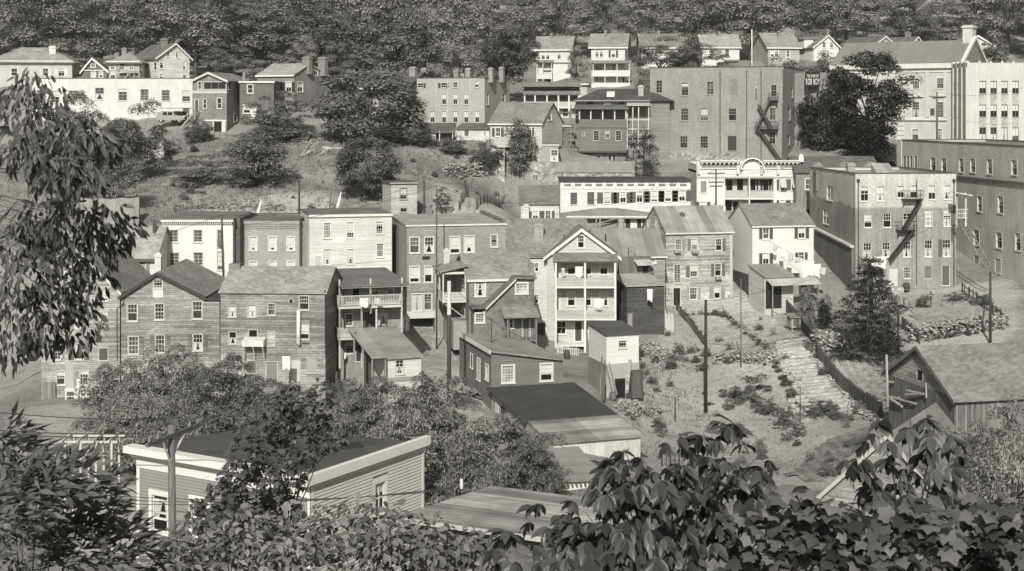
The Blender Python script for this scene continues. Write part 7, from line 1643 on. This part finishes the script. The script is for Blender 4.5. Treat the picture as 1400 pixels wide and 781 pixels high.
# dry stone walls
ICO = None
def stones(name, label, path, h, thick, mat, size=.32, seed=1, dens=1.0, kind=None, cat='stone wall', taper=.4):
    global ICO
    if ICO is None:
        bm = bmesh.new(); bmesh.ops.create_icosphere(bm, subdivisions=1, radius=1); ICO = (np.array([v.co[:] for v in bm.verts]), np.array([[v.index for v in f.verts] for f in bm.faces])); bm.free()
    rng = np.random.default_rng(seed); pts = [hit(a, b) for a, b in path]; V, Fa = [], []; k = 0; o0 = np.array(pts[0])
    for p, q in zip(pts[:-1], pts[1:]):
        L = (q - p).length; n = int(L * h / (size * size * .55) * dens * max(1, thick / .6))
        for _ in range(n):
            s = rng.uniform(); zz = rng.uniform(0, 1) ** (1.0 + taper); c = p.lerp(q, s); nx = (q - p).normalized().cross(Vector((0, 0, 1))); off = rng.uniform(-.5, .5) * thick * (1 - taper * zz)
            c = c + nx * off; g = G(c.x, c.y); v = ICO[0] * size * np.array([rng.uniform(.55, 1.0), rng.uniform(.45, .8), rng.uniform(.3, .6)]) * rng.uniform(.6, 1.25)
            v = v * rng.uniform(.8, 1.2, v.shape); a = rng.uniform(0, 6.28); ca, sa = math.cos(a), math.sin(a); v = np.c_[v[:, 0] * ca - v[:, 1] * sa, v[:, 0] * sa + v[:, 1] * ca, v[:, 2]]
            V.append(v + np.array([c.x, c.y, g + zz * h]) - o0); Fa.append(ICO[1] + k); k += len(v)
    o = mesh_np(name, np.concatenate(V), np.concatenate(Fa), mat); o.location = o0; tag(o, label, cat)
    if kind: o['kind'] = kind
    return o
STEP = m_soil(.5)
def m_rock(lo, hi):
    t = NT('field_stone', .9, .15); g = t.n('ShaderNodeNewGeometry'); n = t.noise(t.coords()[0], 3.0, 4, .7)
    return t.color(t.math('MULTIPLY', t.ramp(g.outputs['Random Per Island'], lo, hi), t.ramp(n, .7, 1.3, .3, .7))).bump(n, .05, .5).m
RK = m_rock(.12, .32); RKP = m_rock(.13, .4)
stones('stone_wall', 'dry stone wall across the garden behind the thick bare pole', [(975, 499), (1018, 497), (1060, 498)], 1.1, .7, RKP, 0.216, 1)
stones('stone_wall', 'pale dry stone retaining wall left of the ragged spruce', [(1110, 482), (1140, 484), (1172, 484)], 2.0, .6, RKP, 0.245, 2)
stones('stone_wall', 'pale dry stone retaining wall right of the ragged spruce', [(1184, 478), (1234, 474)], 1.8, .6, RKP, 0.245, 3)
stones('rubble_bank', 'bank of tumbled stones and planks below the tenement yard', [(1242, 464), (1300, 458), (1368, 446)], 1.1, 2.6, RKP, 0.216, 4, .5, cat='rubble bank')
stones('stone_wall', 'dry stone wall at the top of the terrace left of the grey pillar', [(608, 240), (640, 240), (672, 240)], 1.7, .7, RKP, 0.259, 5)
stones('stone_row', 'row of stones edging the middle garden path', [(990, 428), (1020, 452), (1052, 478)], .3, .6, RK, 0.187, 6, cat='stone row')
stones('stone_row', 'pale stones along the foot of the long picket fence', [(1102, 470), (1114, 498), (1136, 526), (1158, 548), (1200, 580)], .35, .8, RKP, 0.202, 7, cat='stone row')
stones('rubble_heap', 'heap of broken stone below the small white shed', [(852, 566), (880, 560), (905, 568)], .6, 3.0, RKP, 0.158, 8, .35, cat='rubble heap')
stones('stone_row', 'scattered stones below the whitewashed fence', [(880, 470), (905, 490), (915, 505)], .3, 3.5, RKP, 0.173, 9, .35, cat='stones')
stones('rubble_heap', 'scattered stones and weeds at the top of the grass slope', [(235, 288), (300, 284), (390, 286)], .5, 2.5, RK, 0.230, 10, .3, cat='rubble heap')
stones('stone_row', 'scattered stones at the lower garden edge', [(1064, 486), (1090, 520), (1105, 548)], .25, 1.2, RK, 0.173, 11, .6, cat='stone row')
def wallpatch(name, label, x0, y0, x1, y1, Y, mat, cat='wall', th=.4):
    a = W(x0, y0, Y); b = W(x1, y1, Y); g = min(G(a.x, Y), G(b.x, Y), b.z) - .3; w_ = b.x - a.x; h = a.z - g; mb = MB(); n = 6; rr = random.Random(int(x0))
    top = [(w_ * k / n, h - (rr.uniform(0, .25) if 0 < k < n else 0)) for k in range(n + 1)]; mb.prism([(0, 0), (w_, 0)] + top[::-1], 'y', 0, th); o = mb.build(name, mat); o.location = (a.x, Y, g); return tag(o, label, cat)
wallpatch('concrete_wall', 'broken pale wall panel among the shrubs below the parked car', 205, 191, 224, 214, 196, m_plain(.6, .8, .15)); wallpatch('concrete_wall', 'pale plastered wall below the wide spreading tree', 441, 200, 480, 216, 200, m_plain(.4, .8, .15)); wallpatch('concrete_wall', 'low grey wall on the terrace left of the dry stone wall', 572, 208, 612, 230, 199, m_plain(.32, .8, .15))
wallpatch('gate_pillar', 'tall pillar of pale board over rubble stone at the terrace corner', 672, 203, 690, 248, 197, m_stone(.42, 2.0), 'pillar', 1.2)
wallpatch('concrete_wall', 'stained grey retaining wall under the square clapboard outbuilding', 110, 270, 190, 296, 160, m_plain(.25, .9, .4))
# board lean-to and debris beside the spreading tree
mb = MB(); rr = random.Random(3); c = hit(430, 214)
for k in range(9): p = Vector((rr.uniform(-2, 1.5), rr.uniform(-1, 1), 0)); mb.bar(p, p + Vector((rr.uniform(.5, 2.2), rr.uniform(-.5, .5), rr.uniform(.5, 2.4))), .3, .05)
o = mb.build('lumber_pile', m_wood(.5, .25)); o.location = c; tag(o, 'heap of pale boards leaning below the broad pine', 'lumber pile')
S_ = Bld('shed', 'little board shed on stilts behind the heap of pale boards', 'shed', 'p', 393, 420, 190, 210, 206, D=4, wall=m_wood(.3), roof=m_tar(.14)); S_.finish('shed', back=S_.H + .5, ov=.3)
mb = MB()
for k in range(26): p = Vector((rr.uniform(-1.2, 1.2), rr.uniform(-.8, .8), rr.uniform(0, .9))); d_ = Vector((rr.uniform(-1, 1), rr.uniform(-.6, .6), rr.uniform(-.3, .5))).normalized() * rr.uniform(.5, 1.3); mb.bar(p - d_ / 2, p + d_ / 2, .14, .1)
o = mb.build('lumber_pile', m_wood(.24, .5)); o.location = hit(645, 545); tag(o, 'jumbled pile of scrap lumber at the lane edge by the low dark house', 'lumber pile')
mb = MB()
for k in range(22): p = Vector((rr.uniform(-3.5, 3.5), rr.uniform(-.9, .9), rr.uniform(.2, 1.3))); d_ = Vector((rr.uniform(-1, 1), rr.uniform(-.3, .3), rr.uniform(-.4, .6))).normalized() * rr.uniform(1.0, 2.6); mb.bar(p - d_ / 2, p + d_ / 2, .16, .06)
o = mb.build('lumber_pile', m_wood(.3, .4)); o.location = hit(1312, 452); tag(o, 'loose grey planks thrown on the bank of tumbled stones', 'lumber pile')
mb = MB(); mb.tube([(0, 0, 0), (0, 0, .35), (0, 0, .7), (0, 0, 1.05)], [.33, .4, .4, .33], 14); o = mb.build('barrel', m_iron(.04), None, True); o.location = hit(1239, 401); tag(o, 'dark barrel standing by the tenement back door', 'barrel'); MB().tube([(0, 0, .3), (0, 0, .36)], .415, 14).build('hoop', m_iron(.12), o)
mb = MB(); mb.box(-.5, -.35, 0, .5, .35, .75); o = mb.build('crate', m_wood(.4)); o.location = hit(1185, 470); tag(o, 'wooden crate in the stone-walled corner by the spruce', 'crate')
for (i, x, y, lb) in ((0, 1090, 452, 'small grey hutch behind the picket fence'), (1, 1122, 440, 'low pale hutch beside the bush by the spruce')):
    c = hit(x, y); r_ = empty('rabbit_hutch', c, .2, lb, 'hutch'); mb = MB(); mb.box(-.9, -.6, .3, .9, .6, 1.4)
    for a in (-.85, .75):
        for b in (-.55, .45): mb.box(a, b, -.2, a + .1, b + .1, .3)
    mb.build('box', m_wood(.3), r_); MB().prism([(-.8, 1.35), (.75, 1.6), (.75, 1.68), (-.8, 1.43)], 'x', -1.1, 1.1).build('roof', m_tar(.2), r_); MB().box(-.7, -.63, .5, -.05, -.603, 1.2).build('door', m_wood(.1), r_)
a0 = hit(1062, 486); r_ = empty('garden_steps', a0, 0, 'long flight of low earth steps climbing the garden beside the picket fence', 'steps')
for k in range(17):
    f_ = k / 16; p = hit(1060 + 32 * f_, 484 + 78 * f_); q = hit(1107 + 56 * f_, 480 + 74 * f_); rk = random.Random(k); p = p.lerp(q, rk.uniform(0, .08)); q = q.lerp(p, rk.uniform(0, .08)); m2 = p.lerp(q, .5) + Vector((0, rk.uniform(-.2, .2), 0)); m2.z = G(m2.x, m2.y)
    s_ = MB()
    for (u, v) in ((p, m2), (m2, q)): s_.bar(u - a0 + Vector((0, 0, .1)), v - a0 + Vector((0, 0, .1)), .45, .34)
    s_.build('step', STEP, r_)
rj = random.Random(9)
for k in range(34):
    a, b = rj.choice(((rj.uniform(820, 960), rj.uniform(470, 600)), (rj.uniform(1060, 1200), rj.uniform(425, 470)), (rj.uniform(1245, 1370), rj.uniform(405, 460)), (rj.uniform(570, 660), rj.uniform(480, 590)), (rj.uniform(450, 520), rj.uniform(500, 550)), (rj.uniform(690, 800), rj.uniform(478, 520))))
    p = hit(a, b); L_ = rj.uniform(.8, 2.2); q = MB(); q.bar((-L_ / 2, 0, .03), (L_ / 2, rj.uniform(-.2, .2), rj.uniform(.05, .35)), rj.uniform(.1, .25), .04); o = q.build('loose_board', m_wood((.2, .35, .5)[k % 3])); o.location = p + Vector((0, 0, .03)); o.rotation_euler.z = rj.uniform(0, 3.1); tag(o, 'loose weathered board lying on the ground of the yards', 'board', 'boards lying in the yards')
for k, (a, b, h_, v, lb) in enumerate(((775, 492, .9, .06, 'dark barrel below the white porch house'), (838, 548, .7, .12, 'rusty drum beside the small white shed opening'), (470, 520, .8, .1, 'dark drum beside the tumbledown plank fence'), (1180, 430, .9, .05, 'black barrel beside the ragged spruce top'), (620, 470, .9, .08, 'dark barrel against the lane wall'), (1276, 404, .6, .3, 'pale tub by the tenement wall'))):
    o = MB().tube([(0, 0, 0), (0, 0, h_ * .3), (0, 0, h_ * .7), (0, 0, h_)], [.27, .33, .33, .27], 12).build('barrel', m_iron(v), None, True); o.location = hit(a, b); tag(o, lb, 'barrel')
# cars of the period
def car(label, px, py, Y, rz, v, tall=1.0):
    p = W(px, py, Y); p.z = max(G(p.x, Y), p.z - .3); r = empty('parked_car', p, rz, label, 'car', 'parked cars')
    mb = MB(); mb.prism([(-2.0, .45), (2.0, .45), (2.05, .85), (1.95, 1.0), (.75, 1.12), (.45, 1.72 * tall), (-1.2, 1.76 * tall), (-1.75, 1.4), (-2.05, .9)], 'y', -.68, .68)
    for s in (-1, 1):
        for cx in (-1.3, 1.35): mb.prism([(cx - .62, .42), (cx - .45, .78), (cx, .92), (cx + .45, .78), (cx + .62, .42)], 'y', *sorted((s * .66, s * .9)))
        mb.box(-.9, min(s * .66, s * .88), .36, .95, max(s * .66, s * .88), .44)
    mb.build('body', NTcar(v), r)
    for cx in (-1.3, 1.35):
        for s in (-1, 1):
            y0, y1 = sorted((s * .62, s * .8)); w_ = MB(); w_.tube([(cx, y0, .36), (cx, y1, .36)], .36, 16); wh = w_.build('wheel', m_iron(.02), r); MB().tube([(cx, s * .81, .36), (cx, s * .82, .36)], .17, 12).build('hubcap', m_plain(.5, .3), wh)
    for s in (-1, 1):
        for (a, b) in ((-1.05, -.4), (-.3, .38)): MB().prism([(a, 1.12), (b, 1.12), (b - .05, 1.58 * tall), (a + .05, 1.6 * tall)], 'y', *sorted((s * .683, s * .69))).build('window', m_glass(), r)
        MB().tube([(2.0, s * .6, .9), (2.1, s * .6, .9)], .13, 10).build('headlight', m_plain(.7, .2), r)
    MB().prism([(.5, 1.55 * tall), (.72, 1.16)], 'y', -.6, .6) if False else None
    MB().box(2.08, -.75, .42, 2.16, .75, .56).build('bumper', m_plain(.5, .3), r); MB().add([(.8, -.55, 1.14), (.8, .55, 1.14), (.5, .5, 1.66 * tall), (.5, -.5, 1.66 * tall)], [(0, 1, 2, 3)]).build('windscreen', m_glass(), r)
def NTcar(v):
    t = NT('car_paint', .25, .5); t.b.inputs['Base Color'].default_value = tint(v); return t.m
car('light grey sedan parked by the long white building', 233, 165, 219.5, .1, .3); car('dark sedan on the street beside the weathered end house', 50, 488, 141, 1.2, .03, 1.05); car('dark sedan on the uphill road under the huge black tree', 1222, 226, 203.5, .9, .03); car('dark sedan beside the light grey one', 250, 165, 221, .4, .05)
# washing
def cloth(label, px, yt, w, h, Y, mat, cat='laundry', sway=.12, seed=1, loc=None):
    p = loc or W(px, yt, Y); rr = random.Random(seed); nx, nz = 8, 8; vs = []; ph = rr.uniform(0, 6)
    for j in range(nz + 1):
        for i in range(nx + 1):
            u, z = i / nx, j / nz; vs.append(((u - .5) * w * (1 - .12 * z * rr.random()), sway * z * math.sin(u * 9 + ph) - .03, -h * z * (1 + .1 * math.sin(u * 5 + ph))))
    f_ = [(j * (nx + 1) + i, j * (nx + 1) + i + 1, (j + 1) * (nx + 1) + i + 1, (j + 1) * (nx + 1) + i) for j in range(nz) for i in range(nx)]
    mb = MB(); mb.add(vs, f_); o = mb.build('hanging_cloth', mat, None, True); o.location = p
    so = o.modifiers.new('thick', 'SOLIDIFY'); so.thickness = .012; return tag(o, label, cat, 'washing')
CW = m_cloth(.8); CG = m_cloth(.45); CD = m_cloth(.15)
wire('clothesline from the white shuttered house to the tenement', W(1052, 330, 164), W(1176, 372, 161), .7, .02, 'clothesline')
for k, (x, y, w_, h, m, lb) in enumerate(((1060, 335, .5, .6, CG, 'small grey garment nearest the shuttered house on the long clothesline'), (1070, 341, .5, .9, CW, 'white shirt on the long clothesline, second from the shuttered house'), (1081, 347, .6, .8, CG, 'grey garment in the middle of the long clothesline'), (1091, 352, .6, .6, CG, 'short grey garment before the large white sheet'), (1104, 357, 1.5, 1.9, CW, 'large white sheet bellying on the long clothesline'), (1117, 361, .9, 1.5, CW, 'white towel at the corner of the shuttered house'), (1125, 366, .8, .8, CG, 'grey towel beyond the corner of the shuttered house'))): cloth(lb, x, y, w_, h, 163.2 - k * .25, m, seed=k)
cloth('wide white sheet hung beside the spruce top', 1200, 351, 1.9, 1.3, 163.2, CW, seed=9, sway=.2)
for k, (T, x, y, w_, h, Y, m, lb) in enumerate((('e2', 612, 388, .8, 1.1, 147.6, CW, 'white shirts on the upper porch of the white porch house'), ('e2', 480, 400, .35, 1.0, 147.6, CG, 'dark narrow garment at the upper porch of the white porch house'), ('e2', 776, 652, 1.1, .95, 146.8, CW, 'white bedsheet over the middle porch rail of the white porch house'), ('f2', 1047, 330, .3, 2.2, 123.2, CW, 'long white cloth hanging down the bare clapboard wall'), ('c2', 226, 300, .3, .9, 123.2, CG, 'grey rag below the long white cloth'), ('f2', 982, 575, .7, 1.2, 121.6, CW, 'white cloth hung before the plastered basement'), ('c2', 578, 108, .8, .8, 126.4, CW, 'white cloth over the upper balustrade of the brick porch house'), ('c2', 648, 108, .5, .6, 126.4, CG, 'grey cloth over the upper balustrade of the brick porch house'), ('c2', 472, 400, .3, .6, 128, CW, 'small white garment in the lowest porch of the brick porch house'), ('c3', 736, 60, .6, 1.3, 152.6, CW, 'white washing at the dark shed window'), ('b1', 1172, 530, .4, .9, 146.7, CD, 'dark garment hung from the townhouse window'))):
    a, b = PX(T, x, y); cloth(lb, a, b, w_, h, Y, m, seed=20 + k, sway=.06)
for (x, y0, y1, lb) in ((461, 262, 296, 'white folded awning pole on the slope above the white clapboard townhouse'), (352, 273, 302, 'white pointed post above the brick townhouse')):
    a = W(x, y1, 164); mb = MB(); h = (y1 - y0) / F * 164; mb.tube([(-.2, 0, -.3), (.15, 0, h * .5), (.45, 0, h)], [.28, .2, .04], 8); o = mb.build('furled_canvas', m_cloth(.8), None, True); o.location = a; tag(o, lb, 'canvas')
# white-posted arbour in the lower left
c = W(118, 690, 84); r_ = empty('arbour', (c.x, c.y, G(c.x, c.y)), 0, 'white-posted arbour behind the feathery trees at lower left', 'arbour'); top = W(118, 606, 84).z - G(c.x, c.y)
for k in range(4):
    for j in range(2): MB().box(-1.3 + k * .9, j * 1.6, -.3, -1.18 + k * .9, j * 1.6 + .12, top).build('post', m_plain(.5), r_)
q = MB()
for j in range(2): q.box(-1.6, j * 1.6 + .002, top, 1.8, j * 1.6 + .1, top + .12)
for k in range(4): q.box(-1.4 + k * .9, -.2, top + .123, -1.3 + k * .9, 1.9, top + .2)
q.build('trellis', m_plain(.5), r_)
wallpatch('concrete_wall', 'pale low wall in front of the white-posted arbour', 104, 664, 186, 700, 80, m_plain(.26, .8, .25))
fence('rail_fence', 'dark broken rail fence right of the arbour', [(150, 690), (186, 686)], 1.2, FD, .9, .1)
for o in list(SC.objects):   # lettering becomes plain geometry
    if o.type == 'FONT':
        me = bpy.data.meshes.new_from_object(o.evaluated_get(bpy.context.evaluated_depsgraph_get())); n2 = bpy.data.objects.new('lettering', me); COL.objects.link(n2); n2.parent = o.parent; n2.matrix_basis = o.matrix_basis.copy(); bpy.data.objects.remove(o)
# ================================================================ camera, sky, sun
cam = bpy.data.objects.new('camera', bpy.data.cameras.new('camera')); COL.objects.link(cam); SC.camera = cam
cam.location = (0, 0, ZC); cam.rotation_euler = (math.pi / 2, 0, 0)
cam.data.sensor_width = 36; cam.data.sensor_fit = 'HORIZONTAL'; cam.data.lens = 36 * F / 1400; cam.data.shift_y = -(390.5 - HY) / 1400
cam.data.dof.use_dof = True; cam.data.dof.focus_distance = 135; cam.data.dof.aperture_fstop = 6.0
cam.data.clip_end = 3000; cam.data.clip_start = .1
wd = bpy.data.worlds.new('World'); SC.world = wd; wd.use_nodes = True; nt = wd.node_tree
sky = nt.nodes.new('ShaderNodeTexSky'); sky.sky_type = 'NISHITA'; sky.sun_disc = False
EL, AZ = math.radians(34), math.radians(7)   # sun over the viewer's left shoulder
sky.sun_elevation = EL; sky.sun_rotation = math.pi + AZ; sky.dust_density = 2.0
bw = nt.nodes.new('ShaderNodeRGBToBW'); nt.links.new(sky.outputs[0], bw.inputs[0])
bg = nt.nodes['Background']; nt.links.new(bw.outputs[0], bg.inputs[0]); bg.inputs[1].default_value = .078
sun = bpy.data.objects.new('sun', bpy.data.lights.new('sun', 'SUN')); COL.objects.link(sun)
sun.data.energy = 3.75; sun.data.angle = math.radians(.53); sun.data.color = (1, .995, .985)
d = Vector((math.sin(AZ) * math.cos(EL), math.cos(AZ) * math.cos(EL), -math.sin(EL)))
sun.rotation_euler = d.to_track_quat('-Z', 'Y').to_euler(); sun.location = (-20, -60, 90)
vs = SC.view_settings; vs.view_transform = 'Standard'; vs.look = 'None'; vs.exposure = 0.38; vs.gamma = 1.0; vs.use_curve_mapping = False
SC.render.engine = 'CYCLES'; SC.cycles.use_denoising = True; SC.cycles.max_bounces = 5; SC.cycles.diffuse_bounces = 3; SC.cycles.transparent_max_bounces = 4
# ---------------------------------------------------------------- summer air
hz = MB().box(-190, -30, -40, 190, 480, 140).build('haze', None); hz['kind'] = 'stuff'
hm = bpy.data.materials.new('haze'); hm.use_nodes = True; hn = hm.node_tree; hn.nodes.remove(hn.nodes['Principled BSDF'])
pv = hn.nodes.new('ShaderNodeVolumePrincipled'); pv.inputs['Color'].default_value = tint(.9); pv.inputs['Density'].default_value = .00011; pv.inputs['Anisotropy'].default_value = 0.0
hn.links.new(pv.outputs[0], hn.nodes['Material Output'].inputs['Volume']); hz.data.materials.append(hm)
